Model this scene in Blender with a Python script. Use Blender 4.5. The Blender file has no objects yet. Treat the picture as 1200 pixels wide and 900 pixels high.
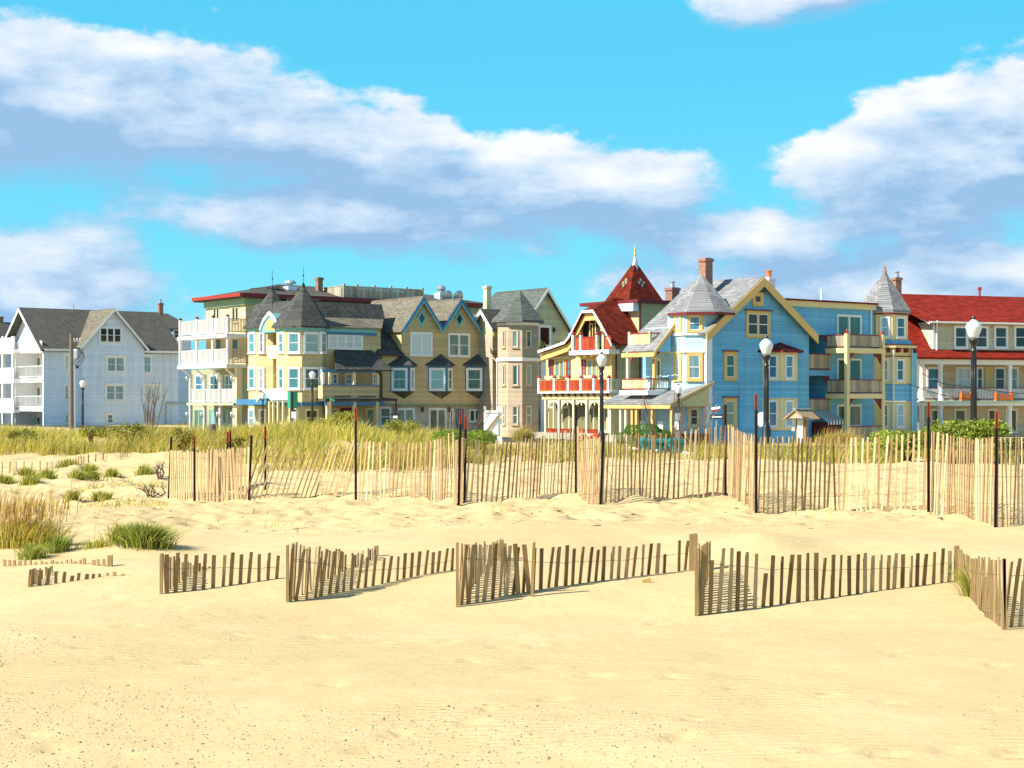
import bpy, math, random
import numpy as np
from mathutils import Vector, noise as mnoise
random.seed(7); rng = np.random.default_rng(7)
R = math.radians
SC = bpy.context.scene
COL = SC.collection
# ---- the viewpoint: eye height, focal length (in photo pixels) and horizon row, used to take distances off the photo
F, HY, EYE = 1900.0, 470.0, 2.9

# ------------------------------------------------------------------ object helpers
def tag(o, label=None, cat=None, group=None, kind=None):
    if label: o['label'] = label
    if cat: o['category'] = cat
    if group: o['group'] = group
    if kind: o['kind'] = kind
    return o

def empty(name, loc=(0, 0, 0), rz=0.0, label=None, cat=None, group=None):
    o = bpy.data.objects.new(name, None); COL.objects.link(o)
    o.location = loc; o.rotation_euler = (0, 0, rz); o.empty_display_size = 0.3
    return tag(o, label, cat, group)

class MB:
    def __init__(s): s.v = []; s.f = []; s.mi = []
    def add(s, vs, fs, m=0):
        b = len(s.v); s.v += [tuple(v) for v in vs]
        s.f += [tuple(b + i for i in f) for f in fs]; s.mi += [m] * len(fs)
    def hexa(s, p, m=0):
        s.add(p, [(0, 3, 2, 1), (4, 5, 6, 7), (0, 1, 5, 4), (1, 2, 6, 5), (2, 3, 7, 6), (3, 0, 4, 7)], m)
    def box(s, x0, x1, y0, y1, z0, z1, m=0):
        s.hexa([(x0, y0, z0), (x1, y0, z0), (x1, y1, z0), (x0, y1, z0), (x0, y0, z1), (x1, y0, z1), (x1, y1, z1), (x0, y1, z1)], m)
    def fbox(s, f, s0, s1, n0, n1, z0, z1, m=0):
        if s1 < s0: s0, s1 = s1, s0
        if z1 < z0: z0, z1 = z1, z0
        P = f.pt
        s.hexa([P(s0, n1, z0), P(s1, n1, z0), P(s1, n0, z0), P(s0, n0, z0), P(s0, n1, z1), P(s1, n1, z1), P(s1, n0, z1), P(s0, n0, z1)], m)
    def ext(s, poly, z0, z1, m=0):
        n = len(poly)
        vs = [(x, y, z0) for x, y in poly] + [(x, y, z1) for x, y in poly]
        s.add(vs, [tuple(range(n))[::-1], tuple(range(n, 2 * n))] + [(i, (i + 1) % n, n + (i + 1) % n, n + i) for i in range(n)], m)
    def fprism(s, f, poly, n0, n1, m=0):          # poly in (s,z) on a wall face, extruded along its normal
        n = len(poly)
        vs = [f.pt(a, n0, z) for a, z in poly] + [f.pt(a, n1, z) for a, z in poly]
        s.add(vs, [tuple(range(n)), tuple(range(n, 2 * n))[::-1]] + [(i, (i + 1) % n, n + (i + 1) % n, n + i) for i in range(n)], m)
    def slab(s, pts, t=0.14, m=0):               # a roof sheet, pts are its top corners
        p = [Vector(q) for q in pts]; nn = Vector((0, 0, 0))
        for i in range(len(p)):
            a, b = p[i], p[(i + 1) % len(p)]; nn += a.cross(b)
        nn.normalize()
        if nn.z < 0: nn = -nn
        n = len(p); q = [v - nn * t for v in p]
        s.add(p + q, [tuple(range(n)), tuple(range(n, 2 * n))[::-1]] + [(i, (i + 1) % n, n + (i + 1) % n, n + i) for i in range(n)], m)
    def spire(s, poly, z, apex, drop=0.1, m=0):   # faceted roof
        n = len(poly)
        vs = [(x, y, z) for x, y in poly] + [(x, y, z - drop) for x, y in poly] + [apex]
        s.add(vs, [(i, (i + 1) % n, 2 * n) for i in range(n)] + [(n + i, n + (i + 1) % n, (i + 1) % n, i) for i in range(n)] + [tuple(range(n, 2 * n))[::-1]], m)
    def tube(s, p, q, r0, r1=None, n=8, m=0):
        if r1 is None: r1 = r0
        p, q = Vector(p), Vector(q); d = (q - p)
        if d.length < 1e-6: return
        d.normalize(); a = d.orthogonal().normalized(); b = d.cross(a)
        vs = []
        for c, r in ((p, r0), (q, r1)):
            for i in range(n):
                t = 2 * math.pi * i / n; vs.append(c + (a * math.cos(t) + b * math.sin(t)) * r)
        s.add(vs, [(i, (i + 1) % n, n + (i + 1) % n, n + i) for i in range(n)] + [tuple(range(n))[::-1], tuple(range(n, 2 * n))], m)
    def path(s, pts, r, n=6, m=0):
        for a, b in zip(pts[:-1], pts[1:]): s.tube(a, b, r, r, n, m)
    def lathe(s, prof, c=(0, 0, 0), n=16, m=0):
        vs = []
        for r, z in prof:
            for i in range(n):
                t = 2 * math.pi * i / n; vs.append((c[0] + r * math.cos(t), c[1] + r * math.sin(t), c[2] + z))
        k = len(prof); fs = []
        for j in range(k - 1):
            for i in range(n): fs.append((j * n + i, j * n + (i + 1) % n, (j + 1) * n + (i + 1) % n, (j + 1) * n + i))
        fs += [tuple(range(n))[::-1], tuple(range((k - 1) * n, k * n))]
        s.add(vs, fs, m)
    def build(s, name, mats, parent=None, smooth=False, label=None):
        me = bpy.data.meshes.new(name); me.from_pydata(s.v, [], s.f)
        if not isinstance(mats, (list, tuple)): mats = [mats]
        for m in mats: me.materials.append(m)
        if len(mats) > 1: me.polygons.foreach_set('material_index', s.mi)
        if smooth: me.polygons.foreach_set('use_smooth', [True] * len(s.f))
        me.update()
        o = bpy.data.objects.new(name, me); COL.objects.link(o)
        if parent: o.parent = parent
        if label: o['label'] = label
        return o

def fastmesh(name, V, T, mat, parent=None, col=None, smooth=False):   # numpy triangles, optional colour per vertex
    me = bpy.data.meshes.new(name)
    V = np.asarray(V, np.float32); T = np.asarray(T, np.int32)
    me.vertices.add(len(V)); me.vertices.foreach_set('co', V.ravel())
    me.loops.add(T.size); me.loops.foreach_set('vertex_index', T.ravel())
    me.polygons.add(len(T)); k = T.shape[1]
    me.polygons.foreach_set('loop_start', np.arange(0, T.size, k, dtype=np.int32))
    if smooth: me.polygons.foreach_set('use_smooth', np.ones(len(T), dtype=bool))
    if col is not None:
        a = me.color_attributes.new('Col', 'FLOAT_COLOR', 'POINT')
        c4 = np.ones((len(V), 4), np.float32); c4[:, :3] = col; a.data.foreach_set('color', c4.ravel())
    me.materials.append(mat); me.update(calc_edges=True); me.validate()
    o = bpy.data.objects.new(name, me); COL.objects.link(o)
    if parent: o.parent = parent
    return o

# ------------------------------------------------------------------ houses: a local frame taken off the photo
class House:
    def __init__(s, name, px, Y, deg, label, cat='house', group=None):
        s.c, s.s = math.cos(R(deg)), math.sin(R(deg))
        s.X0, s.Y0 = (px - 600) / F * Y, Y
        s.root = empty(name, (s.X0, s.Y0, 0), R(deg), label, cat, group)
    def world(s, x, y): return s.X0 + x * s.c - y * s.s, s.Y0 + x * s.s + y * s.c
    def px(s, x, y): X, Y = s.world(x, y); return 600 + F * X / Y
    def zz(s, py, x, y): return EYE - (py - HY) / F * s.world(x, y)[1]
    def on(s, px, A, t):
        T = (px - 600) / F; ax, ay = s.world(*A)
        tx, ty = t[0] * s.c - t[1] * s.s, t[0] * s.s + t[1] * s.c
        return (T * ay - ax) / (tx - T * ty)
    def xx(s, px, y=0): return s.on(px, (0, y), (1, 0))
    def yy(s, px, x=0): return s.on(px, (x, 0), (0, 1))

class Face:                                      # a vertical wall plane seen left (A) to right (B)
    def __init__(s, H, A, B):
        s.H = H; s.A = A; d = math.hypot(B[0] - A[0], B[1] - A[1]); s.L = d
        s.t = ((B[0] - A[0]) / d, (B[1] - A[1]) / d); s.n = (s.t[1], -s.t[0])
    def pt(s, a, n, z): return (s.A[0] + s.t[0] * a + s.n[0] * n, s.A[1] + s.t[1] * a + s.n[1] * n, z)
    def s_(s, px, n=0): return s.H.on(px, (s.A[0] + s.n[0] * n, s.A[1] + s.n[1] * n), s.t)
    def z(s, py, px=None, a=None, n=0):
        if a is None: a = s.s_(px, n)
        p = s.pt(a, n, 0); return s.H.zz(py, p[0], p[1])
    def off(s, n): return Face(s.H, s.pt(0, n, 0)[:2], s.pt(s.L, n, 0)[:2])

def win(f, x0, y0, x1, y1, trim, glass, cols=1, sash=True, tw=.13, hood=None, bars=None, parent=None, name='window', sill=True):
    a0, a1 = f.s_(x0), f.s_(x1); am = (a0 + a1) / 2
    z1, z0 = f.z(y0, a=am), f.z(y1, a=am)
    m = MB(); p = MB(); bars = bars or trim
    tw = min(tw, (a1 - a0) * .3)
    m.fbox(f, a0, a0 + tw, -.05, .07, z0, z1); m.fbox(f, a1 - tw, a1, -.05, .07, z0, z1)
    m.fbox(f, a0 + tw, a1 - tw, -.05, .068, z1 - tw, z1); m.fbox(f, a0 + tw, a1 - tw, -.05, .068, z0, z0 + tw * .8)
    if sill: m.fbox(f, a0 - .04, a1 + .04, -.05, .12, z0 - .06, z0 + .012)
    g0, g1, h0, h1 = a0 + tw, a1 - tw, z0 + tw * .8, z1 - tw
    w = (g1 - g0) / cols
    for k in range(1, cols): m.fbox(f, g0 + w * k - .05, g0 + w * k + .05, -.05, .062, h0, h1)
    e = .045
    for k in range(cols):
        b0 = g0 + w * k + (.05 if k else 0); b1 = g0 + w * (k + 1) - (.05 if k < cols - 1 else 0)
        m.fbox(f, b0, b0 + e, -.05, .045, h0, h1, 1); m.fbox(f, b1 - e, b1, -.05, .045, h0, h1, 1)
        m.fbox(f, b0 + e, b1 - e, -.05, .043, h0, h0 + e, 1); m.fbox(f, b0 + e, b1 - e, -.05, .043, h1 - e, h1, 1)
        if sash: m.fbox(f, b0 + e, b1 - e, -.05, .05, (h0 + h1) / 2 - .03, (h0 + h1) / 2 + .03, 1)
    p.fbox(f, g0 - .01, g1 + .01, -.04, .014, h0 - .01, h1 + .01)
    if hood:
        m.fbox(f, a0 - .12, a1 + .12, -.05, .2, z1 + .003, z1 + .08, 2)
    o = m.build(name, [trim, bars, hood or trim], parent or f.H.root)
    p.build('pane', glass, o)
    return o

def rail(f, x0, x1, yt, yb, xr, rmat, bmat, gap=.13, bw=.1, parent=None, n=0, name='railing', label=None, th=.03):
    a0, a1 = f.s_(x0, n), f.s_(x1, n)
    zt, zb = f.z(yt, px=xr, n=n), f.z(yb, px=xr, n=n)
    return rail_s(f, a0, a1, zt, zb, rmat, bmat, gap, bw, parent, n, name, label, th)

def rail_s(f, a0, a1, zt, zb, rmat, bmat, gap=.13, bw=.1, parent=None, n=0, name='railing', label=None, th=.03):
    m = MB()
    m.fbox(f, a0, a1, n - .05, n + .05, zt - .07, zt); m.fbox(f, a0, a1, n - .04, n + .04, zb, zb + .08)
    k = max(1, int(round((a1 - a0) / gap))); w = (a1 - a0) / k
    for i in range(k):
        c = a0 + w * (i + .5)
        m.fbox(f, c - bw / 2, c + bw / 2, n - th / 2, n + th / 2, zb + .08, zt - .07, 1)
    return m.build(name, [rmat, bmat], parent or f.H.root, label=label)

def post(f, px, yt, yb, mat, w=.16, n=0, name='post', cap=None, a=None, z0=None):
    a = f.s_(px, n) if a is None else a
    m = MB(); zt = f.z(yt, a=a, n=n); zb = f.z(yb, a=a, n=n) if z0 is None else z0
    m.fbox(f, a - w / 2, a + w / 2, n - w / 2, n + w / 2, zb, zt)
    if cap:
        P = f.pt
        h = w * .62
        base = [P(a - h, n - h, 0)[:2], P(a + h, n - h, 0)[:2], P(a + h, n + h, 0)[:2], P(a - h, n + h, 0)[:2]]
        m.ext(base, zt + .002, zt + .06, 1)
        c = P(a, n, 0); m.spire(base, zt + .062, (c[0], c[1], zt + .26), .0, 1)
    return m.build(name, [mat, cap or mat], f.H.root)

def roofboard(f, pts, w, n0, n1, mat, name='bargeboard', parent=None):   # boards following a sloping line (s,z), width measured vertically
    m = MB()
    for (a, za), (b, zb) in zip(pts[:-1], pts[1:]):
        m.fprism(f, [(a, za - w), (b, zb - w), (b, zb), (a, za)], n0, n1)
    return m.build(name, mat, parent or f.H.root)
# ------------------------------------------------------------------ materials
class NT:
    def __init__(s, nt): s.nt = nt; s.N = nt.nodes; s.L = nt.links
    def node(s, t, **kw):
        n = s.N.new(t)
        for k, v in kw.items(): setattr(n, k, v)
        return n
    def put(s, sock, v):
        if hasattr(v, 'node'): s.L.new(v, sock)
        else: sock.default_value = v
    def m(s, op, a, b=None, c=None, clamp=False):
        n = s.node('ShaderNodeMath', operation=op, use_clamp=clamp)
        for i, v in enumerate((a, b, c)):
            if v is not None: s.put(n.inputs[i], v)
        return n.outputs[0]
    def noise(s, vec, scale, detail=3, rough=.55, dim='3D', out=0):
        n = s.node('ShaderNodeTexNoise', noise_dimensions=dim)
        if vec is not None: s.L.new(vec, n.inputs['Vector'])
        n.inputs['Scale'].default_value = scale; n.inputs['Detail'].default_value = detail; n.inputs['Roughness'].default_value = rough
        return n.outputs[out]
    def mixc(s, f, a, b, mode='MIX'):
        n = s.node('ShaderNodeMix', data_type='RGBA', blend_type=mode)
        s.put(n.inputs[0], f); s.put(n.inputs[6], a if hasattr(a, 'node') else (*a, 1) if len(a) == 3 else a)
        s.put(n.inputs[7], b if hasattr(b, 'node') else (*b, 1) if len(b) == 3 else b)
        return n.outputs[2]
    def ramp(s, fac, stops):
        n = s.node('ShaderNodeValToRGB'); s.L.new(fac, n.inputs[0]); e = n.color_ramp.elements
        while len(e) > 1: e.remove(e[-1])
        e[0].position = stops[0][0]; e[0].color = (*stops[0][1], 1)
        for p, c in stops[1:]:
            k = e.new(p); k.color = (*c, 1)
        return n.outputs[0]
    def smooth(s, v, a, b):
        n = s.node('ShaderNodeMapRange', interpolation_type='SMOOTHSTEP')
        s.put(n.inputs[0], v); n.inputs[1].default_value = a; n.inputs[2].default_value = b
        return n.outputs[0]
    def bump(s, h, strength=.5, dist=.02, normal=None):
        n = s.node('ShaderNodeBump'); n.inputs['Strength'].default_value = strength; n.inputs['Distance'].default_value = dist
        s.L.new(h, n.inputs['Height'])
        if normal is not None: s.L.new(normal, n.inputs['Normal'])
        return n.outputs[0]

def newmat(name):
    m = bpy.data.materials.new(name); m.use_nodes = True
    t = NT(m.node_tree); return m, t, m.node_tree.nodes['Principled BSDF']

def paint(name, c, rough=.55, var=.12, scale=1.2, metal=0.0, spec=.3):
    m, t, b = newmat(name)
    co = t.node('ShaderNodeTexCoord').outputs['Object']
    n1 = t.noise(co, scale, 5, .65); n2 = t.noise(co, scale * 9, 3)
    f = t.m('ADD', t.m('MULTIPLY', n1, .7), t.m('MULTIPLY', n2, .3))
    lo = tuple(v * (1 - var) for v in c); hi = tuple(min(1, v * (1 + var)) for v in c)
    t.L.new(t.ramp(f, [(.3, lo), (.7, hi)]), b.inputs['Base Color'])
    b.inputs['Roughness'].default_value = rough; b.inputs['Metallic'].default_value = metal
    b.inputs['Specular IOR Level'].default_value = spec
    t.L.new(t.bump(n2, .15, .01), b.inputs['Normal'])
    return m

def siding(name, c, pitch=.2, var=.13):
    m, t, b = newmat(name)
    co = t.node('ShaderNodeTexCoord').outputs['Object']
    sp = t.node('ShaderNodeSeparateXYZ'); t.L.new(co, sp.inputs[0])
    zr = t.m('DIVIDE', sp.outputs['Z'], pitch); fr = t.m('FRACT', zr)
    h = t.m('SUBTRACT', 1.0, fr)
    row = t.node('ShaderNodeTexWhiteNoise', noise_dimensions='1D'); t.L.new(t.m('FLOOR', zr), row.inputs['W'])
    n1 = t.noise(co, .5, 5, .65); mp = t.node('ShaderNodeMapping'); mp.inputs['Scale'].default_value = (1.5, 1.5, 12); t.L.new(co, mp.inputs[0])
    n2 = t.noise(mp.outputs[0], 1.0, 3)
    f = t.m('ADD', t.m('ADD', t.m('MULTIPLY', n1, .42), t.m('MULTIPLY', n2, .22)), t.m('MULTIPLY', row.outputs['Value'], .36))
    lo = tuple(v * (1 - var) for v in c); hi = tuple(min(1, v * (1 + var)) for v in c)
    m3 = t.node('ShaderNodeMapping'); m3.inputs['Scale'].default_value = (2.2, 2.2, .22); t.L.new(co, m3.inputs[0])
    wx = t.ramp(t.noise(m3.outputs[0], 1.0, 4, .65), [(.35, (.92, .915, .905)), (.6, (1.02, 1.02, 1.02))])   # rain streaks and faded paint
    t.L.new(t.mixc(1.0, t.ramp(f, [(.3, lo), (.7, hi)]), wx, 'MULTIPLY'), b.inputs['Base Color'])
    b.inputs['Roughness'].default_value = .6; b.inputs['Specular IOR Level'].default_value = .25
    t.L.new(t.bump(h, 1.0, .07), b.inputs['Normal'])
    return m

def shingle(name, c, c2=None, row=.2, bw=.35, var=.3, bump=.6):
    m, t, b = newmat(name)
    co = t.node('ShaderNodeTexCoord').outputs['Object']
    sp = t.node('ShaderNodeSeparateXYZ'); t.L.new(co, sp.inputs[0])
    cb = t.node('ShaderNodeCombineXYZ')
    t.L.new(t.m('ADD', sp.outputs['X'], t.m('MULTIPLY', sp.outputs['Y'], 1.03)), cb.inputs[0]); t.L.new(t.m('MULTIPLY', sp.outputs['Z'], 1.35), cb.inputs[1])
    br = t.node('ShaderNodeTexBrick'); t.L.new(cb.outputs[0], br.inputs['Vector'])
    br.inputs['Scale'].default_value = 1.0; br.inputs['Brick Width'].default_value = bw; br.inputs['Row Height'].default_value = row
    br.inputs['Mortar Size'].default_value = .012; br.inputs['Bias'].default_value = 0
    lo = tuple(v * (1 - var) for v in c); hi = tuple(v * (1 + var) for v in (c2 or c))
    br.inputs['Color1'].default_value = (*lo, 1); br.inputs['Color2'].default_value = (*hi, 1); br.inputs['Mortar'].default_value = (*[v * .45 for v in c], 1)
    n1 = t.noise(co, .8, 5, .7); n2 = t.noise(co, 14, 2)
    f = t.m('ADD', t.m('MULTIPLY', n1, .8), t.m('MULTIPLY', n2, .35))
    sc = t.ramp(f, [(.3, (.80, .80, .82)), (.8, (1.18, 1.17, 1.15))])
    t.L.new(t.mixc(1.0, br.outputs['Color'], sc, 'MULTIPLY'), b.inputs['Base Color'])
    b.inputs['Roughness'].default_value = .85; b.inputs['Specular IOR Level'].default_value = .2
    fr = t.m('SUBTRACT', 1, t.m('FRACT', t.m('DIVIDE', t.m('MULTIPLY', sp.outputs['Z'], 1.35), row)))
    hh = t.m('ADD', fr, t.m('MULTIPLY', br.outputs['Fac'], -.6))
    t.L.new(t.bump(hh, bump, .04), b.inputs['Normal'])
    return m

def glass(name, c, rough=.06, curtain=None):
    m, t, b = newmat(name)
    co = t.node('ShaderNodeTexCoord').outputs['Object']
    oi = t.node('ShaderNodeObjectInfo').outputs['Random']
    mp = t.node('ShaderNodeMapping'); mp.inputs['Scale'].default_value = (5, 5, .35); t.L.new(co, mp.inputs[0])
    n = t.noise(mp.outputs[0], 1.0, 2); n2 = t.noise(co, .9, 2)
    f = t.m('ADD', t.m('MULTIPLY', n, .5), t.m('MULTIPLY', oi, .5))
    lo = tuple(v * .55 for v in c); hi = curtain or tuple(v * 1.5 for v in c)
    t.L.new(t.ramp(f, [(.34, lo), (.5, c), (.66, hi)]), b.inputs['Base Color'])
    b.inputs['Roughness'].default_value = rough; b.inputs['Specular IOR Level'].default_value = .6
    t.L.new(t.bump(n2, .25, .02), b.inputs['Normal'])
    return m

def brick(name, c):
    m, t, b = newmat(name)
    co = t.node('ShaderNodeTexCoord').outputs['Object']
    sp = t.node('ShaderNodeSeparateXYZ'); t.L.new(co, sp.inputs[0]); cb = t.node('ShaderNodeCombineXYZ')
    t.L.new(t.m('ADD', sp.outputs['X'], sp.outputs['Y']), cb.inputs[0]); t.L.new(sp.outputs['Z'], cb.inputs[1])
    br = t.node('ShaderNodeTexBrick'); t.L.new(cb.outputs[0], br.inputs['Vector']); br.inputs['Scale'].default_value = 1
    br.inputs['Brick Width'].default_value = .24; br.inputs['Row Height'].default_value = .09; br.inputs['Mortar Size'].default_value = .012
    br.inputs['Color1'].default_value = (*[v * .7 for v in c], 1); br.inputs['Color2'].default_value = (*[v * 1.25 for v in c], 1); br.inputs['Mortar'].default_value = (.35, .31, .27, 1)
    t.L.new(br.outputs['Color'], b.inputs['Base Color']); b.inputs['Roughness'].default_value = .85
    t.L.new(t.bump(br.outputs['Fac'], -.4, .02), b.inputs['Normal'])
    return m

def slatwood(name, dark, mid, light, spec=.2):
    m, t, b = newmat(name)
    g = t.node('ShaderNodeNewGeometry').outputs['Random Per Island']
    co = t.node('ShaderNodeTexCoord').outputs['Object']
    mp = t.node('ShaderNodeMapping'); mp.inputs['Scale'].default_value = (30, 30, 2.2); t.L.new(co, mp.inputs[0])
    n = t.noise(mp.outputs[0], 1.2, 5, .65); n3 = t.noise(co, 1.7, 3)
    f = t.m('ADD', t.m('ADD', t.m('MULTIPLY', g, .5), t.m('MULTIPLY', n, .45)), t.m('MULTIPLY', n3, .25))
    t.L.new(t.ramp(f, [(.25, dark), (.6, mid), (.95, light)]), b.inputs['Base Color'])
    b.inputs['Roughness'].default_value = .8; b.inputs['Specular IOR Level'].default_value = spec
    t.L.new(t.bump(n, .4, .004), b.inputs['Normal'])
    return m

def leafmat(name, trans=.35):
    m, t, b = newmat(name)
    a = t.node('ShaderNodeVertexColor', layer_name='Col').outputs['Color']
    t.L.new(a, b.inputs['Base Color']); b.inputs['Roughness'].default_value = .6; b.inputs['Specular IOR Level'].default_value = .2
    tr = t.node('ShaderNodeBsdfTranslucent'); t.L.new(a, tr.inputs[0])
    mx = t.node('ShaderNodeMixShader'); mx.inputs[0].default_value = trans
    out = t.N['Material Output']; t.L.new(b.outputs[0], mx.inputs[1]); t.L.new(tr.outputs[0], mx.inputs[2]); t.L.new(mx.outputs[0], out.inputs[0])
    return m

def sandmat():
    m, t, b = newmat('sand')
    co = t.node('ShaderNodeTexCoord').outputs['Object']
    n1 = t.noise(co, .18, 4, .6); n2 = t.noise(co, 2.3, 5, .65); n3 = t.noise(co, 60, 3, .7); n4 = t.noise(co, 190, 2, .6)
    c = t.ramp(t.m('ADD', t.m('MULTIPLY', n1, .6), t.m('MULTIPLY', n2, .4)), [(.32, SAND_LO), (.52, SAND_MID), (.72, SAND_HI)])
    # coarse shell grit in broken patches: grains of their own colour
    patch = t.smooth(t.noise(co, .35, 4, .6), .46, .62)
    grain = t.smooth(n3, .60, .70)
    c = t.mixc(t.m('MULTIPLY', t.m('MULTIPLY', grain, patch), .55), c, (.30, .20, .11))
    c = t.mixc(t.m('MULTIPLY', t.smooth(n4, .62, .72), .28), c, (.36, .25, .14))
    c = t.mixc(t.m('MULTIPLY', t.smooth(t.noise(co, 130, 1), .68, .74), .5), c, (.8, .72, .6))
    t.L.new(c, b.inputs['Base Color']); b.inputs['Roughness'].default_value = .9; b.inputs['Specular IOR Level'].default_value = .15
    # wind ripples across the wind plus grain
    mp = t.node('ShaderNodeMapping'); mp.inputs['Rotation'].default_value = (0, 0, R(78)); t.L.new(co, mp.inputs[0])
    wv = t.node('ShaderNodeTexWave', wave_type='BANDS', bands_direction='X', wave_profile='SIN'); t.L.new(mp.outputs[0], wv.inputs['Vector'])
    wv.inputs['Scale'].default_value = 3.2; wv.inputs['Distortion'].default_value = 5.5; wv.inputs['Detail'].default_value = 3; wv.inputs['Detail Scale'].default_value = 1.3
    rp = t.m('MULTIPLY', wv.outputs['Fac'], t.smooth(t.noise(co, .5, 2), .38, .62))
    b1 = t.bump(n3, .22, .012); b2 = t.bump(n2, .5, .05, b1); b3 = t.bump(rp, .6, .014, b2)
    t.L.new(b3, b.inputs['Normal'])
    return m

SAND_LO, SAND_MID, SAND_HI = (.52, .385, .185), (.60, .452, .226), (.68, .525, .285)
M = dict(
    sand=sandmat(),
    asphalt=paint('asphalt', (.06, .06, .06), .9),
    whitep=paint('white_paint', (.78, .78, .76), .5, .06), white_s=siding('white_siding', (.84, .87, .92), .2, .06),
    cream=paint('cream_paint', (.72, .64, .42), .55, .08), cream_s=siding('cream_siding', (.70, .56, .32)),
    butter=siding('butter_siding', (.64, .50, .25)), butterp=paint('butter_paint', (.64, .51, .25), .55, .08),
    olive_s=siding('tan_siding', (.60, .46, .23)), olivep=paint('tan_paint', (.52, .42, .22)),
    beige=siding('beige_siding', (.50, .46, .37)), brown_s=siding('brown_siding', (.44, .35, .24)), brownp=paint('brown_paint', (.5, .38, .25)),
    pale_s=siding('pale_yellow_siding', (.66, .60, .34)),
    blue_s=siding('blue_siding', (.19, .49, .69)), bluep=paint('blue_paint', (.17, .46, .66)), paleblue=siding('pale_blue_siding', (.42, .66, .78)),
    yellowp=paint('yellow_trim', (.66, .44, .15), .5, .08), tanp=paint('tan_trim', (.70, .58, .30), .5, .08),
    teal=paint('teal_trim', (.15, .45, .46), .5), navy=paint('blue_trim', (.045, .18, .34), .5), greenp=paint('green_trim', (.22, .34, .22), .5), sage=paint('sage_trim', (.36, .46, .30), .5),
    redp=paint('red_trim', (.32, .035, .02), .5), maroon=paint('maroon_trim', (.16, .02, .025), .5), orange=paint('orange_paint', (.62, .15, .03), .5),
    redwood=slatwood('red_boards', (.24, .03, .012), (.36, .055, .018), (.46, .09, .03)),
    deckwood=slatwood('tan_boards', (.40, .30, .17), (.58, .46, .28), (.70, .60, .42)),
    greywood=slatwood('grey_boards', (.22, .19, .14), (.40, .35, .26), (.54, .48, .36)),
    whitewood=slatwood('white_boards', (.40, .40, .39), (.54, .54, .52), (.66, .66, .64)),
    sh_grey=shingle('grey_shingle', (.095, .092, .078), (.105, .10, .085), .2, .35, .14), sh_lgrey=shingle('light_grey_shingle', (.24, .245, .25), (.27, .27, .265), .2, .35, .2),
    sh_dark=shingle('dark_shingle', (.07, .075, .068), (.085, .085, .075), .24, .36, .22), sh_tan=shingle('sunlit_tan_shingle', (.17, .15, .11), (.19, .17, .125), .22, .4, .2),  # tan shingle: sunlight on the slopes put into the colour
    sh_red=shingle('red_shingle', (.12, .012, .004), (.17, .019, .006), .27, .3, .24), sh_green=shingle('grey_green_shingle', (.11, .125, .11), (.125, .14, .125), .2, .35, .16),
    sh_redflat=shingle('bright_red_shingle', (.20, .013, .005), (.28, .023, .009), .16, .5, .15, .4), sh_maroon=shingle('maroon_shingle', (.14, .02, .025), (.2, .03, .03)),
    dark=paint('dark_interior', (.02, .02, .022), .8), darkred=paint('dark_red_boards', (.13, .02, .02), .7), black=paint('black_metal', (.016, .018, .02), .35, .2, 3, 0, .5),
    g_dark=glass('dark_glass', (.02, .028, .032)), g_teal=glass('teal_glass', (.08, .25, .26), .06, (.26, .46, .46)), g_blue=glass('blue_glass', (.06, .20, .32), .06, (.25, .45, .6)),
    g_pale=glass('curtained_glass', (.22, .38, .42), .08, (.55, .62, .62)), g_green=glass('green_glass', (.04, .13, .11), .06, (.15, .28, .24)),
    brick=brick('red_brick', (.28, .085, .04)), metal=paint('galvanised_metal', (.45, .48, .5), .4, .1, 3, .6), whitemetal=paint('white_metal', (.8, .82, .84), .4),
    slat=slatwood('new_slat_wood', (.20, .10, .045), (.52, .34, .165), (.84, .66, .40)), slat2=slatwood('old_slat_wood', (.10, .06, .022), (.28, .18, .075), (.56, .44, .27)),
    pole=slatwood('weathered_pole_wood', (.10, .075, .055), (.18, .14, .11), (.28, .24, .2)),
    steel=paint('rusted_steel', (.035, .02, .017), .6, .4, 6), tip=paint('orange_tip_paint', (.33, .05, .016), .5, .25, 6), wire=paint('dark_wire', (.07, .06, .055), .5),
    leaf=leafmat('leaf', .4), grass=leafmat('grass_blade', .48), stem=paint('dry_stem', (.16, .10, .06), .8), trunk=paint('woody_stem', (.13, .09, .06), .9),
    binteal=paint('teal_plastic', (.006, .19, .19), .4), pebble=slatwood('pebble', (.16, .11, .07), (.36, .26, .16), (.72, .64, .54)),
    signgreen=paint('green_sign_back', (.02, .30, .16), .4), silver=paint('silver_sign_back', (.66, .68, .7), .4, .08, 2, .3), globe=None, beigewall=siding('beige_house_siding', (.64, .56, .40)), porchshade=paint('porch_shade_olive', (.20, .18, .09)), shadeolive=paint('grey_olive_shade', (.36, .34, .22)), shake=slatwood('wood_shakes', (.20, .12, .06), (.36, .24, .13), (.55, .42, .28)), litter=slatwood('dry_litter', (.16, .11, .05), (.33, .24, .11), (.50, .40, .20)), greentile=paint('green_tile', (.20, .30, .22), .6),  # both olive porch tones hold the porch shade in their colour
)
def globemat():
    m, t, b = newmat('frosted_globe')
    b.inputs['Base Color'].default_value = (.74, .76, .78, 1); b.inputs['Roughness'].default_value = .22; b.inputs['Specular IOR Level'].default_value = .6
    tr = t.node('ShaderNodeBsdfTranslucent'); tr.inputs[0].default_value = (.9, .92, .95, 1)
    mx = t.node('ShaderNodeMixShader'); mx.inputs[0].default_value = .22
    t.L.new(b.outputs[0], mx.inputs[1]); t.L.new(tr.outputs[0], mx.inputs[2]); t.L.new(mx.outputs[0], t.N['Material Output'].inputs[0])
    return m
M['globe'] = globemat()
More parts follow.
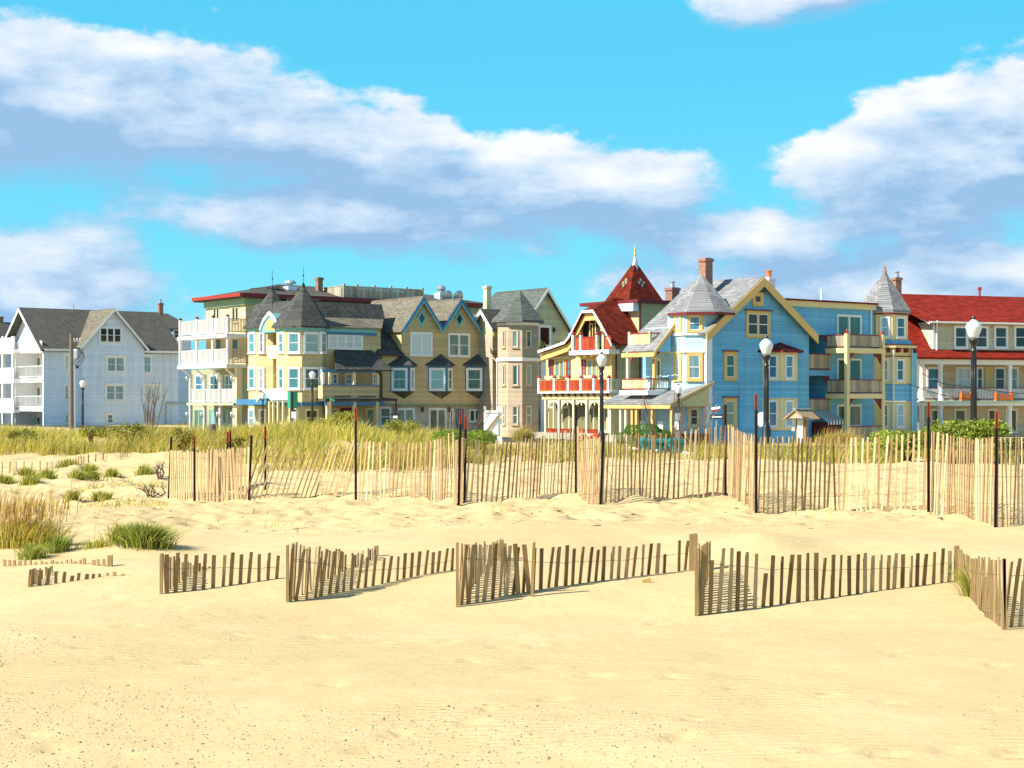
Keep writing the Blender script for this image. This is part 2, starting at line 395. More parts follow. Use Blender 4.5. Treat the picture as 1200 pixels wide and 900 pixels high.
def stripes():
    m, t, b = newmat('striped_canvas')
    co = t.node('ShaderNodeTexCoord').outputs['Object']; sp = t.node('ShaderNodeSeparateXYZ'); t.L.new(co, sp.inputs[0])
    f = t.m('GREATER_THAN', t.m('FRACT', t.m('DIVIDE', sp.outputs['X'], .3)), .5)
    t.L.new(t.mixc(f, (.02, .05, .06), (.72, .76, .76)), b.inputs['Base Color']); b.inputs['Roughness'].default_value = .8
    return m
M['stripes'] = stripes()
SUN_E, SKY_S, EXPO = 5.0, .098, .73
SKY_TINT = (.42, 1.0, 1.05); CL_GAIN = 6.3
CL_DARK, CL_MID, CL_LIT = (.33, .53, .80), (.62, .77, .95), (.98, 1.0, 1.0)
CLOUDS = [(110, 132, 350, 98, -7, 1.2), (400, 185, 270, 76, -13, 1.2), (655, 222, 190, 66, -7, 1.2), (430, 264, 290, 44, -3, 1.1),
          (10, 338, 255, 84, -10, 1.2), (1150, 205, 245, 108, 10, 1.2), (1040, 345, 380, 74, 2, 1.1), (880, 285, 150, 48, -4, 1.0), (1010, -6, 240, 34, 4, .9)]
# ------------------------------------------------------------------ beach, dunes, street: one ground sheet
GC = np.array([-300, 0, 200, 400, 600, 800, 1000, 1200, 1500.])
GT = (GC - 600) / F
GY = np.array([0, 8.4, 12, 15, 17, 19, 22, 25, 28, 34, 38, 44, 49, 55, 62, 75, 90, 200, 4000.])
GZ = np.array([
 [1.0] * 9, [1.0] * 9, [.96, .96, .96, .95, .94, .94, .94, .94, .94],
 [.95, .95, .95, .92, .90, .90, .90, .90, .90],
 [1.0, 1.0, 1.04, 1.10, 1.10, 1.08, 1.06, 1.07, 1.07],
 [1.05, 1.05, 1.1, 1.16, 1.17, 1.16, 1.17, 1.2, 1.2],
 [1.06, 1.08, 1.12, 1.18, 1.25, 1.28, 1.30, 1.33, 1.33],
 [1.05, 1.06, 1.1, 1.2, 1.28, 1.34, 1.35, 1.35, 1.35],
 [1.0, 1.03, 1.08, 1.2, 1.3, 1.37, 1.38, 1.38, 1.38],
 [1.0, 1.0, 1.1, 1.36, 1.38, 1.4, 1.4, 1.4, 1.4],
 [1.1, 1.1, 1.25, 1.52, 1.42, 1.4, 1.4, 1.4, 1.4],
 [1.42, 1.42, 1.48, 1.80, 1.40, 1.40, 1.40, 1.40, 1.40],
 [1.62, 1.62, 1.66, 1.92, 1.36, 1.34, 1.34, 1.34, 1.34],
 [1.66, 1.66, 1.62, 1.6, 1.15, 1.1, 1.1, 1.1, 1.1],
 [1.3, 1.3, 1.2, 1.0, .95, .8, .8, .8, .8], [.4] * 9, [0] * 9, [0] * 9, [0] * 9])
PRINTS = []
def trail(p0, p1, n, seed):                          # foot tracks: (photo column, distance) ends
    r_ = random.Random(seed); a = (at_(p0), p0[1]); b = (at_(p1), p1[1]); an = math.atan2(b[1] - a[1], b[0] - a[0])
    for i in range(n):
        u = i / (n - 1); sd = .1 if i % 2 else -.1
        PRINTS.append((a[0] + (b[0] - a[0]) * u - math.sin(an) * sd + r_.gauss(0, .03), a[1] + (b[1] - a[1]) * u + math.cos(an) * sd + r_.gauss(0, .04), an + r_.gauss(0, .25), r_.uniform(.7, 1.05)))
def at_(p): return (p[0] - 600) / F * p[1]
trail((560, 12.2), (1260, 9.6), 9, 1); trail((150, 14.0), (600, 13.0), 7, 2); trail((410, 8.9), (640, 10.6), 5, 3); trail((30, 13.2), (380, 11.0), 6, 4); trail((620, 13.2), (780, 14.6), 4, 5); trail((900, 8.6), (1250, 8.8), 6, 6); trail((-20, 9.4), (180, 8.4), 5, 7); trail((300, 14.6), (120, 15.6), 5, 8); trail((980, 13.0), (1180, 11.8), 5, 9); trail((700, 8.3), (820, 9.6), 4, 10)
MOUNDS = []   # (x, y, amplitude, sx, sy)
def mound(px, Y, a, sx, sy): MOUNDS.append(((px - 600) / F * Y, Y, a, sx, sy))
mound(640, 20.6, .10, 1.7, 1.1); mound(888, 18.7, .21, .62, .75); mound(960, 19.6, .06, 1.0, .8); mound(770, 19.2, -.06, .7, .9); mound(1080, 18.6, .10, 1.2, .8)
mound(480, 19.5, .05, 1.2, .8); mound(200, 20.5, .10, .8, .7); mound(95, 17.9, .05, .7, .4)
mound(150, 19.3, .10, .7, .5); mound(40, 19.5, .05, 1, .6)
for q in ((60, 38, .20, 1.2, .9), (120, 41, .2, 1.2, 1), (10, 36, .15, 1, .8), (35, 34.5, .12, .8, .6), (100, 35, .1, 1, .7), (180, 37, .2, 1.2, 1), (215, 40, .3, 1.3, 1.2), (150, 32, .1, 1.2, .8)): mound(*q)
def hermite(a): return a * a * (3 - 2 * a)
def fbm(x, y, sc, seed=0, oct=3):
    out = np.zeros_like(x); a = 1.0
    for o in range(oct):
        xs, ys = x * sc + seed * 17.3 + o * 31.7, y * sc - seed * 9.1 + o * 12.9
        xi, yi = np.floor(xs), np.floor(ys); fx, fy = hermite(xs - xi), hermite(ys - yi)
        def h(i, j):
            v = np.sin(i * 127.1 + j * 311.7 + seed * 74.7) * 43758.5453; return v - np.floor(v)
        out += a * ((h(xi, yi) * (1 - fx) + h(xi + 1, yi) * fx) * (1 - fy) + (h(xi, yi + 1) * (1 - fx) + h(xi + 1, yi + 1) * fx) * fy - .5)
        a *= .5; sc *= 2.03
    return out
def ground(x, y):
    x = np.asarray(x, float); y = np.asarray(y, float)
    yc = np.clip(y, .01, 3999); t = np.clip(x / np.maximum(yc, 4), GT[0], GT[-1])
    j = np.clip(np.searchsorted(GY, yc) - 1, 0, len(GY) - 2); i = np.clip(np.searchsorted(GT, t) - 1, 0, len(GT) - 2)
    fy = (yc - GY[j]) / (GY[j + 1] - GY[j]); fx = hermite((t - GT[i]) / (GT[i + 1] - GT[i])); fy = .5 * fy + .5 * hermite(fy)
    z = (GZ[j, i] * (1 - fx) + GZ[j, i + 1] * fx) * (1 - fy) + (GZ[j + 1, i] * (1 - fx) + GZ[j + 1, i + 1] * fx) * fy
    for mx, my, a, sx, sy in MOUNDS: z = z + a * np.exp(-((x - mx) / sx) ** 2 - ((y - my) / sy) ** 2)
    near = np.clip((80 - y) / 30, 0, 1)
    z = z + near * fbm(x, y, .35, 1) * .07
    ter = np.clip((y - 20.5) / 2.5, 0, 1) * np.clip((60 - y) / 15, 0, 1)          # trampled sand on the upper terrace
    lum = np.maximum(fbm(x, y, 2.1, 3, 3), -.25)
    z = z + ter * lum * .105 + ter * fbm(x, y, 4.5, 8, 2) * .07 + (1 - ter) * fbm(x, y, 1.3, 5, 2) * .010 * near
    for fx_, fy_, fa, fs in PRINTS:
        dx, dy = x - fx_, y - fy_; c_, s_ = math.cos(fa), math.sin(fa); u, v = (dx * c_ + dy * s_) / (.13 * fs), (-dx * s_ + dy * c_) / (.065 * fs); r2 = u * u + v * v
        z = z - .034 * fs * np.exp(-r2 * r2) + .008 * fs * np.exp(-(np.sqrt(r2) - 1.5) ** 2 * 4)
    return z
def gz(x, y): return float(ground(np.array([x]), np.array([y]))[0])
_YS = np.concatenate([np.arange(6, 70, .05), np.arange(70, 300, .5)])
def hit(px, py):                                   # where the sight line through a photo pixel meets the sand
    X = (px - 600) / F * _YS; zr = EYE - (py - HY) / F * _YS
    d = zr - ground(X, _YS); k = np.argmax(d <= 0)
    if d[k] > 0: k = len(_YS) - 1
    Y = _YS[k]; return (px - 600) / F * Y, Y

def axis(lo, hi, step, ext, ratio=1.16):
    a = list(np.arange(lo, hi + 1e-6, step)); s = step
    up = []; v = hi
    while v < ext[1]: s *= ratio; v += s; up.append(v)
    s = step; dn = []; v = lo
    while v > ext[0]: s *= ratio; v -= s; dn.append(v)
    return np.array(dn[::-1] + a + up)
gx = axis(-13, 10, .07, (-3500, 3500), 1.13); gy = axis(6, 40, .07, (-300, 6000), 1.13)
XX, YY = np.meshgrid(gx, gy); ZZ = ground(XX.ravel(), YY.ravel())
nx, ny = len(gx), len(gy)
V = np.stack([XX.ravel(), YY.ravel(), ZZ], 1)
idx = np.arange(nx * ny).reshape(ny, nx)
Q = np.stack([idx[:-1, :-1], idx[:-1, 1:], idx[1:, 1:], idx[1:, :-1]], -1).reshape(-1, 4)
g = fastmesh('sand_ground', V, Q, M['sand'], smooth=True); tag(g, kind='structure', label='pale golden beach sand running up into low dunes', cat='ground')
# street in front of the houses: follows the row, 4 mm+ above the sand
st = MB()
c37, s37 = math.cos(R(37)), math.sin(R(37))
p0 = Vector((40, 62, 0)); d = Vector((-.61, .79, 0)); nrm = Vector((.79, .61, 0))
for k, (w0, w1, z, m) in enumerate(((0, 9, .03, 0),)):
    a = p0 - d * 60 + nrm * w0; b = p0 + d * 330 + nrm * w0; c2 = p0 + d * 330 + nrm * w1; e = p0 - d * 60 + nrm * w1
    st.slab([(a.x, a.y, z), (e.x, e.y, z), (c2.x, c2.y, z), (b.x, b.y, z)], .02)
o = st.build('street', M['asphalt']); tag(o, kind='structure', label='grey asphalt street running along the front of the houses', cat='street')

# ------------------------------------------------------------------ snow fences of wired wooden slats
def fence(label, pans, posts=(), mat='slat', grp='slatted sand fences', pitch=.09, wires=3, lean=0.0, bury=.35, w=.028):
    """pans: list of slat panels; each a list of (px, base row or None, top row)"""
    q0 = pans[0][0] if isinstance(pans[0], tuple) else pans[0]; P0 = hit(q0[0][0], q0[0][1])
    root = empty('sand_fence', (P0[0], P0[1], gz(*P0)), 0, label, 'fence', grp)
    ox, oy, oz = root.location
    for pn in pans:
        if isinstance(pn, tuple): pn, ln = pn
        else: ln = lean
        pts = []
        key = [(p, hit(p[0], p[1])) for p in pn if p[1] is not None]
        for p in pn:
            if p[1] is not None: X, Y = hit(p[0], p[1])
            else:                                    # on the straight line between neighbours
                k0 = [k for k in key if k[0][0] <= p[0]]; k1 = [k for k in key if k[0][0] >= p[0]]
                a, b = (k0[-1][1], k1[0][1]) if k0 and k1 else (key[0][1], key[-1][1])
                T = (p[0] - 600) / F; dx, dy = b[0] - a[0], b[1] - a[1]
                u = (T * a[1] - a[0]) / (dx - T * dy); X, Y = a[0] + u * dx, a[1] + u * dy
            pts.append((X, Y, EYE - (p[2] - HY) / F * Y))
        m = MB(); wl = [[] for _ in range(wires)]
        for (xa, ya, za), (xb, yb, zb) in zip(pts[:-1], pts[1:]):
            d = math.hypot(xb - xa, yb - ya)
            if d < .01: continue
            n = max(1, int(round(d / pitch))); tx, ty = (xb - xa) / d, (yb - ya) / d
            for i in range(n):
                if mat == 'slat2' and random.random() < .008: continue
                u = (i + .5 + random.uniform(-.11, .11)) / n
                x, y = xa + (xb - xa) * u, ya + (yb - ya) * u
                zt = za + (zb - za) * u + random.gauss(0, .012); g0 = gz(x, y)
                zb_ = min(g0 - .06, zt - .08)
                zb_ = max(zb_, zt - 1.25)
                yaw = random.gauss(0, .16); c, s = math.cos(yaw), math.sin(yaw)
                ux, uy = tx * c - ty * s, tx * s + ty * c; vx, vy = -uy, ux
                lx = ln + random.gauss(0, .025 if mat == 'slat' else .03); ly = random.gauss(0, .02 if mat == 'slat' else .035)
                if mat == 'slat2' and random.random() < .03: zt -= random.uniform(.05, .2)
                zb_ = min(zb_, zt - .08); h = zt - zb_
                ww = w * random.uniform(.85, 1.12) / 2; th = .006
                sx, sy = tx * lx * h + vx * ly * h, ty * lx * h + vy * ly * h
                q = []
                for zz_, kx, ky in ((zb_, -sx * .5, -sy * .5), (zt, sx * .5, sy * .5)):
                    for a, b in ((-ww, -th), (ww, -th), (ww, th), (-ww, th)):
                        q.append((x + ux * a + vx * b + kx - ox, y + uy * a + vy * b + ky - oy, zz_ - oz))
                m.hexa(q)
                for j in range(wires):
                    zz_ = za + (zb - za) * u - .14 - j * .36 + random.gauss(0, .004)
                    if zz_ > g0 - .03:
                        fr = (zz_ - zb_) / max(h, .1) - .5
                        wl[j].append((x + sx * fr + vx * .009 * (1 if i % 2 else -1) - ox, y + sy * fr + vy * .009 * (1 if i % 2 else -1) - oy, zz_ - oz))
        for L_ in wl:
            wr = MB()
            for a, b in zip(L_[:-1], L_[1:]):
                if (Vector(a) - Vector(b)).length < .6: wr.tube(a, b, .0021, .0021, 5)
            if wr.v: wr.build('wire', M['wire'], root)
        if len(m.f) // 6 <= 27:                       # a few loose slats: each one a part
            for i in range(0, len(m.v), 8):
                one = MB(); one.hexa(m.v[i:i + 8]); one.build('slat', M[mat], root)
        else: m.build('slat_panel', M[mat], root)
    for ps in posts:
        px, pb, pt, kind = ps[:4]; lx = ps[4] if len(ps) > 4 else 0
        X, Y = hit(px, pb); zb = gz(X, Y) - .3; zt = EYE - (pt - HY) / F * Y
        Xt = X + lx / F * Y
        m = MB()
        if kind in ('wood', 'thick', 'mid'):
            a = {'thick': .042, 'wood': .014, 'mid': .024}[kind]
            for o_ in (0,):
                m.hexa([(X - a - ox, Y - a - oy, zb - oz), (X + a - ox, Y - a - oy, zb - oz), (X + a - ox, Y + a - oy, zb - oz), (X - a - ox, Y + a - oy, zb - oz),
                        (Xt - a - ox, Y - a - oy, zt - oz), (Xt + a - ox, Y - a - oy, zt - oz), (Xt + a - ox, Y + a - oy, zt - oz + .01), (Xt - a - ox, Y + a - oy, zt - oz)])
            m.build('post', M['slat' if grp == UG else 'slat2'], root)
        else:                                         # rolled steel U-stake
            def ring(X_, z_):
                o_ = [(k_ * .72, j_ * .8) for k_, j_ in [(-.03, -.016), (-.012, -.016), (-.012, .012), (.012, .012), (.012, -.016), (.03, -.016), (.03, -.008), (.02, -.008), (.02, .02), (-.02, .02), (-.02, -.008), (-.03, -.008)]]
                return [(X_ + a - ox, Y + b - oy, z_ - oz) for a, b in o_]
            zs = zt - (.22 if kind == 'tip' else .0)
            fr = (zs - zb) / (zt - zb)
            levels = [(X, zb), (X + (Xt - X) * fr, zs)] + ([(Xt, zt)] if kind == 'tip' else [])
            for li, ((xa, za), (xb, zb2)) in enumerate(zip(levels[:-1], levels[1:])):
                A, B = ring(xa, za), ring(xb, zb2); n = len(A)
                m.add(A + B, [(i, (i + 1) % n, n + (i + 1) % n, n + i) for i in range(n)] + [tuple(range(n))[::-1], tuple(range(n, 2 * n))], li)
            m.build('post', [M['steel'], M['tip']], root)
    return root

UG, LG, BG = 'upright slatted fence along the upper sand', 'half buried zigzag slat fences', 'slat fences buried in the left dunes'
fence('short pale slat fence piece at the left end of the upper row, by a stake', [[(199, 585, 528), (228, 586, 529)]], [(197, 585, 512, 'steel', 4), (228, 587, 511, 'tip')], grp=UG, pitch=.075, w=.042)
fence('close packed golden slats right of the first stakes, doubled where two layers overlap', [[(229, 586, 528), (293, 585, 525)], [(242, 579, 527), (276, 573, 524)]], [(267, 575, 506, 'tip'), (270, 574, 504, 'tip')], grp=UG, pitch=.07, w=.040)
fence('slat fence with slats slanting right, dipping then rising to a tall orange tipped stake', [([(293, 586, 524), (340, None, 529), (375, 581, 527), (417, 580, 511)], .33)], [(291, 586, 510, 'steel', 4), (311, 575, 500, 'tip')], grp=UG, pitch=.085)
fence('white edged slat fence between the tall orange tipped stake and the doubled wooden post', [([(419, 586, 518), (500, 583, 519), (515, None, 514), (533, 588, 505)], .06)], [(417, 586, 478, 'tip')], grp=UG)
fence('slat fence right of the doubled wooden post, rising to a black stake', [([(539, 590, 515), (600, 583, 517), (640, None, 511), (673, 577, 500)], .08)], [(533, 591, 516, 'mid', 2), (540, 590, 514, 'mid', 1), (537, 592, 481, 'tip', 3), (544, 590, 487, 'tip', 2)], grp=UG)
fence('narrow slat fence piece sagging sideways beside the black lamp post', [([(676, 578, 499), (688, None, 511), (702, 590, 514)], -.1), ([(682, 586, 516), (703, 591, 512)], .22)], [(675, 578, 474, 'steel')], grp=UG)
fence('slat fence in front of the teal bins, pale slats spaced evenly', [([(705, 590, 508), (770, 583, 509), (851, 581, 498)], .04)], [(703, 591, 508, 'steel', 4)], grp=UG, pitch=.084)
fence('short grey slat fence piece, nearly edge on, turning towards the beach at a dark stake', [[(853, 580, 497), (868, None, 507), (884, 600, 511)]], [(850, 581, 474, 'steel')], grp=UG)
fence('long slat fence in front of the small roofed notice board', [([(887, 600, 512), (980, 598, 513), (1060, 597, 509), (1087, 597, 504)], .03)], [(886, 601, 462, 'tip')], grp=UG, pitch=.084)
fence('sagging slat fence piece between two orange tipped stakes below the green bush', [([(1090, 598, 505), (1120, None, 512), (1140, 609, 515), (1165, 617, 512)], .05)], [(1088, 600, 471, 'tip')], grp=UG, pitch=.085)
fence('slat fence running off the right edge of the photo behind the last orange tipped stake', [[(1167, 618, 513), (1215, 612, 513), (1290, 604, 512), (1420, 606, 512), (1560, 600, 508)]], [(1166, 618, 482, 'tip', 2), (1292, 604, 476, 'tip'), (1422, 607, 478, 'tip')], grp=UG)

fence('half buried slat fence at the left end of the lower zigzag, short slats', [([(190, 697, 650), (245, None, 649), (330, 678, 649)], .05), [(191, 697, 649), (228, 672, 661), (250, 664, 662)]], [(189, 697, 649, 'wood')], 'slat2', LG, pitch=.1, w=.038)
fence('half buried slat fence with jumbled crossed slats, second of the lower zigzag from the left', [([(338, 706, 640), (375, None, 645), (400, None, 649), (425, None, 653), (470, None, 650), (534, 668, 641)], .12), ([(338, 706, 637), (370, None, 643), (415, 665, 648), (443, 652, 641)], .1)], [(337, 707, 639, 'wood'), (441, 652, 640, 'mid')], 'slat2', LG, pitch=.1, w=.038)
fence('half buried slat fence with grey slats heaped at its corner, middle of the lower zigzag', [([(538, 711, 638), (575, None, 639), (600, None, 640), (640, None, 643), (730, None, 641), (808, 668, 633)], .09), ([(538, 711, 637), (560, None, 639), (587, 655, 634)], .1), ([(585, 700, 636), (625, 697, 640)], -.12)], [(536, 712, 636, 'wood'), (588, 656, 633, 'mid'), (622, 700, 636, 'wood', 4)], 'slat2', LG, pitch=.103, w=.042)
fence('half buried slat fence with dark even slats and striped shadows, right of a thick post', [([(817, 722, 640), (850, None, 645), (900, None, 650), (1000, None, 651), (1080, None, 648), (1118, 682, 643)], .06), ([(816, 722, 643), (832, 672, 633)], .0)], [(812.5, 669, 626, 'thick'), (816, 723, 642, 'wood'), (1121, 682, 640, 'mid')], 'slat2', LG, pitch=.103, w=.042)
fence('half buried pale slat fence cut off by the right edge of the photo', [([(1123, 683, 645), (1140, None, 654), (1174, 737, 655)], .1), ([(1177, 737, 656), (1260, None, 653), (1440, 695, 644)], .12)], [(1175, 738, 655, 'wood', 2), (1180, 738, 655, 'wood', -4)], 'slat2', LG, pitch=.092, w=.04)
fence('row of slat tops poking out of the sand below the left grass clumps', [[(2, 664, 657.5), (70, 661, 657.3), (112, 663, 655), (131, 664, 651)]], [(129, 664, 651, 'mid')], 'slat2', BG, pitch=.07, w=.034)
fence('nearly buried curved row of short slats sinking into sand at the far left', [([(32, 689, 667), (70, 683, 670), (105, 679, 673), (120, 676, 672), (157, 675, 673)], .12), [(33, 689, 667), (62, 670, 664)]], [], 'slat2', BG, pitch=.085, w=.036)
fence('old buried slat fence crossing the grassy dune below the white house', [([(-20, 556, 541), (60, 553, 541), (100, 545, 533), (125, 538, 530)], .04), ([(140, 540, 531), (190, 528, 522)], .1)], [], 'slat2', BG, pitch=.2)
HG = 'Victorian seaside houses in a row'
def solid(name, H, poly, z0, z1, mat, parent=None, label=None):
    m = MB(); m.ext(poly, z0, z1); return m.build(name, mat, parent or H.root, label=label)
def chimney(H, px0, px1, yt, yb, x, y, mat, cap=None, pot=None, D=.8):
    """brick stack at local (x,y); width from the photo columns"""
    Y = H.world(x, y)[1]; w = (px1 - px0) / F * Y / 1.4 / 2
    zt, zb = H.zz(yt, x, y), H.zz(yb, x, y) - .8
    m = MB(); m.box(x - w, x + w, y - w, y + w, zb, zt - .25)
    m.box(x - w - .07, x + w + .07, y - w - .07, y + w + .07, zt - .247, zt - .05)
    m.box(x - w + .04, x + w - .04, y - w + .04, y + w - .04, zt - .06, zt)
    o = m.build('chimney', mat, H.root)
    if pot:
        p = MB(); p.lathe([(.2, 0), (.17, .35), (.22, .4), (.22, .48)], (x, y, zt + .003), 10); p.build('chimney_pot', pot, o, smooth=False)
    return o
def turret(H, poly, ztop, apex, over, wallm, roofm, zbase=0, bandm=None, band=(0, 0), fin=None, drop=.18):
    solid('turret_wall', H, poly, zbase, ztop, wallm)
    cx = sum(p[0] for p in poly) / len(poly); cy = sum(p[1] for p in poly) / len(poly)
    big = []
    for x, y in poly:
        d = math.hypot(x - cx, y - cy); big.append((cx + (x - cx) * (1 + over / d), cy + (y - cy) * (1 + over / d)))
    m = MB(); m.spire(big, ztop + .006, apex, drop)
    r = m.build('turret_roof', roofm, H.root)
    if fin:
        f_ = MB(); f_.lathe([(.16, -.25), (.12, .05), (.05, .12), (.03, .2)], apex, 8); f_.tube((apex[0], apex[1], apex[2] + .1), (apex[0], apex[1], apex[2] + fin[0]), .022, .012, 6)
        f_.lathe([(.02, 0), (.09, .08), (.02, .17)], (apex[0], apex[1], apex[2] + fin[0] * .45), 8)
        f_.build('finial', fin[1], r)
    return r
def ring(H, poly, out, z0, z1, mat, name='cornice'):            # a trim band round a polygon
    cx = sum(p[0] for p in poly) / len(poly); cy = sum(p[1] for p in poly) / len(poly)
    big = [(cx + (x - cx) * (1 + out / math.hypot(x - cx, y - cy)), cy + (y - cy) * (1 + out / math.hypot(x - cx, y - cy))) for x, y in poly]
    return solid(name, H, big, z0, z1, mat)
def downspout(H, pts, mat, r=.05):
    m = MB(); m.path(pts, r); return m.build('downspout', mat, H.root)

# =================================================================== white house, far left
H = House('white_house', 51, 190, 37, 'long white clapboard house with grey roof and porches at its left end', 'house', HG)
W = H.yy(4, 0); L = H.xx(209, 0); WM = W / 2
S = Face(H, (0, 0), (L, 0)); FO = Face(H, (0, W), (0, 0))
ze = H.zz(408, 0, 0); zr = H.zz(361.5, 0, WM); D = 2.6
solid('wall', H, [(D, .01), (L, 0), (L, W), (D, W)], 0, ze, M['white_s'])
m = MB(); m.fprism(Face(H, (.6, W), (.6, 0)), [(0, ze + .004), (W, ze + .004), (WM, zr - .1)], -D - 1, 0); m.build('gable', M['white_s'], H.root)
yr2 = H.zz(368, L, WM)
m = MB(); m.fprism(Face(H, (L, 0), (L, W)), [(0, ze + .004), (W, ze + .004), (WM, zr - .1)], -2, 0); m.build('gable', M['white_s'], H.root)
ov = .45; sl = (zr - ze) / WM
m = MB()
m.slab([(-.5, -ov, ze - ov * sl + .12), (L + .5, -ov, ze - ov * sl + .12), (L + .5, WM, zr + .12), (-.5, WM, zr + .12)], .2)
m.slab([(-.5, W + ov, ze - ov * sl + .12), (L + .5, W + ov, ze - ov * sl + .12), (L + .5, WM + .003, zr + .12), (-.5, WM + .003, zr + .12)], .2)
roof = m.build('roof', M['sh_grey'], H.root)
roofboard(Face(H, (-.52, W), (-.52, 0)), [(-ov, ze - ov * sl + .05), (WM, zr + .05), (W + ov, ze - ov * sl + .05)], .4, 0, .06, M['whitep'])
m = MB(); m.fbox(S, 0, L, .38, .47, ze - .32, ze - .06); m.build('gutter', M['whitep'], H.root)
# cross gable
xa, xb, xm = H.xx(94, -.6), H.xx(171, -.6), H.xx(133, -.6); zx = H.zz(362, xm, -.6); zxe = H.zz(407, xm, -.6)
C = Face(H, (0, -.6), (L, -.6))
xw0, xw1 = H.xx(97.5, -.6), xb - .2
m = MB(); m.fprism(C, [(xw0, 0), (xw1, 0), (xw1, zxe), (xm, zx - .15), (xw0, zxe + .2)], -1.5, 0); m.build('cross_gable_wall', M['white_s'], H.root)
m = MB()
k = (zx - zxe) / (xm - xa)
for sx in (xa - .2, xb + .2):
    zz_ = zx - abs(sx - xm) * k
    m.slab([(sx, -1.05, zz_ + .1), (xm, -1.05, zx + .1), (xm, WM, zx + .1), (sx, WM, zz_ + .1)], .16)
m.build('cross_gable_roof', M['sh_tan'], H.root)  # sunlit tan of the left-facing slope put into the shingle colour
roofboard(Face(H, (0, -1.06), (L, -1.06)), [(xa - .2, zx - (xm - xa + .2) * k + .06), (xm, zx + .06), (xb + .2, zx - (xb - xm + .2) * k + .06)], .38, 0, .05, M['whitep'])
win(C, 116, 383, 143, 402, M['whitep'], M['g_dark'], 3, tw=.18)
for a in ((124, 417, 147, 436.5, 2), (123, 450, 146.5, 470, 2), (124, 484, 134, 497, 1)): win(C, *a[:4], M['whitep'], M['g_pale' if a[4] == 2 else 'g_green'], a[4], tw=.22, hood=M['whitep'])
for a in ((167, 416, 178, 437.5, 1), (168, 450.5, 189, 470, 2), (168, 484, 176, 497, 1)): win(C if a[0] < 160 else S, *a[:4], M['whitep'], M['g_pale'], a[4], tw=.2, hood=M['whitep'])
for a in ((74, 414, 82, 435), (74, 449.5, 82, 470), (74, 484, 82, 497)): win(S, *a, M['whitep'], M['g_pale'], tw=.25, hood=M['whitep'])
# recessed porches at the left end
for yt, yb in ((408, 413), (443.5, 448), (478, 482)):
    z1, z0 = H.zz(yt, 0, W * .25), H.zz(yb, 0, W * .25)
    m = MB(); m.box(0, D - .01, .02, W, z0, z1); m.build('porch_floor', M['whitep'], H.root)
solid('porch_end_wall', H, [(0, 0), (D + .02, 0), (D + .02, .25), (0, .25)], 0, ze, M['white_s'])
ys = H.yy(18, 0)
solid('porch_pier', H, [(0, ys), (D, ys), (D, ys + .5), (0, ys + .5)], 0, ze, M['whitep'])
FB = Face(H, (D, W), (D, 0))
for y0, y1 in ((414, 443), (449, 478), (484, 505)):
    win(FB, 22, y0 + 4, 26, y1 - 3, M['whitep'], M['g_green'], tw=.2, sill=False)
    win(FB, 31, y0 + 4, 36, y1, M['cream'], M['g_dark'], tw=.2, sash=False, sill=False, name='door')
    win(FB, 43, y0 + 3, 48, y1 - 3, M['whitep'], M['g_green'], tw=.2, sill=False)
f1 = Face(H, (-.06, ys), (-.06, .2))
for yt, yb in ((429, 442), (464, 477)): rail(f1, 19, 50, yt, yb, 34, M['whitep'], M['whitewood'], .17, .035)
m = MB(); m.fbox(FO, W - ys - .1, W - .3, .02, .09, ze - .2, ze + .9); m.build('gable_panel', M['whitep'], H.root)
# projecting porch on the ocean side
xo = -.7; y0 = H.yy(16.5, xo); y1 = H.yy(-14, xo); FP = Face(H, (xo, y1), (xo, y0))
for yt, yb in ((409, 414), (444, 449), (480, 484)):
    z1, z0 = H.zz(yt, xo, y0), H.zz(yb, xo, y0)
    m = MB(); m.box(xo - .1, -.02, y0 - .1, y1, z0, z1); m.build('porch_floor', M['whitep'], H.root)
for yt, yb in ((396, 408.5), (431, 443.5), (467, 479.5)):
    rail(FP, -13, 16, yt, yb, 8, M['whitep'], M['whitewood'], .3, .29)
for p in (-10, 4, 15.5): post(FP, p, 394, 0, M['whitep'], .34, -.15, z0=0)
for p0, p1 in ((-8, -3), (0, 4), (7, 12)):
    for y0_, y1_ in ((416, 430), (450, 466), (484, 500)): win(FB, p0, y0_, p1, y1_, M['cream'], M['g_green'], tw=.15, sash=False)
chimney(H, 185, 192, 355, 372, H.xx(188, WM), WM, M['brick'], pot=M['metal'])
m = MB()
for px, py0, py1 in ((86, 357, 364),): x = H.xx(px, WM); m.tube((x, WM, H.zz(py1, x, WM)), (x, WM, H.zz(py0, x, WM)), .08)
m.build('vent_pipe', M['metal'], H.root)
for px in (192.5, 201): x = H.xx(px, 0); downspout(H, [(x, -.08, ze - .1), (x, -.08, 0)], M['whitep'], .06)
m = MB(); x0, x1 = H.xx(193.5, 0), H.xx(220, 0); zt = H.zz(472.5, x0, 0); m.path([(x0, -.3, 0), (x0, -.3, zt), (x1, -.3, zt)], .1); m.build('handrail', M['metal'], H.root)

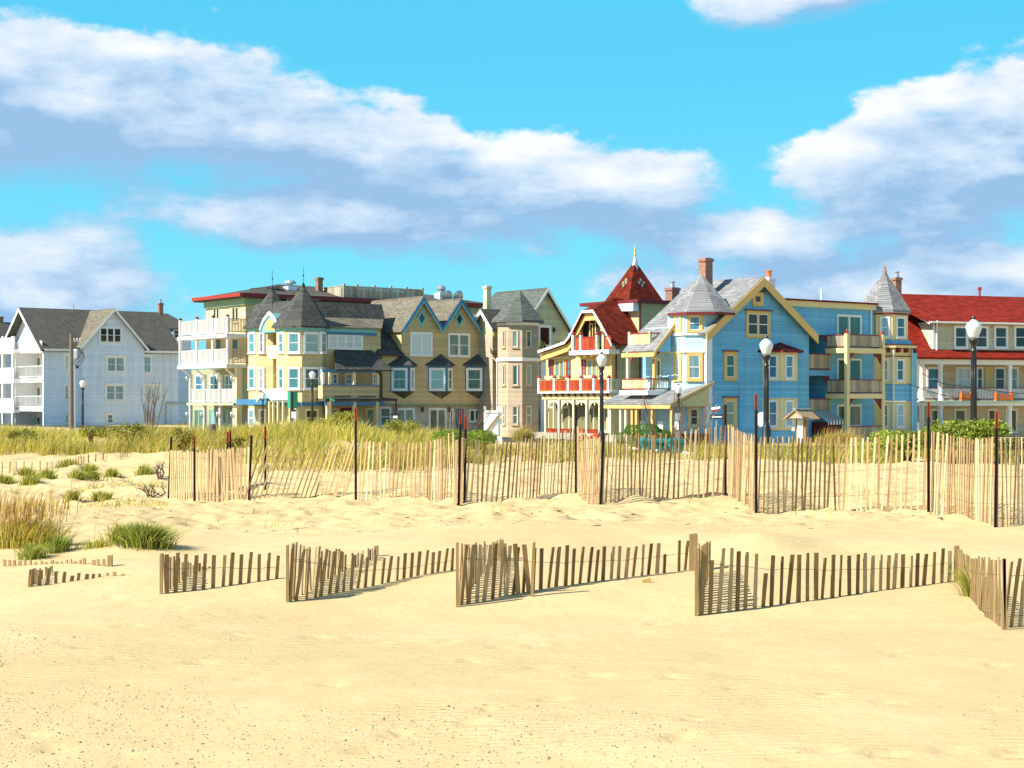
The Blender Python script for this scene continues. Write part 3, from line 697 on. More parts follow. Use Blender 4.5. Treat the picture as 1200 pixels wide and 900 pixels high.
# =================================================================== dark roofed houses half hidden beside the white house
H = House('grey_house', 0, 205, 37, 'dark roofed house just showing behind the white house porch at the far left', 'house', HG)
ze = H.zz(396, 0, 0); zr = H.zz(377, 0, 4); x0, x1 = H.xx(-30, 0), H.xx(25, 0)
solid('wall', H, [(x0, 0), (x1, 0), (x1, 8), (x0, 8)], 0, ze, M['white_s'])
m = MB(); m.slab([(x0, -.4, ze), (x1, -.4, ze), (x1, 4, zr), (x0, 4, zr)]); m.slab([(x0, 8.4, ze), (x1, 8.4, ze), (x1, 4.003, zr), (x0, 4.003, zr)]); m.build('roof', M['sh_dark'], H.root)
chimney(H, -3, 3, 371, 380, H.xx(1, 4), 4, M['brick'])
H = House('grey_house', 196, 215, 37, 'small grey roofed house showing between the white house chimney and the balconied house', 'house', HG)
ze = H.zz(392, 0, 0); zr = H.zz(367, 0, 4); x1 = H.xx(224, 0)
solid('wall', H, [(-5, 0), (x1, 0), (x1, 8), (-5, 8)], 0, ze, M['white_s'])
m = MB(); m.slab([(-5, -.5, H.zz(385, 0, 0)), (x1 + .4, -.5, H.zz(385, 0, 0)), (x1 - 1.5, 4, zr), (-5, 4, zr)]); m.slab([(-5, 8.5, ze), (x1 + .4, 8.5, ze), (x1 - 1.5, 4.003, zr), (-5, 4.003, zr)])
m.slab([(x1 + .4, -.5, H.zz(385, 0, 0)), (x1 + .4, 8.5, H.zz(385, 0, 0)), (x1 - 1.5, 4.003, zr)]); m.build('roof', M['sh_grey'], H.root)
win(Face(H, (0, 0), (x1, 0)), 203, 386, 211, 397, M['whitep'], M['g_dark'], 1)

# =================================================================== balconied house with red edged roof
H = House('balconied_house', 267, 148, 37, 'tall cream house with white stacked balconies and a red edged flat roof', 'house', HG)
W = H.yy(211.5, 0); FD = Face(H, (0, W), (0, 0)); fy = lambda py, px=240: FD.z(py, px=px)
xB = 2.0; WB = H.yy(241.5, xB); LB = H.xx(575, .4)
zroof = H.zz(352, xB, WB / 2)
xL = .8; WL = H.yy(223, xL); FL = Face(H, (xL, WL), (xL, 0))
solid('wall', H, [(xB, .4), (LB, .4), (LB, 10), (xB, WB)], fy(431.4), zroof, M['cream_s']); solid('lower_wall', H, [(3.62, .4), (LB, .4), (LB, 10), (3.62, WB)], 0, fy(431.6), M['cream_s'])
# floors
for yt, yb, x0 in ((393, 396.8, -.25), (427.6, 431.5, -.25)):
    m = MB(); m.box(x0, xB - .01, -.2, W + .2, fy(yb), fy(yt)); m.build('balcony_floor', M['whitep'], H.root)
m = MB(); m.box(xL - .3, 3.5, -.1, WL + .2, FL.z(475, px=250), FL.z(472, px=250)); m.build('porch_roof', M['sage'], H.root)
zs = FL.z(472, px=250)
pxs = (211.5, 231, 249.5, 267)
for p in pxs:
    post(FD, p, 373 + (240 - p) * .08, 0, M['whitep'], .24, -.12, cap=M['maroon'], z0=fy(393.5))
    post(FD, p, 397, 0, M['whitep'], .24, -.12, z0=fy(428))
for a, b in zip(pxs[:-1], pxs[1:]):
    rail(FD, a + 1.2, b - 1.2, 375, 391, 240, M['whitep'], M['whitewood'], .15, .095, n=-.12)
    rail(FD, a + 1.2, b - 1.2, 410, 426.5, 240, M['whitep'], M['whitewood'], .15, .095, n=-.12)
SD = Face(H, (0, 0), (xB, 0))
for yt, yb in ((375, 391), (410, 426.5)): rail_s(SD, .15, SD.L, fy(yt), fy(yb), M['deckwood'], M['deckwood'], .16, .09, n=-.1)
# back walls, doors and shutters upstairs
FB = Face(H, (xB, WB), (xB, .4))
for a in ((250, 360, 257.5, 378), (272, 359, 280, 378)): win(FB, *a, M['cream'], M['g_dark'], 2, sash=False, tw=.1, hood=M['maroon'])
for a in ((253, 396, 260, 418), (272, 396, 280, 420)): win(FB, *a, M['cream'], M['g_dark'], 1, tw=.1, sash=False)
m = MB(); m.box(xB - .8, xB - .003, H.yy(262, xB), H.yy(257, xB), fy(397), fy(372)); m.build('screen_wall', M['cream'], H.root)
# roof: red edge towards the sea, dark edge along the side, low slopes
zc = zroof + .02
m = MB(); m.box(xB - .9, LB + .3, -.5, WB + .9, zc, zc + .34); m.build('roof_deck', M['sh_dark'], H.root)
m = MB(); m.box(xB - 1.05, xB - .9, -.52, WB + .95, zc + .1, zc + .42); m.box(xB - .9, xB + 1.5, WB + .9, WB + 1.05, zc + .1, zc + .42); m.build('fascia', M['redp'], H.root)
m = MB(); m.box(xB - .9, LB + .35, -.62, -.5, zc + .05, zc + .42); m.build('fascia', M['maroon'], H.root)
m = MB(); m.box(xB - .25, LB + .05, .12, .395, zc - .62, zc - .004); m.box(xB - .25, xB - .004, .395, WB, zc - .62, zc - .004); m.build('frieze', M['greenp'], H.root)
zt = H.zz(334, xB + 8, 5)
m = MB()
m.slab([(xB - .7, -.4, zc + .4), (LB, -.4, zc + .4), (LB - 5, 5, zt - .3), (xB + 6, 5, zt)], .1)
m.slab([(xB - .7, -.4, zc + .4), (xB + 6, 5, zt), (xB - .7, WB + .7, zc + .4)], .1)
m.slab([(xB - .7, WB + .7, zc + .4), (LB, 10, zc + .4), (LB - 5, 5.003, zt - .3), (xB + 6, 5.003, zt)], .1)
m.build('roof', M['sh_grey'], H.root)
m = MB(); x0, x1 = H.xx(384, -.6), H.xx(460, -.6)
m.slab([(x0 - 6, -1.0, H.zz(374, x0, 0)), (x1 + 1, -1.0, H.zz(374, x1, 0)), (x1 + 1, .0, zc - .05), (x0 - 6, .0, zc - .05)], .1); m.build('mansard_roof', M['sh_dark'], H.root)
# wall lamps and brackets under the deck
for p in (223.5, 240, 258.5, 275): post(FL, p, 439, 0, M['whitep'], .26, -.13, z0=0)
m = MB()
for p in (223.5, 240, 258.5, 275):
    a = FL.s_(p); z0 = FL.z(441, px=p); z1 = fy(431.5)
    P = FL.pt(a, 0, 0); m.tube((P[0] - .05, P[1], z0), (-.1, P[1] + .25, z1), .11, .11, 4)
    bb = m.build('bracket', M['whitep'], H.root); m = MB()
for a, b in ((223.5, 240), (240, 258.5), (258.5, 275)):
    rail(FL, a + 1.2, b - 1.2, 456, 470.5, 250, M['whitep'], M['whitewood'], .15, .095, n=-.12)
F3 = Face(H, (3.4, W), (3.4, -.1))
m = MB(); WP = H.yy(225, 3.4); m.box(3.4, 3.6, .2, WP, 0, fy(431.6)); m.build('porch_wall', M['shadeolive'], H.root)  # shadow inside the porch painted into the wall as grey olive
F3 = Face(H, (3.4, WP), (3.4, 0))
for i, (a, b) in enumerate(((229, 238), (246, 256), (264, 273))):
    win(F3, a, 439, b, 462, M['whitep'], M['g_blue'], 2 if i else 1, tw=.12)
    win(F3, a - 1, 479, b + 1, 508, M['sage'], M['g_teal'], 2, sash=False, tw=.12, name='glass_door')
solid('corner_pier', H, [(xL, -.15), (xL + .55, -.15), (xL + .55, .2), (xL, .2)], 0, fy(431.6), M['cream'])
def lantern(f, px, py, n=.18, parent=None, mat=None, label=None):
    a = f.s_(px); z = f.z(py, a=a); c = f.pt(a, n, z)
    m = MB(); m.lathe([(.03, -.2), (.10, -.14), (.12, .1), (.07, .2), (.02, .28)], c, 8); m.tube(f.pt(a, -.02, z - .2), (c[0], c[1], z - .2), .03)
    return m.build('wall_lamp', mat or M['black'], parent or f.H.root)
for p in (221, 238, 257, 273.5): lantern(FL, p, 444, .2, mat=M['metal']); lantern(FL, p, 486, .2, mat=M['metal'])
# things on the roof
x, y = H.xx(374, 3), 3
chimney(H, 369, 378, 325, 346, x, y, M['brick'])
m = MB(); x = H.xx(340, 3); z0, z1 = H.zz(347, x, 3), H.zz(336, x, 3); m.box(x - .5, x + .5, 2.5, 3.5, z0 - .6, z1); o = m.build('roof_vent', M['whitemetal'], H.root)
m = MB(); m.lathe([(.3, 0), (.3, .3), (.62, .3), (.45, .55), (.1, .6)], (x, 3, z1 + .003), 14); m.build('vent_cap', M['metal'], o)
m = MB(); x = H.xx(310, 3); m.slab([(x - 1.3, 3.6, H.zz(339, x, 3)), (x + .9, 1.6, H.zz(335.5, x, 3)), (x + 1.3, 2.6, H.zz(334, x, 3)), (x - .6, 4.4, H.zz(337, x, 3))], .25); m.box(x - .1, x + .6, 2.4, 3.1, zc + .2, H.zz(337, x, 3)); m.build('skylight', M['sh_dark'], H.root)
m = MB(); x = H.xx(517, 2); z0, z1 = H.zz(352, x, 2), H.zz(343.5, x, 2); m.box(x - .5, x + .5, 1.5, 2.5, z0 - 1, z1); o = m.build('roof_vent', M['whitemetal'], H.root)
m = MB(); m.lathe([(.42, 0), (.45, .25), (.34, .28), (.5, .38), (.5, .55), (.3, .75), (.05, .8)], (x, 2, z1 + .003), 14); m.build('turbine', M['metal'], o)
for px in (525, 537.5):
    m = MB(); x = H.xx(px, 1); z = H.zz(347.5, x, 1)
    m.lathe([(.02, -.12), (.35, -.08), (.62, .08), (.6, .1), (.33, -.04), (.02, -.08)], (0, 0, 0), 16)
    m.v = [(x + vx, 1 + vz * .9 - vy * .3, z + vy) for vx, vy, vz in m.v]; m.tube((x, 1.1, z), (x, 1.3, z - 1), .05); m.build('satellite_dish', M['sh_dark'] if False else M['metal'], H.root)
# roof terrace screen
x0, x1 = H.xx(401, -.2), H.xx(495, -.2)
f = Face(H, (x0, -.2), (H.xx(496, -.2), -.2)); zb = zc + .3
zt_ = H.zz(336.5, H.xx(440, -.2), -.2)
tf = empty('roof_screen', (0, 0, 0), 0); tf.parent = H.root
for i, p in enumerate((403, 418.5, 438.5, 458, 476, 495)):
    a = f.s_(p); m = MB(); m.fbox(f, a - .1, a + .1, -.1, .1, zb, zt_ + .18); m.build('screen_post', M['greywood'], tf)
for i, (a, b) in enumerate(((403, 418.5), (418.5, 438.5), (438.5, 458), (458, 476), (476, 495))):
    rail_s(f, f.s_(a) + .1, f.s_(b) - .1, zt_, zb + .1, M['greywood'], M['greywood'], .16, .155 if i in (0, 4) else .12, parent=tf, name='screen_panel')
fs = Face(H, (x0, 4), (x0, -.2)); rail_s(fs, .1, fs.L - .1, zt_, zb + .1, M['greywood'], M['greywood'], .16, .155, parent=tf, name='screen_panel')
# =================================================================== tan house with the two pointed turrets
H = House('turreted_house', 354, 133, 37, 'tan house with twin pointed slate turrets, two steep gables and three blue bay windows', 'house', HG)
T2 = [(-.95, 2.6), (-.95, .95), (0, 0), (1.9, 0), (2.8, .9), (2.8, 2.6)]
FC = Face(H, (0, 0), (1.9, 0)); FBb = Face(H, (-.95, .95), (0, 0)); FA = Face(H, (-.95, 2.6), (-.95, .95)); FDd = Face(H, (1.9, 0), (2.8, .9))
ys = .8; zT = FC.z(381.5, px=354)
L = H.xx(583, ys); S = Face(H, (0, ys), (L, ys)); W = 9
sx = lambda p: S.s_(p); sz = lambda py, p: S.z(py, px=p)
turret(H, T2, zT, (.95, 1.45, H.zz(333.5, .95, 1.45)), .42, M['olive_s'], M['sh_dark'], fin=(1.5, M['black']))
DY = 4.9
T1 = [(x, y + DY) for x, y in T2]
zT1 = H.zz(382.5, -.95, 1.5 + DY)
turret(H, T1, zT1, (.75, 1.5 + DY, H.zz(337, .75, 1.5 + DY)), .42, M['olive_s'], M['sh_dark'], fin=(1.5, M['black']))
FA1 = Face(H, (-.95, 2.6 + DY), (-.95, .95 + DY)); FB1 = Face(H, (-.95, .95 + DY), (0, DY))
for P in (T2, T1):
    zq = zT if P is T2 else zT1
    ring(H, P, .05, zq - .42, zq - .19, M['teal'], 'frieze'); ring(H, P, .09, zq - .188, zq - .004, M['whitep'], 'cornice')
    z1 = FC.z(471.5, px=354); ring(H, P, .06, z1 - .28, z1, M['navy'], 'band')
for f, x0, x1 in ((FBb, 337, 352), (FC, 355.8, 375), (FDd, 376, 382), (FA, 326.3, 333), (FA1, 291.2, 299.3), (FB1, 303, 310)):
    win(f, x0, 389, x1, 414, M['whitep'], M['g_teal'], tw=.15); win(f, x0, 430, x1, 456.5, M['whitep'], M['g_teal'], tw=.15)
win(FA1, 291.5, 479, 299, 500, M['whitep'], M['g_teal']); win(FB1, 303, 479, 312, 500, M['whitep'], M['g_teal'])
win(FBb, 337, 479, 351, 500, M['tanp'], M['g_dark']); win(FC, 357, 479, 373, 500, M['tanp'], M['g_dark'])
# body behind the turrets
zE = sz(385, 410)
solid('wall', H, [(.3, ys), (sx(446) + .0, ys), (sx(446), W), (.3, W)], 0, zE, M['olive_s'])
# recess between turrets
m = MB(); z = H.zz(413, 0, 3); m.box(-.6, .3, 2.65, DY - .05, z - .5, z); m.build('balcony_floor', M['cream'], H.root)
rf = Face(H, (-.62, DY), (-.62, 2.6)); rail_s(rf, .05, rf.L - .05, H.zz(405, 0, 3), z, M['whitep'], M['whitewood'], .1, .09)
m = MB(); z = H.zz(455, 0, 3); m.box(-.6, .3, 2.65, DY - .05, z - 1.6, z); m.build('balcony_floor', M['cream'], H.root)
fr = Face(H, (.3, DY), (.3, 2.6)); win(fr, 314, 390, 318.5, 411, M['whitep'], M['g_teal']); win(fr, 314, 432, 318.5, 452, M['whitep'], M['g_dark'])
m = MB(); m.fprism(Face(H, (-.95, DY + .3), (-.95, 2.3)), [(0, zT - .45), (2.9, zT - .45), (2.9, zT), (1.5, zT + 1.15), (0.05, zT)], -2.5, 0); m.build('arch_gable', M['teal'], H.root)
roofboard(Face(H, (-.96, DY + .3), (-.96, 2.3)), [(-.15, zT - .05), (.5, zT + .75), (1.5, zT + 1.3), (2.5, zT + .75), (3.05, zT - .05)], .3, 0, .12, M['whitep'], 'arch_trim')
m = MB(); f_ = Face(H, (-.955, DY + .3), (-.955, 2.3)); m.fprism(f_, [(1.5 + .85 * math.cos(R(a)), zT - .3 + .95 * math.sin(R(a))) for a in range(0, 181, 20)], -.02, .03); m.build('arch_panel', M['yellowp'], H.root)
m = MB(); zg = H.zz(370, 1.2, 3.2); zga = H.zz(351.5, 1.2, 3.2); m.fprism(Face(H, (.6, 4.1), (.6, 2.4)), [(0, zg - .6), (1.7, zg - .6), (1.7, zg - .3), (.85, zga), (0, zg - .3)], -2.5, 0); m.build('dormer_wall', M['cream_s'], H.root)
m = MB()
m.slab([(.45, 2.2, zg - .5), (3.5, 2.2, zg - .5), (3.5, 3.25, zga + .12), (.45, 3.25, zga + .12)], .1); m.slab([(.45, 4.3, zg - .5), (3.5, 4.3, zg - .5), (3.5, 3.253, zga + .12), (.45, 3.253, zga + .12)], .1); m.build('dormer_roof', M['sh_dark'], H.root)
# mansard over the left part
z1 = sz(384, 410); z2 = H.zz(372, 4, 2.2); z3 = H.zz(354, 4, 2.8); xr = sx(462)
m = MB()
m.slab([(1.9, ys - .4, z1), (xr - 1.5, ys - .4, z1), (xr - .2, 2.2, z2), (1.6, 2.2, z2)], .12); m.build('roof_skirt', M['sh_tan'], H.root)
m = MB(); m.slab([(-.1, 2.2, z2 - .02), (xr, 2.2, z2 - .02), (xr, 2.8, z3), (.5, 2.8, z3)], .12); m.slab([(-.1, 2.2, z2 - .02), (.5, 2.8, z3), (.5, W, z3), (-.1, W, z2)], .12)
m.slab([(.5, 2.803, z3), (xr, 2.803, z3), (xr, W, z3), (.5, W, z3)], .12); m.build('mansard_roof', M['sh_dark'], H.root)
m = MB(); m.fbox(S, 2.5, sx(441), .02, .16, zE - .32, zE - .02); m.build('frieze', M['teal'], H.root)
m = MB(); m.fbox(S, 2.5, sx(441), .02, .11, zE - .55, zE - .325); m.build('frieze', M['navy'], H.root)
win(S, 384, 391, 425, 409, M['whitep'], M['g_pale'], 4, tw=.14)
# enclosed porch below
zp1, zp0 = sz(410, 410), sz(433, 410); px0, px1 = sx(375), sx(446)
yo = -1.0; SP = Face(H, (0, yo), (L, yo)); pz = lambda py: SP.z(py, px=415)
m = MB(); m.slab([(px0 + .3, yo - .3, pz(433)), (sx(445), yo - .3, pz(433)), (sx(436), ys, zp1), (px0 + 1.4, ys, zp1)], .14); m.build('porch_roof', M['sh_dark'], H.root)
a0, a1 = SP.s_(378), SP.s_(444)
m = MB(); m.fbox(SP, a0, a1, -1.75, 0, pz(467), pz(452)); m.build('parapet', M['olive_s'], H.root)
m = MB(); m.fbox(SP, a0, a1, -.1, .05, pz(436.5), pz(433.3)); m.fbox(SP, a0, a1, -.12, .08, pz(452), pz(450.8)); m.build('porch_beam', M['navy'], H.root)
for p in (379, 386.5, 415, 442.5): post(SP, p, 436, 0, M['cream'], .2, -.12, z0=pz(451))
for a in ((389, 437, 396, 451), (404, 437, 413, 451), (436, 437, 441, 451)): win(S, *a, M['whitep'], M['g_blue'], tw=.12)
m = MB()
for p0, p1 in ((391, 411), (420, 440)): m.fbox(SP, SP.s_(p0), SP.s_(p1), -.02, .03, pz(465.2), pz(464)); 
m.build('scupper', M['maroon'], H.root)
m = MB(); m.fbox(SP, a0, SP.s_(462), -1.78, .5, pz(470), pz(467.2)); m.build('lower_roof', M['sh_dark'], H.root)
m = MB(); m.fbox(SP, a0, SP.s_(449), .3, .42, pz(475), pz(471)); m.build('band', M['navy'], H.root)
for p in (384, 415, 441.5): post(SP, p, 471, 0, M['tanp'], .26, .3, z0=0)
win(S, 388, 478, 396, 500, M['tanp'], M['g_green']); win(S, 399, 478, 412, 504, M['maroon'], M['g_dark'], 2, sash=False, name='door'); win(S, 428, 478, 439, 506, M['tanp'], M['g_green'], sash=False, name='door')
win(S, 444.5, 476.5, 458, 500, M['whitep'], M['g_teal'])
x = SP.s_(447); downspout(H, [SP.pt(x - .6, 0, pz(433)), SP.pt(x, .05, pz(440)), SP.pt(x, .05, pz(467)), SP.pt(SP.s_(461), .4, pz(468)), SP.pt(SP.s_(462.5), .2, pz(473)), SP.pt(SP.s_(462.5), .2, 0)], M['black'], .07)
# right part with the two gables
xg0, xg1 = sx(446), sx(583)
zw = sz(416, 515); zgf = sz(473, 515)
solid('wall', H, [(xg0, ys), (xg1, ys), (xg1, W), (xg0, W)], 0, zgf, M['beige'])
solid('wall', H, [(xg0 + .003, ys - .25), (xg1, ys - .25), (xg1, W), (xg0 + .003, W)], zgf + .003, zw, M['olive_s'])
m = MB(); m.fbox(S, xg0, xg1, .2, .34, zgf - .12, zgf); m.build('band', M['greenp'], H.root)
G = Face(H, (0, ys - .25), (L, ys - .25)); gx = lambda p: G.s_(p); gz_ = lambda py, p: G.z(py, px=p)
pk = [(470, 386), (494, 349), (516, 385), (538, 351.5), (562.5, 388)]
poly = [(gx(470) + .1, zw + .003), (gx(562.5) - .1, zw + .003)] + [(gx(p), gz_(q, p)) for p, q in pk[::-1]]
m = MB(); m.fprism(G, poly, -3, 0); m.build('twin_gable_wall', M['olive_s'], H.root)
solid('side_wall', H, [(gx(470) + .1, ys + 2.7), (gx(470) + 2, ys + 2.7), (gx(470) + 2, W), (gx(470) + .1, W)], zw - .5, gz_(386, 470), M['cream_s'])
m = MB(); nf, nb = .35, -8.0
for (p, q), (p2, q2) in zip(pk[:-1], pk[1:]):
    e = .0; a, b = gx(p), gx(p2); za, zb = gz_(q, p) + .15, gz_(q2, p2) + .15
    if p == 470: a -= .25; za -= .38
    if p2 == 562.5: b += .25; zb -= .38
    m.slab([G.pt(a, nf, za), G.pt(b, nf, zb), G.pt(b, nb, zb), G.pt(a, nb, za)], .14)
m.build('gable_roof', M['sh_tan'], H.root)
G2 = G.off(nf + .003)
roofboard(G2, [(gx(p), gz_(q, p) + .08) for p, q in pk], .3, 0, .07, M['navy']); roofboard(G2, [(gx(p), gz_(q, p) - .225) for p, q in pk], .2, 0, .05, M['teal'])
for p, q in ((494, 373), (538, 374)):
    a, z = gx(p), gz_(q, p)
    d = [(a - .5, z), (a, z - .78), (a + .5, z), (a, z + .78)]; m = MB(); m.fprism(G, d, -.05, .06); o = m.build('diamond_window', M['teal'], H.root)
    d = [(a - .3, z), (a, z - .47), (a + .3, z), (a, z + .47)]; m = MB(); m.fprism(G, d, -.04, .07); m.build('pane', M['g_dark'], o)
win(G, 480.5, 389, 506.5, 417, M['whitep'], M['g_pale'], 2, sash=False, tw=.14); win(G, 525, 390.5, 550.5, 418, M['whitep'], M['g_green'], 2, sash=True, tw=.14)
# skirt roofs either side of the gables
m = MB()
m.slab([(xg0 - .6, ys - .6, zw - .1), (gx(472), ys - .6, zw - .1), (gx(470.5), ys + 2.2, sz(384, 460)), (xg0 + .8, ys + 2.2, sz(384, 460))], .12)
m.slab([(xg0 - .6, ys - .6, zw - .1), (xg0 + .8, ys + 2.2, sz(384, 460)), (xg0 - .2, W, sz(384, 460)), (xg0 - 1, W, zw - .1)], .12)
m.build('skirt_roof', M['sh_dark'], H.root); m = MB()
m.slab([(gx(562), ys - .6, zw - .1), (xg1 + .5, ys - .6, zw - .1), (gx(568), ys + 2.4, sz(390, 560)), (gx(562.5), ys + 2.4, sz(390, 560))], .12)
m.slab([(xg1 + .5, ys - .6, zw - .1), (xg1 + .5, W, zw - .1), (gx(568), W, sz(390, 560)), (gx(568), ys + 2.4, sz(390, 560))], .12)
m.build('skirt_roof', M['sh_dark'], H.root)
m = MB(); m.slab([(xg1 - .2, ys - .9, zgf + .1), (xg1 + 1.1, ys - .6, zgf + .0), (xg1 + .1, ys + 2, zgf + 1.2), (xg1 - .1, ys + 1, zgf + 1.2)], .12); m.build('small_roof', M['sh_dark'], H.root)
solid('side_wall', H, [(gx(563), ys + 1.5), (gx(575), ys + 1.5), (gx(575), W), (gx(563), W)], zw, sz(388, 565), M['olive_s'])
# blue bay windows
for x0, x1, xs, r0, r1 in ((457, 486.5, 476.7, 454, 489.5), (501, 530.8, 521, 498, 533.5), (544.5, 574, 565, 541.8, 577.5)):
    a0, a1 = gx(x0), gx(x1); am = (a0 + a1) / 2 + .15; dp = .75
    z1, z0 = gz_(429, x0 + 15), gz_(458.5, x0 + 15)
    A, Bp, Cp = G.pt(a0, -.02, 0)[:2], G.pt(am, dp, 0)[:2], G.pt(a1, -.02, 0)[:2]
    bay = empty('bay_window', (0, 0, 0)); bay.parent = H.root
    m = MB(); m.ext([A, Bp, Cp], z0, z1); m.build('bay_wall', M['navy'], bay)
    f1, f2 = Face(H, A, Bp), Face(H, Bp, Cp)
    q = f1.H.px(*Bp)
    for f, u0, u1 in ((f1, x0 + 1.6, q - 1.6), (f2, q + 1.3, x1 - 1.2)):
        win(f, u0, 431, u1, 457.5, M['whitep'], M['g_teal'], tw=.17, parent=bay)
    m = MB(); b3 = [G.pt(gx(r0), 0, 0)[:2], G.pt(am, dp + .45, 0)[:2], G.pt(gx(r1), 0, 0)[:2]]
    m.spire(b3, gz_(427.5, x0 + 15), G.pt(am - .1, -.01, gz_(414.5, x0 + 15)), .1); m.build('bay_roof', M['sh_dark'], bay)
    m = MB(); tip = G.pt(am, .0, gz_(467.5, x0 + 15)); m.add([(*A, z0 - .003), (*Bp, z0 - .003), (*Cp, z0 - .003), tip], [(0, 1, 2), (0, 3, 1), (1, 3, 2), (0, 2, 3)]); m.build('bay_bracket', M['sh_dark'], bay)
    m = MB(); m.ext([(A[0], A[1]), (Bp[0] + (Bp[0] - am) * 0, Bp[1] - .06), (Cp[0], Cp[1])], z1 + .002, z1 + .12); m.build('bay_cornice', M['teal'], bay)
# ground floor
for a, b in ((463, 485.5), (502, 523)): win(S, a, 478, b, 510, M['whitep'], M['g_green'], 2, sash=False, tw=.16, name='french_door')
win(S, 526.5, 479, 531, 505, M['whitep'], M['g_green'], tw=.1); win(S, 534, 479.5, 543, 506, M['navy'], M['g_dark'], sash=False, name='door'); win(S, 549.5, 479.5, 563, 494.5, M['whitep'], M['g_green'], 2, sash=False, tw=.1)
for p in (463, 494, 525.5): lantern(S, p, 480)
m = MB()
for i in range(12):
    a = sx(546 + i * 2); m.fbox(S, a - .015, a + .015, 1.5, 1.53, 0, sz(505, 555)); 
m.fbox(S, sx(545), sx(569.5), 1.49, 1.54, sz(505, 555), sz(504.5, 555) + .04); m.build('railing', M['black'], H.root)
# porch gable sign board between the turrets
m = MB(); f_ = Face(H, (-2.6, 5), (-2.6, 0)); a = f_.s_(311); z0, z1 = f_.z(467, a=a), f_.z(458, a=a)
m.fprism(f_, [(a - 1.1, z0), (a + 1.1, z0), (a, z1)], -2, 0); m.build('porch_gable', M['teal'], H.root)
roofboard(f_, [(a - 1.35, z0 - .1), (a, z1 + .15), (a + 1.35, z0 - .1)], .22, -2.05, .12, M['whitep'])
m = MB(); m.box(-2.65, -.9, 1.2, 6.5, z0 - .5, z0 - .05); m.build('porch_beam', M['navy'], H.root)
for p in (316, 320.5, 326, 332, 340, 347): post(f_, p, 470, 0, M['tanp'], .16, -.1, z0=0)
x = sx(584.5); 
# =================================================================== brown tower house
H = House('tower_house', 612, 141, 37, 'brown house with an eight sided tower, slate cone roof and a pale yellow gable', 'house', HG)
T = [(-.88, 2.4), (-.88, .88), (0, 0), (1.65, 0), (2.5, .88), (2.5, 2.4)]
fa, fb, fc = Face(H, T[0], T[1]), Face(H, T[1], T[2]), Face(H, T[2], T[3])
zt = fc.z(375, px=612)
ap = (.8, 1.4, H.zz(339.5, .8, 1.4))
turret(H, T, zt, ap, .55, M['brown_s'], M['sh_green'])
ring(H, T, .1, zt - .42, zt - .19, M['whitep']); z = fc.z(419, px=612); ring(H, T, .14, z - .3, z, M['whitep'], 'band')
for y0, y1, s_ in ((387, 407.5, 0), (427, 452, 0), (475, 498, 1)):
    for f, x0, x1 in ((fa, 588.8, 592.5), (fb, 599.8, 607.5), (fc, 615.8, 622.8)): win(f, x0, y0, x1, y1, M['brownp'], M['g_green'], tw=.09, sash=bool(s_), bars=M['whitep'])
yg = 2.4; xc = H.xx(638.5, yg); hw = H.xx(666, yg) - xc; zr = H.zz(338.5, xc, yg); ze = H.zz(384, xc, yg); Lr = H.yy(581, xc)
G = Face(H, (0, yg), (xc + 4, yg))
solid('wall', H, [(xc - hw, yg), (xc + hw, yg), (xc + hw, Lr), (xc - hw, Lr)], 0, ze, M['pale_s'])
m = MB(); m.fprism(G, [(xc - hw, ze + .003), (xc + hw, ze + .003), (xc, zr - .15)], -2, 0); m.build('gable', M['pale_s'], H.root)
m = MB(); k = (zr - ze) / hw
m.slab([(xc - hw - .3, yg - .45, ze - .3 * k + .1), (xc, yg - .45, zr + .1), (xc, Lr, zr + .1), (xc - hw - .3, Lr + 2, ze - .3 * k + .1)], .16)
m.slab([(xc + hw + .3, yg - .45, ze - .3 * k + .1), (xc + .003, yg - .45, zr + .1), (xc + .003, Lr, zr + .1), (xc + hw + .3, Lr + 2, ze - .3 * k + .1)], .16)
m.slab([(xc, Lr, zr + .1), (xc - hw - .3, Lr + 2, ze - .3 * k + .1), (xc + hw + .3, Lr + 2, ze - .3 * k + .1)], .16)
m.build('roof', M['sh_green'], H.root)
roofboard(G.off(.46), [(xc - hw - .3, ze - .3 * k + .05), (xc, zr + .05), (xc + hw + .3, ze - .3 * k + .05)], .34, 0, .05, M['whitep'])
win(G, 630.5, 381, 645.5, 407, M['whitep'], M['g_dark'], 1, sash=False, tw=.18, name='door')
m = MB(); m.fbox(G, H.xx(628, yg), H.xx(646, yg), 0, 1.2, H.zz(420, xc, yg), H.zz(417, xc, yg)); m.build('balcony_floor', M['whitep'], H.root)
g1 = G.off(1.15); rail(g1, 630, 646, 404, 417, 638, M['whitep'], M['whitewood'], .12, .06)
lantern(G, 648.5, 387, .12)
for p, q, r in ((633.5, 400, .45), (636, 396, .3), (655, 397, .3)):
    a = G.s_(p); V_, T_, c_ = [], [], []
win(G, 629, 427, 631.5, 448, M['whitep'], M['g_dark'], tw=.08); win(G, 629, 478, 640, 500, M['brownp'], M['g_dark'], tw=.08)
m = MB(); m.fbox(G, G.s_(632), G.s_(640), .0, .25, 0, H.zz(424, xc, yg)); m.build('corner_board', M['white_s'], H.root)
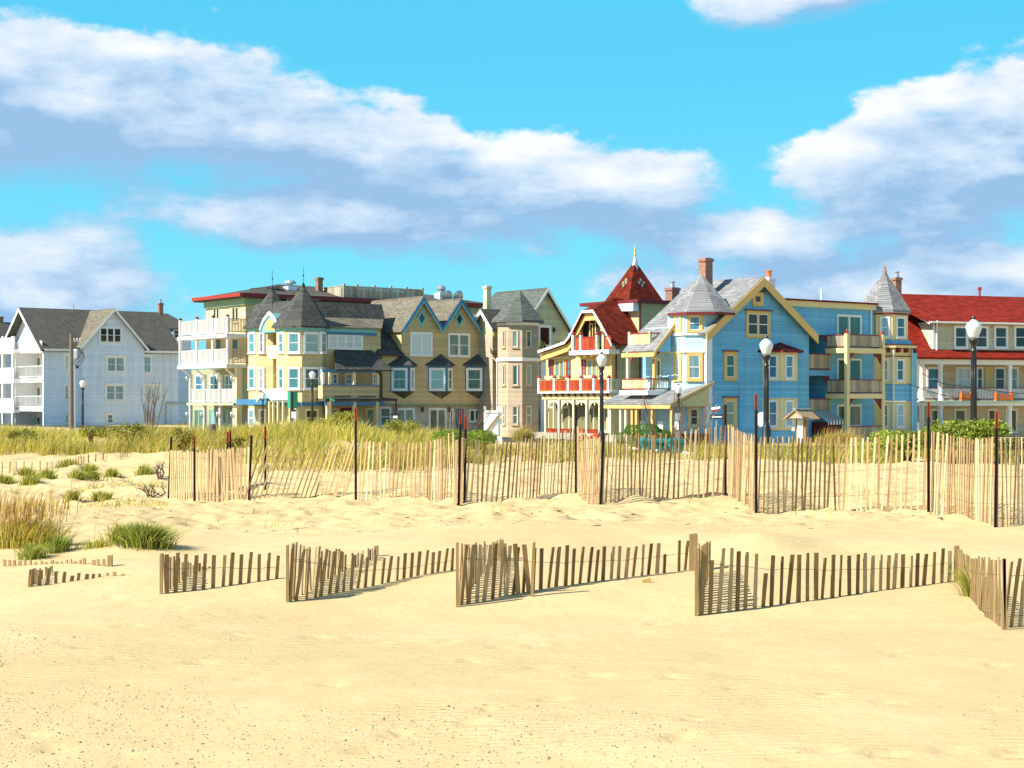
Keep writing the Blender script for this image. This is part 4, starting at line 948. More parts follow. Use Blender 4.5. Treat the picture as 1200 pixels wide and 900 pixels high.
# small dormer gable and left wing
solid('wing_wall', H, [(-1.0, 3.0), (xc - hw - .01, 3.0), (xc - hw - .01, 8), (-1.0, 8)], 0, H.zz(392, 0, 4), M['brown_s'])
yc = H.yy(567, -.9); z0, z1 = H.zz(384, -.9, yc), H.zz(363.5, -.9, yc)
m = MB(); m.fprism(Face(H, (-.9, yc + 1.5), (-.9, yc - 1.5)), [(0, z0 - .8), (3, z0 - .8), (3, z0), (1.5, z1), (0, z0)], -3, 0); m.build('dormer_wall', M['butter'], H.root)
m = MB(); kk = (z1 - z0) / 1.5
for s_ in (-1, 1): m.slab([(-1.25, yc + s_ * 1.8, z0 - .3 * kk + .12), (-1.25, yc, z1 + .12), (3, yc, z1 + .12), (3, yc + s_ * 1.8, z0 - .3 * kk + .12)], .12)
m.build('dormer_roof', M['sh_dark'], H.root)
roofboard(Face(H, (-1.26, yc + 1.5), (-1.26, yc - 1.5)), [(-.3, z0 - .3 * kk + .08), (1.5, z1 + .08), (3.3, z0 - .3 * kk + .08)], .4, 0, .06, M['whitep'])
m = MB(); m.slab([(-1.2, 2.9, H.zz(414, 0, 3)), (xc - hw, 2.4, H.zz(416, 0, 3)), (xc - hw, 4.6, H.zz(385, 0, 4)), (-.4, 4.6, H.zz(385, 0, 4))], .12); m.build('wing_roof', M['sh_dark'], H.root)
x, y = H.xx(571, 6.5), 6.5
chimney(H, 566.5, 576, 335, 356, x, y, M['cream'])
x = -1.05; downspout(H, [(x, 2.9, H.zz(419, 0, 3)), (x + .3, 2.7, H.zz(424, 0, 3)), (x + .3, 2.7, 0)], M['whitep'], .06)
# =================================================================== red roofed house with the pyramid tower
H = House('red_tower_house', 717, 120, 37, 'yellow house with bell curved red roof, red balconies and a pyramid tower', 'house', HG)
W = H.yy(640, 0); L = H.xx(790, 0); FO = Face(H, (0, W), (0, 0)); fz = lambda py, p: FO.z(py, px=p); fs_ = lambda p: FO.s_(p)
zw = fz(412, 690)
solid('wall', H, [(0, 0), (L, 0), (L, W), (0, W)], 0, zw, M['butter'])
xo = -.9; FR = Face(H, (xo, W), (xo, 0)); rs = lambda p: FR.s_(p); rz = lambda q, p: FR.z(q, px=p)
prof = [(630.5, 410.5), (647, 405), (662, 399.5), (667, 393), (675, 377.5), (682, 363.5), (695, 362.5), (705.5, 380), (717, 402.5)]
pp = [(rs(p), rz(q, p)) for p, q in prof]
# gable wall under the curved roof
gp = [(a, z - .22) for a, z in pp if 0.05 < a < W - .05]
m = MB(); m.fprism(FO, [(.0, zw + .003), (W, zw + .003)] + gp[::-1], -2, 0); m.build('gable', M['butter'], H.root)
m = MB(); bx = -8.0; mid = (pp[5][0] + pp[6][0]) / 2; zr = H.zz(349, 1.3, W - mid)
for i in range(len(pp) - 1):
    if i == 5: continue
    (a, za), (b, zb) = pp[i], pp[i + 1]
    if i in (6,):
        A, B = FR.pt(a, 0, za), FR.pt(b, 0, zb); m.slab([A, B, FR.pt(b, bx, zb), FR.pt(mid, bx, zr), FR.pt(mid, -2.4, zr)], .18)
    elif i == 4:
        A, B = FR.pt(a, 0, za), FR.pt(b, 0, zb); m.slab([A, B, FR.pt(mid - .02, -2.4, zr), FR.pt(mid - .02, bx, zr), FR.pt(a, bx, za)], .18)
    else:
        m.slab([FR.pt(a, 0, za), FR.pt(b, 0, zb), FR.pt(b, bx, zb), FR.pt(a, bx, za)], .18)
m.slab([FR.pt(pp[5][0], 0, pp[5][1]), FR.pt(pp[6][0], 0, pp[6][1]), FR.pt(mid, -2.4, zr)], .18)
m.build('roof', M['sh_red'], H.root)
roofboard(FR.off(.004), [(a, z - .02) for a, z in pp], .2, 0, .05, M['whitep']); roofboard(FR, [(a, z - .24) for a, z in pp], .55, -.35, -.25, M['yellowp'], 'soffit')
# arched upper balcony
m = MB(); c = fs_(694.5); z0 = fz(411, 694); zt = fz(371, 694); r = fs_(706) - c
m.fprism(FO, [(c - r, z0), (c + r, z0)] + [(c + r * math.cos(R(a)), zt - r + r * math.sin(R(a))) for a in range(0, 181, 15)], -.02, .03); m.build('arch_shade_panel', M['dark'], H.root)  # flat dark panel paints the shade of the arched opening
m = MB(); pr = None
for a in range(0, 181, 15):
    q = (c + (r + .06) * math.cos(R(a)), zt - r + (r + .06) * math.sin(R(a)))
    if pr: m.tube(FO.pt(pr[0], .1, pr[1]), FO.pt(q[0], .1, q[1]), .1, .1, 6)
    pr = q
m.build('arch_trim', M['cream'], H.root)
m = MB(); m.fbox(FO, c - .3, c - .2, .03, .07, z0, zt - .1); m.fbox(FO, c + .35, c + .45, .03, .07, z0, zt - .15); m.build('mullion', M['yellowp'], H.root)
win(FO, 691, 379, 695.5, 398, M['yellowp'], M['g_blue'], tw=.06, sash=False)
FB2 = FO.off(.95)
m = MB(); m.fbox(FB2, FB2.s_(668), FB2.s_(714.5), -.95, .1, FB2.z(415.5, px=690), FB2.z(410.5, px=690)); m.build('balcony_floor', M['whitep'], H.root)
for a, b in ((674.5, 680), (682.5, 698), (709, 716)): rail(FB2, a, b, 394.5, 410, 690, M['redp'], M['redwood'], .14, .13, n=-.03)
for p in (672, 681, 700): post(FB2, p, 392.5, 411, M['whitep'] if p < 700 else M['cream'], .22, -.03, cap=M['redp'])
post(FB2, 707.5, 392, 411, M['butterp'], .22, -.03, cap=M['redp']); post(FB2, 716.5, 402, 411, M['whitep'], .2, -.2)
for p in (676, 684, 692.5, 701, 709): 
    m = MB(); a = FB2.s_(p); m.fbox(FB2, a - .1, a + .1, -.9, -.05, FB2.z(418, px=690), FB2.z(415.6, px=690)); m.build('bracket', M['yellowp'], H.root)
m = MB(); m.fbox(FO, .02, fs_(668), .0, .1, fz(420, 650), fz(418.2, 650)); m.build('band', M['cream'], H.root)
for x0, x1 in ((644, 648.8), (664, 668.8), (682.2, 686.6), (703, 706.5)): win(FO, x0, 421.5, x1, 441, M['redp'], M['g_blue'], tw=.09)
win(FO, 650.5, 421.5, 662, 444, M['yellowp'], M['g_pale'], 2, sash=False, tw=.1); win(FO, 688.5, 420.5, 700.5, 444, M['yellowp'], M['g_pale'], 2, sash=False, tw=.1)
for x0, x1 in ((644.5, 662), (683, 700)):
    m = MB(); a, b = fs_(x0), fs_(x1); z = fz(440.5, 655); m.fbox(FO, a, b, .15, .55, z - .25, z); m.build('window_box', M['deckwood'], H.root)
solid('corner_board', H, [(-.06, -.06), (.28, -.06), (.28, .2), (-.06, .2)], 0, zw, M['yellowp'])
# long red balcony and the arcaded porch under it
xb = -1.6; yB0, yB1 = H.yy(714.5, xb), H.yy(632, xb); FBl = Face(H, (xb, yB1), (xb, yB0)); bz = lambda q: FBl.z(q, px=673)
m = MB(); m.box(xb - .12, -.01, yB0 - .12, yB1 + .1, bz(460.8), bz(458.8)); m.build('balcony_floor', M['whitep'], H.root)
ps = (632, 650, 666.5, 681.3, 696.5, 713.5)
for p in ps: post(FBl, p, 443, 0, M['whitep'], .2, -.08, cap=M['redp'], z0=bz(458.8))
for a, b in zip(ps[:-1], ps[1:]): rail(FBl, a + .9, b - .9, 445, 458.5, 673, M['orange'], M['redwood'], .13, .12, n=-.08)
fsd = Face(H, (xb, yB0), (0, yB0)); rail_s(fsd, .2, fsd.L - .05, bz(445), bz(458.5), M['cream'], M['deckwood'], .13, .1, n=-.06)
m = MB(); m.box(xb + .2, -.01, yB0 + .05, yB1 - .1, bz(468), bz(461)); m.build('porch_beam', M['butterp'], H.root)
for i in range(11):
    a = FBl.L * (i + .6) / 11.2; m = MB(); m.fbox(FBl, a - .07, a + .07, -.19, -.02, bz(464), bz(461)); m.build('bracket', M['maroon'], H.root)
F3 = FBl.off(-.2); pc = (640, 655.7, 672.8, 688.2, 703.5, 714.5)
for p in pc: post(F3, p, 468, 0, M['cream'], .2, -.12, z0=0)
for a, b in zip(pc[:-1], pc[1:]):
    A, B = F3.s_(a) + .1, F3.s_(b) - .1; c = (A + B) / 2; r = (B - A) / 2; z1 = bz(468); m = MB()
    arc = [(c + r * math.cos(R(t)), z1 - .95 + .75 * math.sin(R(t))) for t in range(0, 181, 15)]
    for (u, v), (u2, v2) in zip(arc[:-1], arc[1:]): m.fprism(F3, [(u, v), (u, z1 - .003), (u2, z1 - .003), (u2, v2)], -.16, -.08)
    m.fbox(F3, c - .05, c + .05, -.17, -.06, z1 - .45, z1 - .2)
    m.build('arch_spandrel', M['cream'], H.root)
rail(F3, 640, 702, 502.5, 516, 673, M['redp'], M['redwood'], .12, .1, n=-.12)
m = MB(); m.box(-.03, .02, .0, W, .5, bz(461.5)); m.build('porch_wall', M['porchshade'], H.root)  # thin dark sheet over the wall, painted in the tone of porch shade
for x0, x1, g_ in ((642, 650, 'g_green'), (659, 668, 'g_blue'), (690, 697, 'g_pale'), (708, 713, 'g_dark')): win(FO, x0, 476, x1, 506, M['cream'], M[g_], sash=False, tw=.12, name='door' if g_ == 'g_pale' else 'window')
solid('porch_floor', H, [(xb + .1, 0), (-.01, 0), (-.01, W), (xb + .1, W)], 0, .5, M['greywood'])
m = MB(); a = F3.s_(700)
for k in range(5): m.fbox(F3, F3.s_(703.5) - .3, F3.s_(714), .1 + .3 * k, .4 + .3 * k, 0, .5 - .1 * k)
m.build('steps', M['redwood'], H.root)
downspout(H, [(.5, -.7, H.zz(403, 0, 0)), (.5, -.1, H.zz(407, 0, 0)), (.35, -.1, H.zz(409, 0, 0)), (.35, -.1, H.zz(470, 0, 0))], M['maroon'], .06)
# rear block with flat roof carrying the pyramid
xk = H.xx(748.5, -.35); z1 = H.zz(355, xk, -.35)
solid('rear_wall', H, [(xk, -.35), (xk + 7, -.35), (xk + 7, 5.5), (xk, 5.5)], 0, z1, M['butter'])
m = MB(); m.box(xk - .5, xk + 7.5, -.8, 6, z1 + .004, z1 + .26); m.build('flat_roof', M['maroon'], H.root)
fk = Face(H, (xk - .02, 5), (xk - .02, -.36)); m = MB(); m.fprism(fk, [(fk.s_(726), z1 - .55), (fk.L, z1 - .62), (fk.L, z1 - .02), (fk.s_(724), z1 - .02)], 0, .55); m.build('fascia', M['whitep'], H.root)
downspout(H, [(xk + .05, -.45, z1), (xk + .05, -.45, 0)], M['maroon'], .07)
y0 = 1.0; x0 = H.xx(737, y0); x1 = H.xx(777, y0); y1 = H.yy(709, x0); zb = z1 + .26; ap = ((x0 + x1) / 2 + .1, (y0 + y1) / 2, 0); ap = (ap[0], ap[1], H.zz(305, ap[0], ap[1]))
m = MB(); m.spire([(x0, y0), (x1, y0), (x1, y1), (x0, y1)], zb + .12, ap, .11); tr_ = m.build('tower_roof', M['sh_red'], H.root)
m = MB(); m.lathe([(.34, -.75), (.16, -.05), (.1, .1)], ap, 8); m.build('roof_cap', M['metal'], tr_)
m = MB(); m.lathe([(.1, 0), (.07, .3), (.11, .42), (.06, .55), (.08, .8), (.03, .95), (.012, 1.4)], (ap[0], ap[1], ap[2] + .05), 8); m.build('finial', M['yellowp'], tr_)
def tri_pt(A, B, u, v, o=.02):                                  # point on a pyramid side: u along the base, v up
    p = Vector((A[0] + (B[0] - A[0]) * u, A[1] + (B[1] - A[1]) * u, zb + .12)).lerp(Vector(ap), v)
    n = (Vector((B[0] - A[0], B[1] - A[1], 0))).cross(Vector(ap) - Vector((A[0], A[1], zb))).normalized(); return p + n * o
for A, B in (((x0, y1), (x0, y0)), ((x0, y0), (x1, y0))):
    m = MB(); dm = (.08, .05)
    for cu, cv in ((.5, .50), (.5, .36), (.385, .43), (.615, .43)):
        q = [tri_pt(A, B, cu - dm[0] / (1 - cv) * .55, cv), tri_pt(A, B, cu, cv - dm[1]), tri_pt(A, B, cu + dm[0] / (1 - cv) * .55, cv), tri_pt(A, B, cu, cv + dm[1])]
        m.add(q, [(0, 1, 2, 3)])
    m.build('tile_pattern', M['greentile'], tr_)
x, y = H.xx(788, 2.5), 2.5
chimney(H, 779.5, 796, 337, 352, x, y, M['brick'], pot=M['metal'])

# =================================================================== blue house
H = House('blue_house', 829, 108, 37, 'sky blue clapboard house with yellow gable trim, corner turret and stacked side balconies', 'house', HG)
BL, YT, PB = M['blue_s'], M['yellowp'], M['paleblue']
L1 = H.xx(948, 0); S = Face(H, (0, 0), (L1, 0)); sx = lambda p: S.s_(p); sz = lambda q, p: S.z(q, px=p)
xa = sx(890); zr = sz(326, 890); ze0 = sz(387, 826); ze1 = sz(388, 948); D = H.yy(810, xa); zr2 = zr
solid('wall', H, [(0, 0), (L1, 0), (L1, D - .3), (0, D - .3)], 0, ze1 - .1, BL)
G = S
m = MB(); m.fprism(S, [(0, ze1 - .097), (L1, ze1 - .097), (L1, ze1 + .1), (xa, zr - .3), (0, ze0 + .15)], -3, 0); m.build('gable', BL, H.root)
kl = (zr - ze0) / (xa + .15); kr = (zr - ze1) / (L1 - xa)
m = MB()
m.slab([(-.5, -.42, zr - kl * (xa + .5) + .1), (xa, -.42, zr + .1), (xa, D, zr + .1), (-.9, D, zr - kl * (xa + .9) + .1)], .16)
m.slab([(L1 + .45, -.42, zr - kr * (L1 + .45 - xa) + .1), (xa + .003, -.42, zr + .1), (xa + .003, D, zr + .1), (L1 + .45, D, zr - kr * (L1 + .45 - xa) + .1)], .16)
m.build('roof', M['sh_lgrey'], H.root)
Gf = S.off(.43)
roofboard(Gf, [(-.5, zr - kl * (xa + .5) + .04), (xa, zr + .04), (L1 + .45, zr - kr * (L1 + .45 - xa) + .04)], .62, 0, .06, YT)
Gb = Face(H, (L1, D + .02), (-.9, D + .02))
roofboard(Face(H, (0, D), (L1, D)), [(-1.0, zr - kl * (xa + 1.0)), (xa, zr)], .4, -.05, .0, M['whitep'])
win(S, 881.5, 342.5, 894, 357.5, YT, M['g_dark'], sash=False, tw=.24, hood=M['maroon']); win(S, 874, 364.5, 902, 395, YT, M['g_dark'], 2, tw=.2, bars=M['whitep'], hood=M['maroon'])
win(S, 848, 412, 863, 445, YT, M['g_green'], tw=.24, bars=M['whitep'], hood=M['maroon']); win(S, 847.5, 466, 862.7, 501, YT, M['g_green'], tw=.24, bars=M['whitep'], hood=M['maroon'])
downspout(H, [(sx(866), -.06, sz(448, 866)), (sx(866), -.06, 0)], M['bluep'], .035)
# corner board and turret
T = [(-.97, 3.0), (-.97, .97), (-.22, .22), (.0, .02), (2.2, .02), (3.0, .8), (3.0, 3.0)]
T = [(-1.05, 2.75), (-1.05, 1.12), (-.08, .15), (2.2, .15), (2.9, .9), (2.9, 2.75)]
fb, fa = Face(H, T[1], T[2]), Face(H, T[0], T[1])
zt = fb.z(366, px=815)
m = MB(); m.ext([T[0], T[1], T[2], (.5, .15), (.5, 2.75)], 0, zt); m.build('turret_wall', PB, H.root)
m = MB(); m.ext([(.3, .04), (2.2, .04), (2.9, .9), (2.9, 2.75), (.3, 2.75)], ze1 - .3, zt - .003); m.build('turret_wall', PB, H.root)
cx, cy = .95, 1.55; rr = 2.45; oct_ = [(cx + rr * math.cos(R(22.5 + 45 * k)), cy + rr * math.sin(R(22.5 + 45 * k))) for k in range(8)]
m = MB(); m.spire(oct_, zt + .006, (cx, cy, H.zz(320.5, cx, cy)), .0); tr_ = m.build('turret_roof', M['sh_lgrey'], H.root)
m = MB(); m.ext(oct_, zt - .16, zt + .003); m.build('eave', M['maroon'], H.root)
solid('corner_board', H, [(-.11, -.03), (.42, -.03), (.42, .14), (-.11, .14)], 0, ze0 - .05, M['whitep'])
for f, x0, x1 in ((fa, 790.5, 799), (fb, 805, 823.5)):
    win(f, x0, 367.5, x1, 389.5, YT, M['g_blue'], tw=.2, bars=M['whitep']); win(f, x0 - .5, 413.5, x1, 446, YT, M['g_pale'], tw=.2, bars=M['whitep'])
P_ = [T[0], T[1], T[2], (.3, .15), (.3, 2.75)]
z = fb.z(391.5, px=812)
m = MB(); m.fbox(fb, -.02, fb.L + .02, .0, .12, z - .08, z + .12); m.fbox(fa, -.02, fa.L + .05, .0, .12, z - .08, z + .12); m.build('band', M['whitep'], H.root)
z = fb.z(413, px=812); m = MB(); m.fbox(fb, -.02, fb.L + .02, .0, .09, z - .02, z + .08); m.fbox(fa, -.02, fa.L + .05, .0, .09, z - .02, z + .08); m.build('band', M['cream'], H.root)
x, y = H.xx(827, 3.2), 3.2
chimney(H, 819.5, 835.5, 302.5, 330, x, y, M['brick'])
x = H.xx(901, 2.5); chimney(H, 893.5, 908, 325, 336, x, 2.5, M['whitep'], pot=M['orange'])
# yellow two storey bay
bx = H.xx(893.5, 0); A = (bx, .02); B = (bx + .9, -.9); C = (bx + 2.5, -.9); Dd = (bx + 3.2, .02)
f1, f2 = Face(H, A, B), Face(H, B, C)
zq = lambda q: S.z(q, px=912) if False else f1.z(q, px=905)
bay = empty('bay_window', (0, 0, 0)); bay.parent = H.root
m = MB(); m.ext([A, B, C, Dd], zq(446), zq(411)); m.build('bay_wall', M['tanp'], bay); m = MB(); m.ext([A, B, C, Dd], 0.9, zq(466.5)); m.build('bay_wall', M['tanp'], bay)
m = MB(); m.ext([A, B, C, Dd], zq(466.4), zq(446.1)); m.build('bay_panel', BL, bay); m = MB(); m.ext([A, B, C, Dd], 0, .89); m.build('bay_wall', BL, bay)
for f, x0, x1 in ((f1, 900, 911.5), (f2, 919.5, 929.5)): win(f, x0, 415.5, x1, 443.5, M['whitep'], M['g_blue'], tw=.08, parent=bay); win(f, x0, 469, x1, 500, M['whitep'], M['g_blue'], tw=.08, parent=bay)
m = MB(); big = [(A[0] - .45, 0), (B[0] - .2, B[1] - .35), (C[0] + .25, C[1] - .35), (Dd[0] + .4, 0)]
m.spire(big, zq(410.5), (bx + 1.7, -.02, zq(400.5)), .14); m.build('bay_roof', M['sh_maroon'], bay)
# flat roofed wing with open corner balconies
yw = .45; L2 = H.xx(1024, yw); S2 = Face(H, (0, yw), (L2, yw)); w_ = lambda p: S2.s_(p); wz = lambda q, p=980: S2.z(q, px=p)
zt = wz(362.5, 1000)
r0, r1 = w_(943.5), w_(972)
m = MB()                                                        # wall pieces round the two recesses
y2 = yw + 3
m.box(L1 + .01, r0, yw, 8, 0, zt); m.box(r1, L2, yw, 8, 0, zt); m.box(r0, r1, yw, 8, wz(393), zt); m.box(r0, r1, yw, 8, wz(440.5), wz(434)); m.box(r0, r1, yw, 8, 0, wz(484)); m.box(r0, r1, yw + 2.2, 8, wz(484), wz(440.5)); m.box(r0, r1, yw + 2.2, 8, wz(434), wz(393))
m.build('wing_wall', BL, H.root)
m = MB(); m.box(xa + .5, L1 + .5, yw + .02, 8, ze1, zt); m.build('wing_wall', BL, H.root)
m = MB(); m.box(xa + .4, L2 + .1, yw - .14, 8.2, zt + .003, zt + .4); m.build('fascia', M['tanp'], H.root)
m = MB(); m.box(xa + .3, L2 + .2, yw - .3, 8.3, zt + .403, zt + .52); m.build('flat_roof', M['sh_maroon'], H.root)
for yt, yb in ((415, 433.5), (467, 483.5)): rail_s(S2, r0, r1, wz(yt), wz(yb), M['maroon'], M['greywood'], .16, .13, n=.06)
for zz_ in (393, 440.5):
    for a, s_ in ((r0, 1), (r1, -1)):
        m = MB(); z = wz(zz_); m.fprism(S2, [(a, z), (a + s_ * .75, z), (a + s_ * .3, z - .35), (a, z - .8)], -.12, -.02); m.build('bracket', M['maroon'], H.root)
for y0_, y1_ in ((369, 397), (420, 455), (474, 500)): win(S2, 980.5, y0_, 1009, y1_, M['whitep'], M['g_green'], 2, sash=False, tw=.1, name='sliding_door')
# projecting balconies
xb0, xb1 = w_(978), None; yb = yw - 1.9; SB = Face(H, (0, yb), (L2 + 4, yb)); b0, b1 = SB.s_(992.5), SB.s_(1034)
bz = lambda q: SB.z(q, px=1012)
xl = SB.s_(992.5)
for yt, yb_, r0_, r1_ in ((408.2, 414, 392, 407.5), (461.5, 467, 444.5, 461)):
    m = MB(); m.ext([(xl - .15, yb - .15), (b1 + .15, yb - .15), (b1 + .15, yw - .01), (xl - .15, yw - .01)], bz(yb_), bz(yt)); m.build('balcony_floor', M['tanp'], H.root)
    rail_s(SB, b0 + .1, b1 - .1, bz(r0_), bz(r1_), M['maroon'], M['greywood'], .15, .125, n=-.02)
    fl = Face(H, (xl, yw - .05), (xl, yb)); rail_s(fl, .0, fl.L - .1, bz(r0_), bz(r1_), M['maroon'], M['greywood'], .15, .125, n=-.02)
for p in (992.5, 1034):
    a = SB.s_(p); m = MB(); m.fbox(SB, a - .13, a + .13, -.13, .13, 0, bz(391.5)); m.build('post', M['tanp'], H.root)
    m = MB(); c = SB.pt(a, 0, bz(391.5)); m.lathe([(.16, .003), (.16, .06), (.08, .1), (.1, .18), (.02, .34)], c, 8); m.build('finial', M['redp'], H.root)
for q in (414, 467):
    for a, s_ in ((b0 + .13, 1), (b1 - .13, -1)):
        m = MB(); z = bz(q); m.fprism(SB, [(a, z - .003), (a + s_ * .75, z - .003), (a + s_ * .3, z - .35), (a, z - .75)], -.1, .0); m.build('bracket', M['maroon'], H.root)
rail_s(SB, b0 + .1, b1 - .1, bz(499), bz(512), M['maroon'], M['greywood'], .15, .125, n=-.02)
# right turret
cyv = -.35; cxv = H.xx(1046, cyv); R2 = [(cxv - .85, 2.2), (cxv - .85, cyv + .85), (cxv, cyv), (cxv + 1.72, cyv), (cxv + 2.6, cyv + .9), (cxv + 2.6, 2.6)]
f1, f2 = Face(H, R2[1], R2[2]), Face(H, R2[2], R2[3]); tz = lambda q: f1.z(q, px=1040)
zt2 = tz(363)
turret(H, R2, zt2, (cxv + .75, 1.0, H.zz(317, cxv + .75, 1.0)), .2, M['tanp'], M['sh_lgrey'], zbase=tz(398), fin=(.35, M['brick']))
ring(H, R2, .14, tz(366.5), tz(363.2), M['tanp']); ring(H, R2, .17, tz(368.5), tz(366.7), M['maroon'])
R3 = [(cxv - 1.1, 3), (cxv - 1.1, cyv + .95), (cxv - .1, cyv - .05), (cxv + 2.0, cyv - .05), (cxv + 2.9, cyv + .85), (cxv + 2.9, 6), (cxv - 1.1, 6)]
solid('turret_wall', H, R3, tz(408), tz(398.3), BL)
f1, f2 = Face(H, R3[1], R3[2]), Face(H, R3[2], R3[3])
solid('turret_wall', H, R3, tz(450), tz(408.3), M['tanp']); solid('turret_wall', H, R3, tz(470), tz(450.3), BL); solid('turret_wall', H, R3, 0, tz(470.3), M['tanp'])
ring(H, R3, .45, tz(407.5), tz(404.5), M['tanp']); ring(H, R3, .5, tz(404.3), tz(403.2), M['maroon'], 'lower_roof'); ring(H, R3, .07, tz(418), tz(416.8), M['maroon'], 'band')
for f, x0, x1 in ((Face(H, R2[1], R2[2]), 1031, 1043), (Face(H, R2[2], R2[3]), 1050, 1060.5)): win(f, x0, 371, x1, 396, M['whitep'], M['g_blue'], tw=.1)
for f, x0, x1 in ((f1, 1033.5, 1041.5), (f2, 1050, 1059)): win(f, x0, 420.5, x1, 446.5, M['whitep'], M['g_blue'], tw=.09); win(f, x0, 473, x1, 501, M['whitep'], M['g_blue'], tw=.09)
for p in (1041, 1051, 1060, 1070):
    f = f1 if p < 1047 else f2; a = f.s_(p); m = MB(); m.fbox(f, a - .12, a + .12, .02, .3, tz(413), tz(407.7)); m.build('bracket', M['maroon'], H.root)
xr = R3[3][0] + .12
solid('pilaster', H, [(xr, cyv - .12), (xr + .5, cyv - .12), (xr + .5, cyv + .5), (xr, cyv + .5)], 0, tz(408.2), M['bluep'])
for p in (1047, 1069): x = H.xx(p, cyv - .25); downspout(H, [(x, cyv - .25, tz(409)), (x, cyv - .25, 0)], M['paleblue'] if p > 1050 else M['whitep'], .07)
x = w_(1019.5); downspout(H, [(x, yw - .1, zt), (x, yw - .1, wz(392))], M['whitep'], .06)
# striped awning with cellar entry, mast
aw = MB(); S4 = S2.off(.02); a0, a1 = w_(949.5), w_(970); z1, z0 = wz(481.5), wz(492.5)
P = S2.pt
for a, b in ((a0, a1),):
    aw.slab([P(a, 1.7, z0), P(b, 1.7, z0), P(b, .15, z1), P(a, .15, z1)], .05); aw.fbox(S2, a, b, 1.66, 1.7, z0 - .28, z0 - .06)
aw.build('awning', M['stripes'], H.root)
m = MB(); m.fbox(S2, a0 + .15, a1 - .15, .0, 1.45, 0, z0 - .1); m.build('cellar_entry', M['darkred'], H.root)
m = MB(); x = H.xx(962.5, 3); m.tube((x, 3, zt + .3), (x, 3, H.zz(338, x, 3)), .07, .05); m.build('mast', M['whitemetal'], H.root)
# ocean side: upper balcony, porch balcony, lower porch roof
xp = -2.9; yb = H.yy(759.5, xp); yf = H.yy(729, xp)
FP = Face(H, (xp, yf), (xp, yb)); SP = Face(H, (xp, yb), (-1.0, yb)); pz = lambda q: FP.z(q, px=745)
wl = Face(H, (-1.0, 9), (-1.0, 2.7))
yw2 = H.yy(756.5, -1.0)
solid('porch_wall', H, [(-1.0, 2.74), (0, 2.74), (0, yw2), (-1.0, yw2)], 0, H.zz(384, -1, 4), PB)
rail(FP, 729.5, 759, 443.5, 456.5, 745, M['redp'], M['deckwood'], .13, .12); rail_s(SP, .1, SP.L, pz(443.5), pz(456.5), M['maroon'], M['deckwood'], .15, .06)
BLUE_BALC = pz(457.5) + .003
m = MB(); m.box(xp - .15, -1.01, yb - .1, yf + .1, pz(463), pz(457.5)); m.build('balcony_floor', M['whitep'], H.root)
post(SP, 767, 411, 0, YT, .2, -.05, z0=pz(457)); post(FP, 736, 411, 0, M['cream'], .2, -.15, z0=pz(457))
win(wl, 769, 420, 775.5, 444, M['cream'], M['g_dark'], sash=False, tw=.12, name='door')
for px in (738.5, 766): m = MB(); f = FP if px < 750 else SP; a = f.s_(px); z = pz(412); m.fprism(f, [(a, z), (a + .7, z), (a + .25, z - .3), (a, z - .8)], -.1, -.02); m.build('bracket', M['redp'], H.root)
xq = -2.5; yn = H.yy(768, xq - .3); zq0 = pz(411.5); zq1 = H.zz(384, -1, yn)
yfar = H.yy(730, xq - .3)
m = MB(); m.slab([(xq - .4, yn, zq0), (xq - .4, yfar, zq0), (-.6, yfar, zq1 + .35), (-.6, yn, zq1 + .35)], .16); m.build('porch_roof', M['sh_lgrey'], H.root)
fN = Face(H, (xq - .4, yn - .02), (0, yn - .02)); roofboard(fN, [(0, zq0 - .03), (1.8, zq1 + .3)], .28, 0, .05, YT)
m = MB(); m.fprism(fN, [(.3, zq0 - .05), (1.5, zq0 - .05), (1.5, zq1 - .1)], -.15, -.05); m.build('porch_gable', M['blue_s'], H.root)
m = MB(); fE = Face(H, (xq - .42, yfar), (xq - .42, yn)); m.fbox(fE, 0, fE.L, -.05, .03, zq0 - .4, zq0 - .12); m.build('eave_board', YT, H.root)
xu = -2.3; yu0, yu1 = H.yy(761.5, xu), H.yy(737.5, xu); FU = Face(H, (xu, yu1), (xu, yu0)); uz = lambda q: FU.z(q, px=750)
rail(FU, 738.5, 760.5, 390, 406, 750, M['redp'], M['deckwood'], .13, .12); post(FU, 761.5, 388.5, 0, M['cream'], .2, -.1, z0=uz(407)); post(FU, 737.8, 389, 0, M['cream'], .16, -.1, z0=uz(407))
SU = Face(H, (xu, yu0), (-.7, yu0)); rail_s(SU, .1, SU.L, uz(390), uz(406), M['maroon'], M['deckwood'], .2, .05)
m = MB(); m.box(xu - .12, -.8, yu0 - .05, yu1 + .1, uz(411), uz(407)); m.build('balcony_floor', M['whitep'], H.root)
# lower porch
yN = -.15; xl = H.xx(786, yN); zN = H.zz(472.5, xl, yN); xw = H.xx(836.5, yN); zW = H.zz(446.5, xw, yN); yF = H.yy(703, xl)
m = MB(); m.slab([(xl, yN, zN), (xl, yF, zN), (0.0, yF, zW - .2), (xw, yN, zW)], .15); m.build('porch_roof', M['sh_lgrey'], H.root)
fN = Face(H, (xl, yN - .01), (xw, yN - .01)); roofboard(fN, [(-.1, zN - .02), (fN.L, zW - .02)], .22, 0, .05, YT)
m = MB(); m.fprism(fN, [(.25, zN - .2), (fN.L - .35, zN - .2), (fN.L - .35, zW - .45)], -.25, -.1); m.build('porch_gable', M['tanp'], H.root)
fE = Face(H, (xl - .02, yF), (xl - .02, yN)); m = MB(); m.fbox(fE, 0, fE.L, -.06, .04, zN - .36, zN - .14); m.build('eave_board', YT, H.root)
for p in (706, 716, 728, 734, 741.5, 746.5, 765, 787.5): post(fE, p, 474, 0, M['yellowp'] if p % 2 else M['cream'], .2, -.2, z0=0)
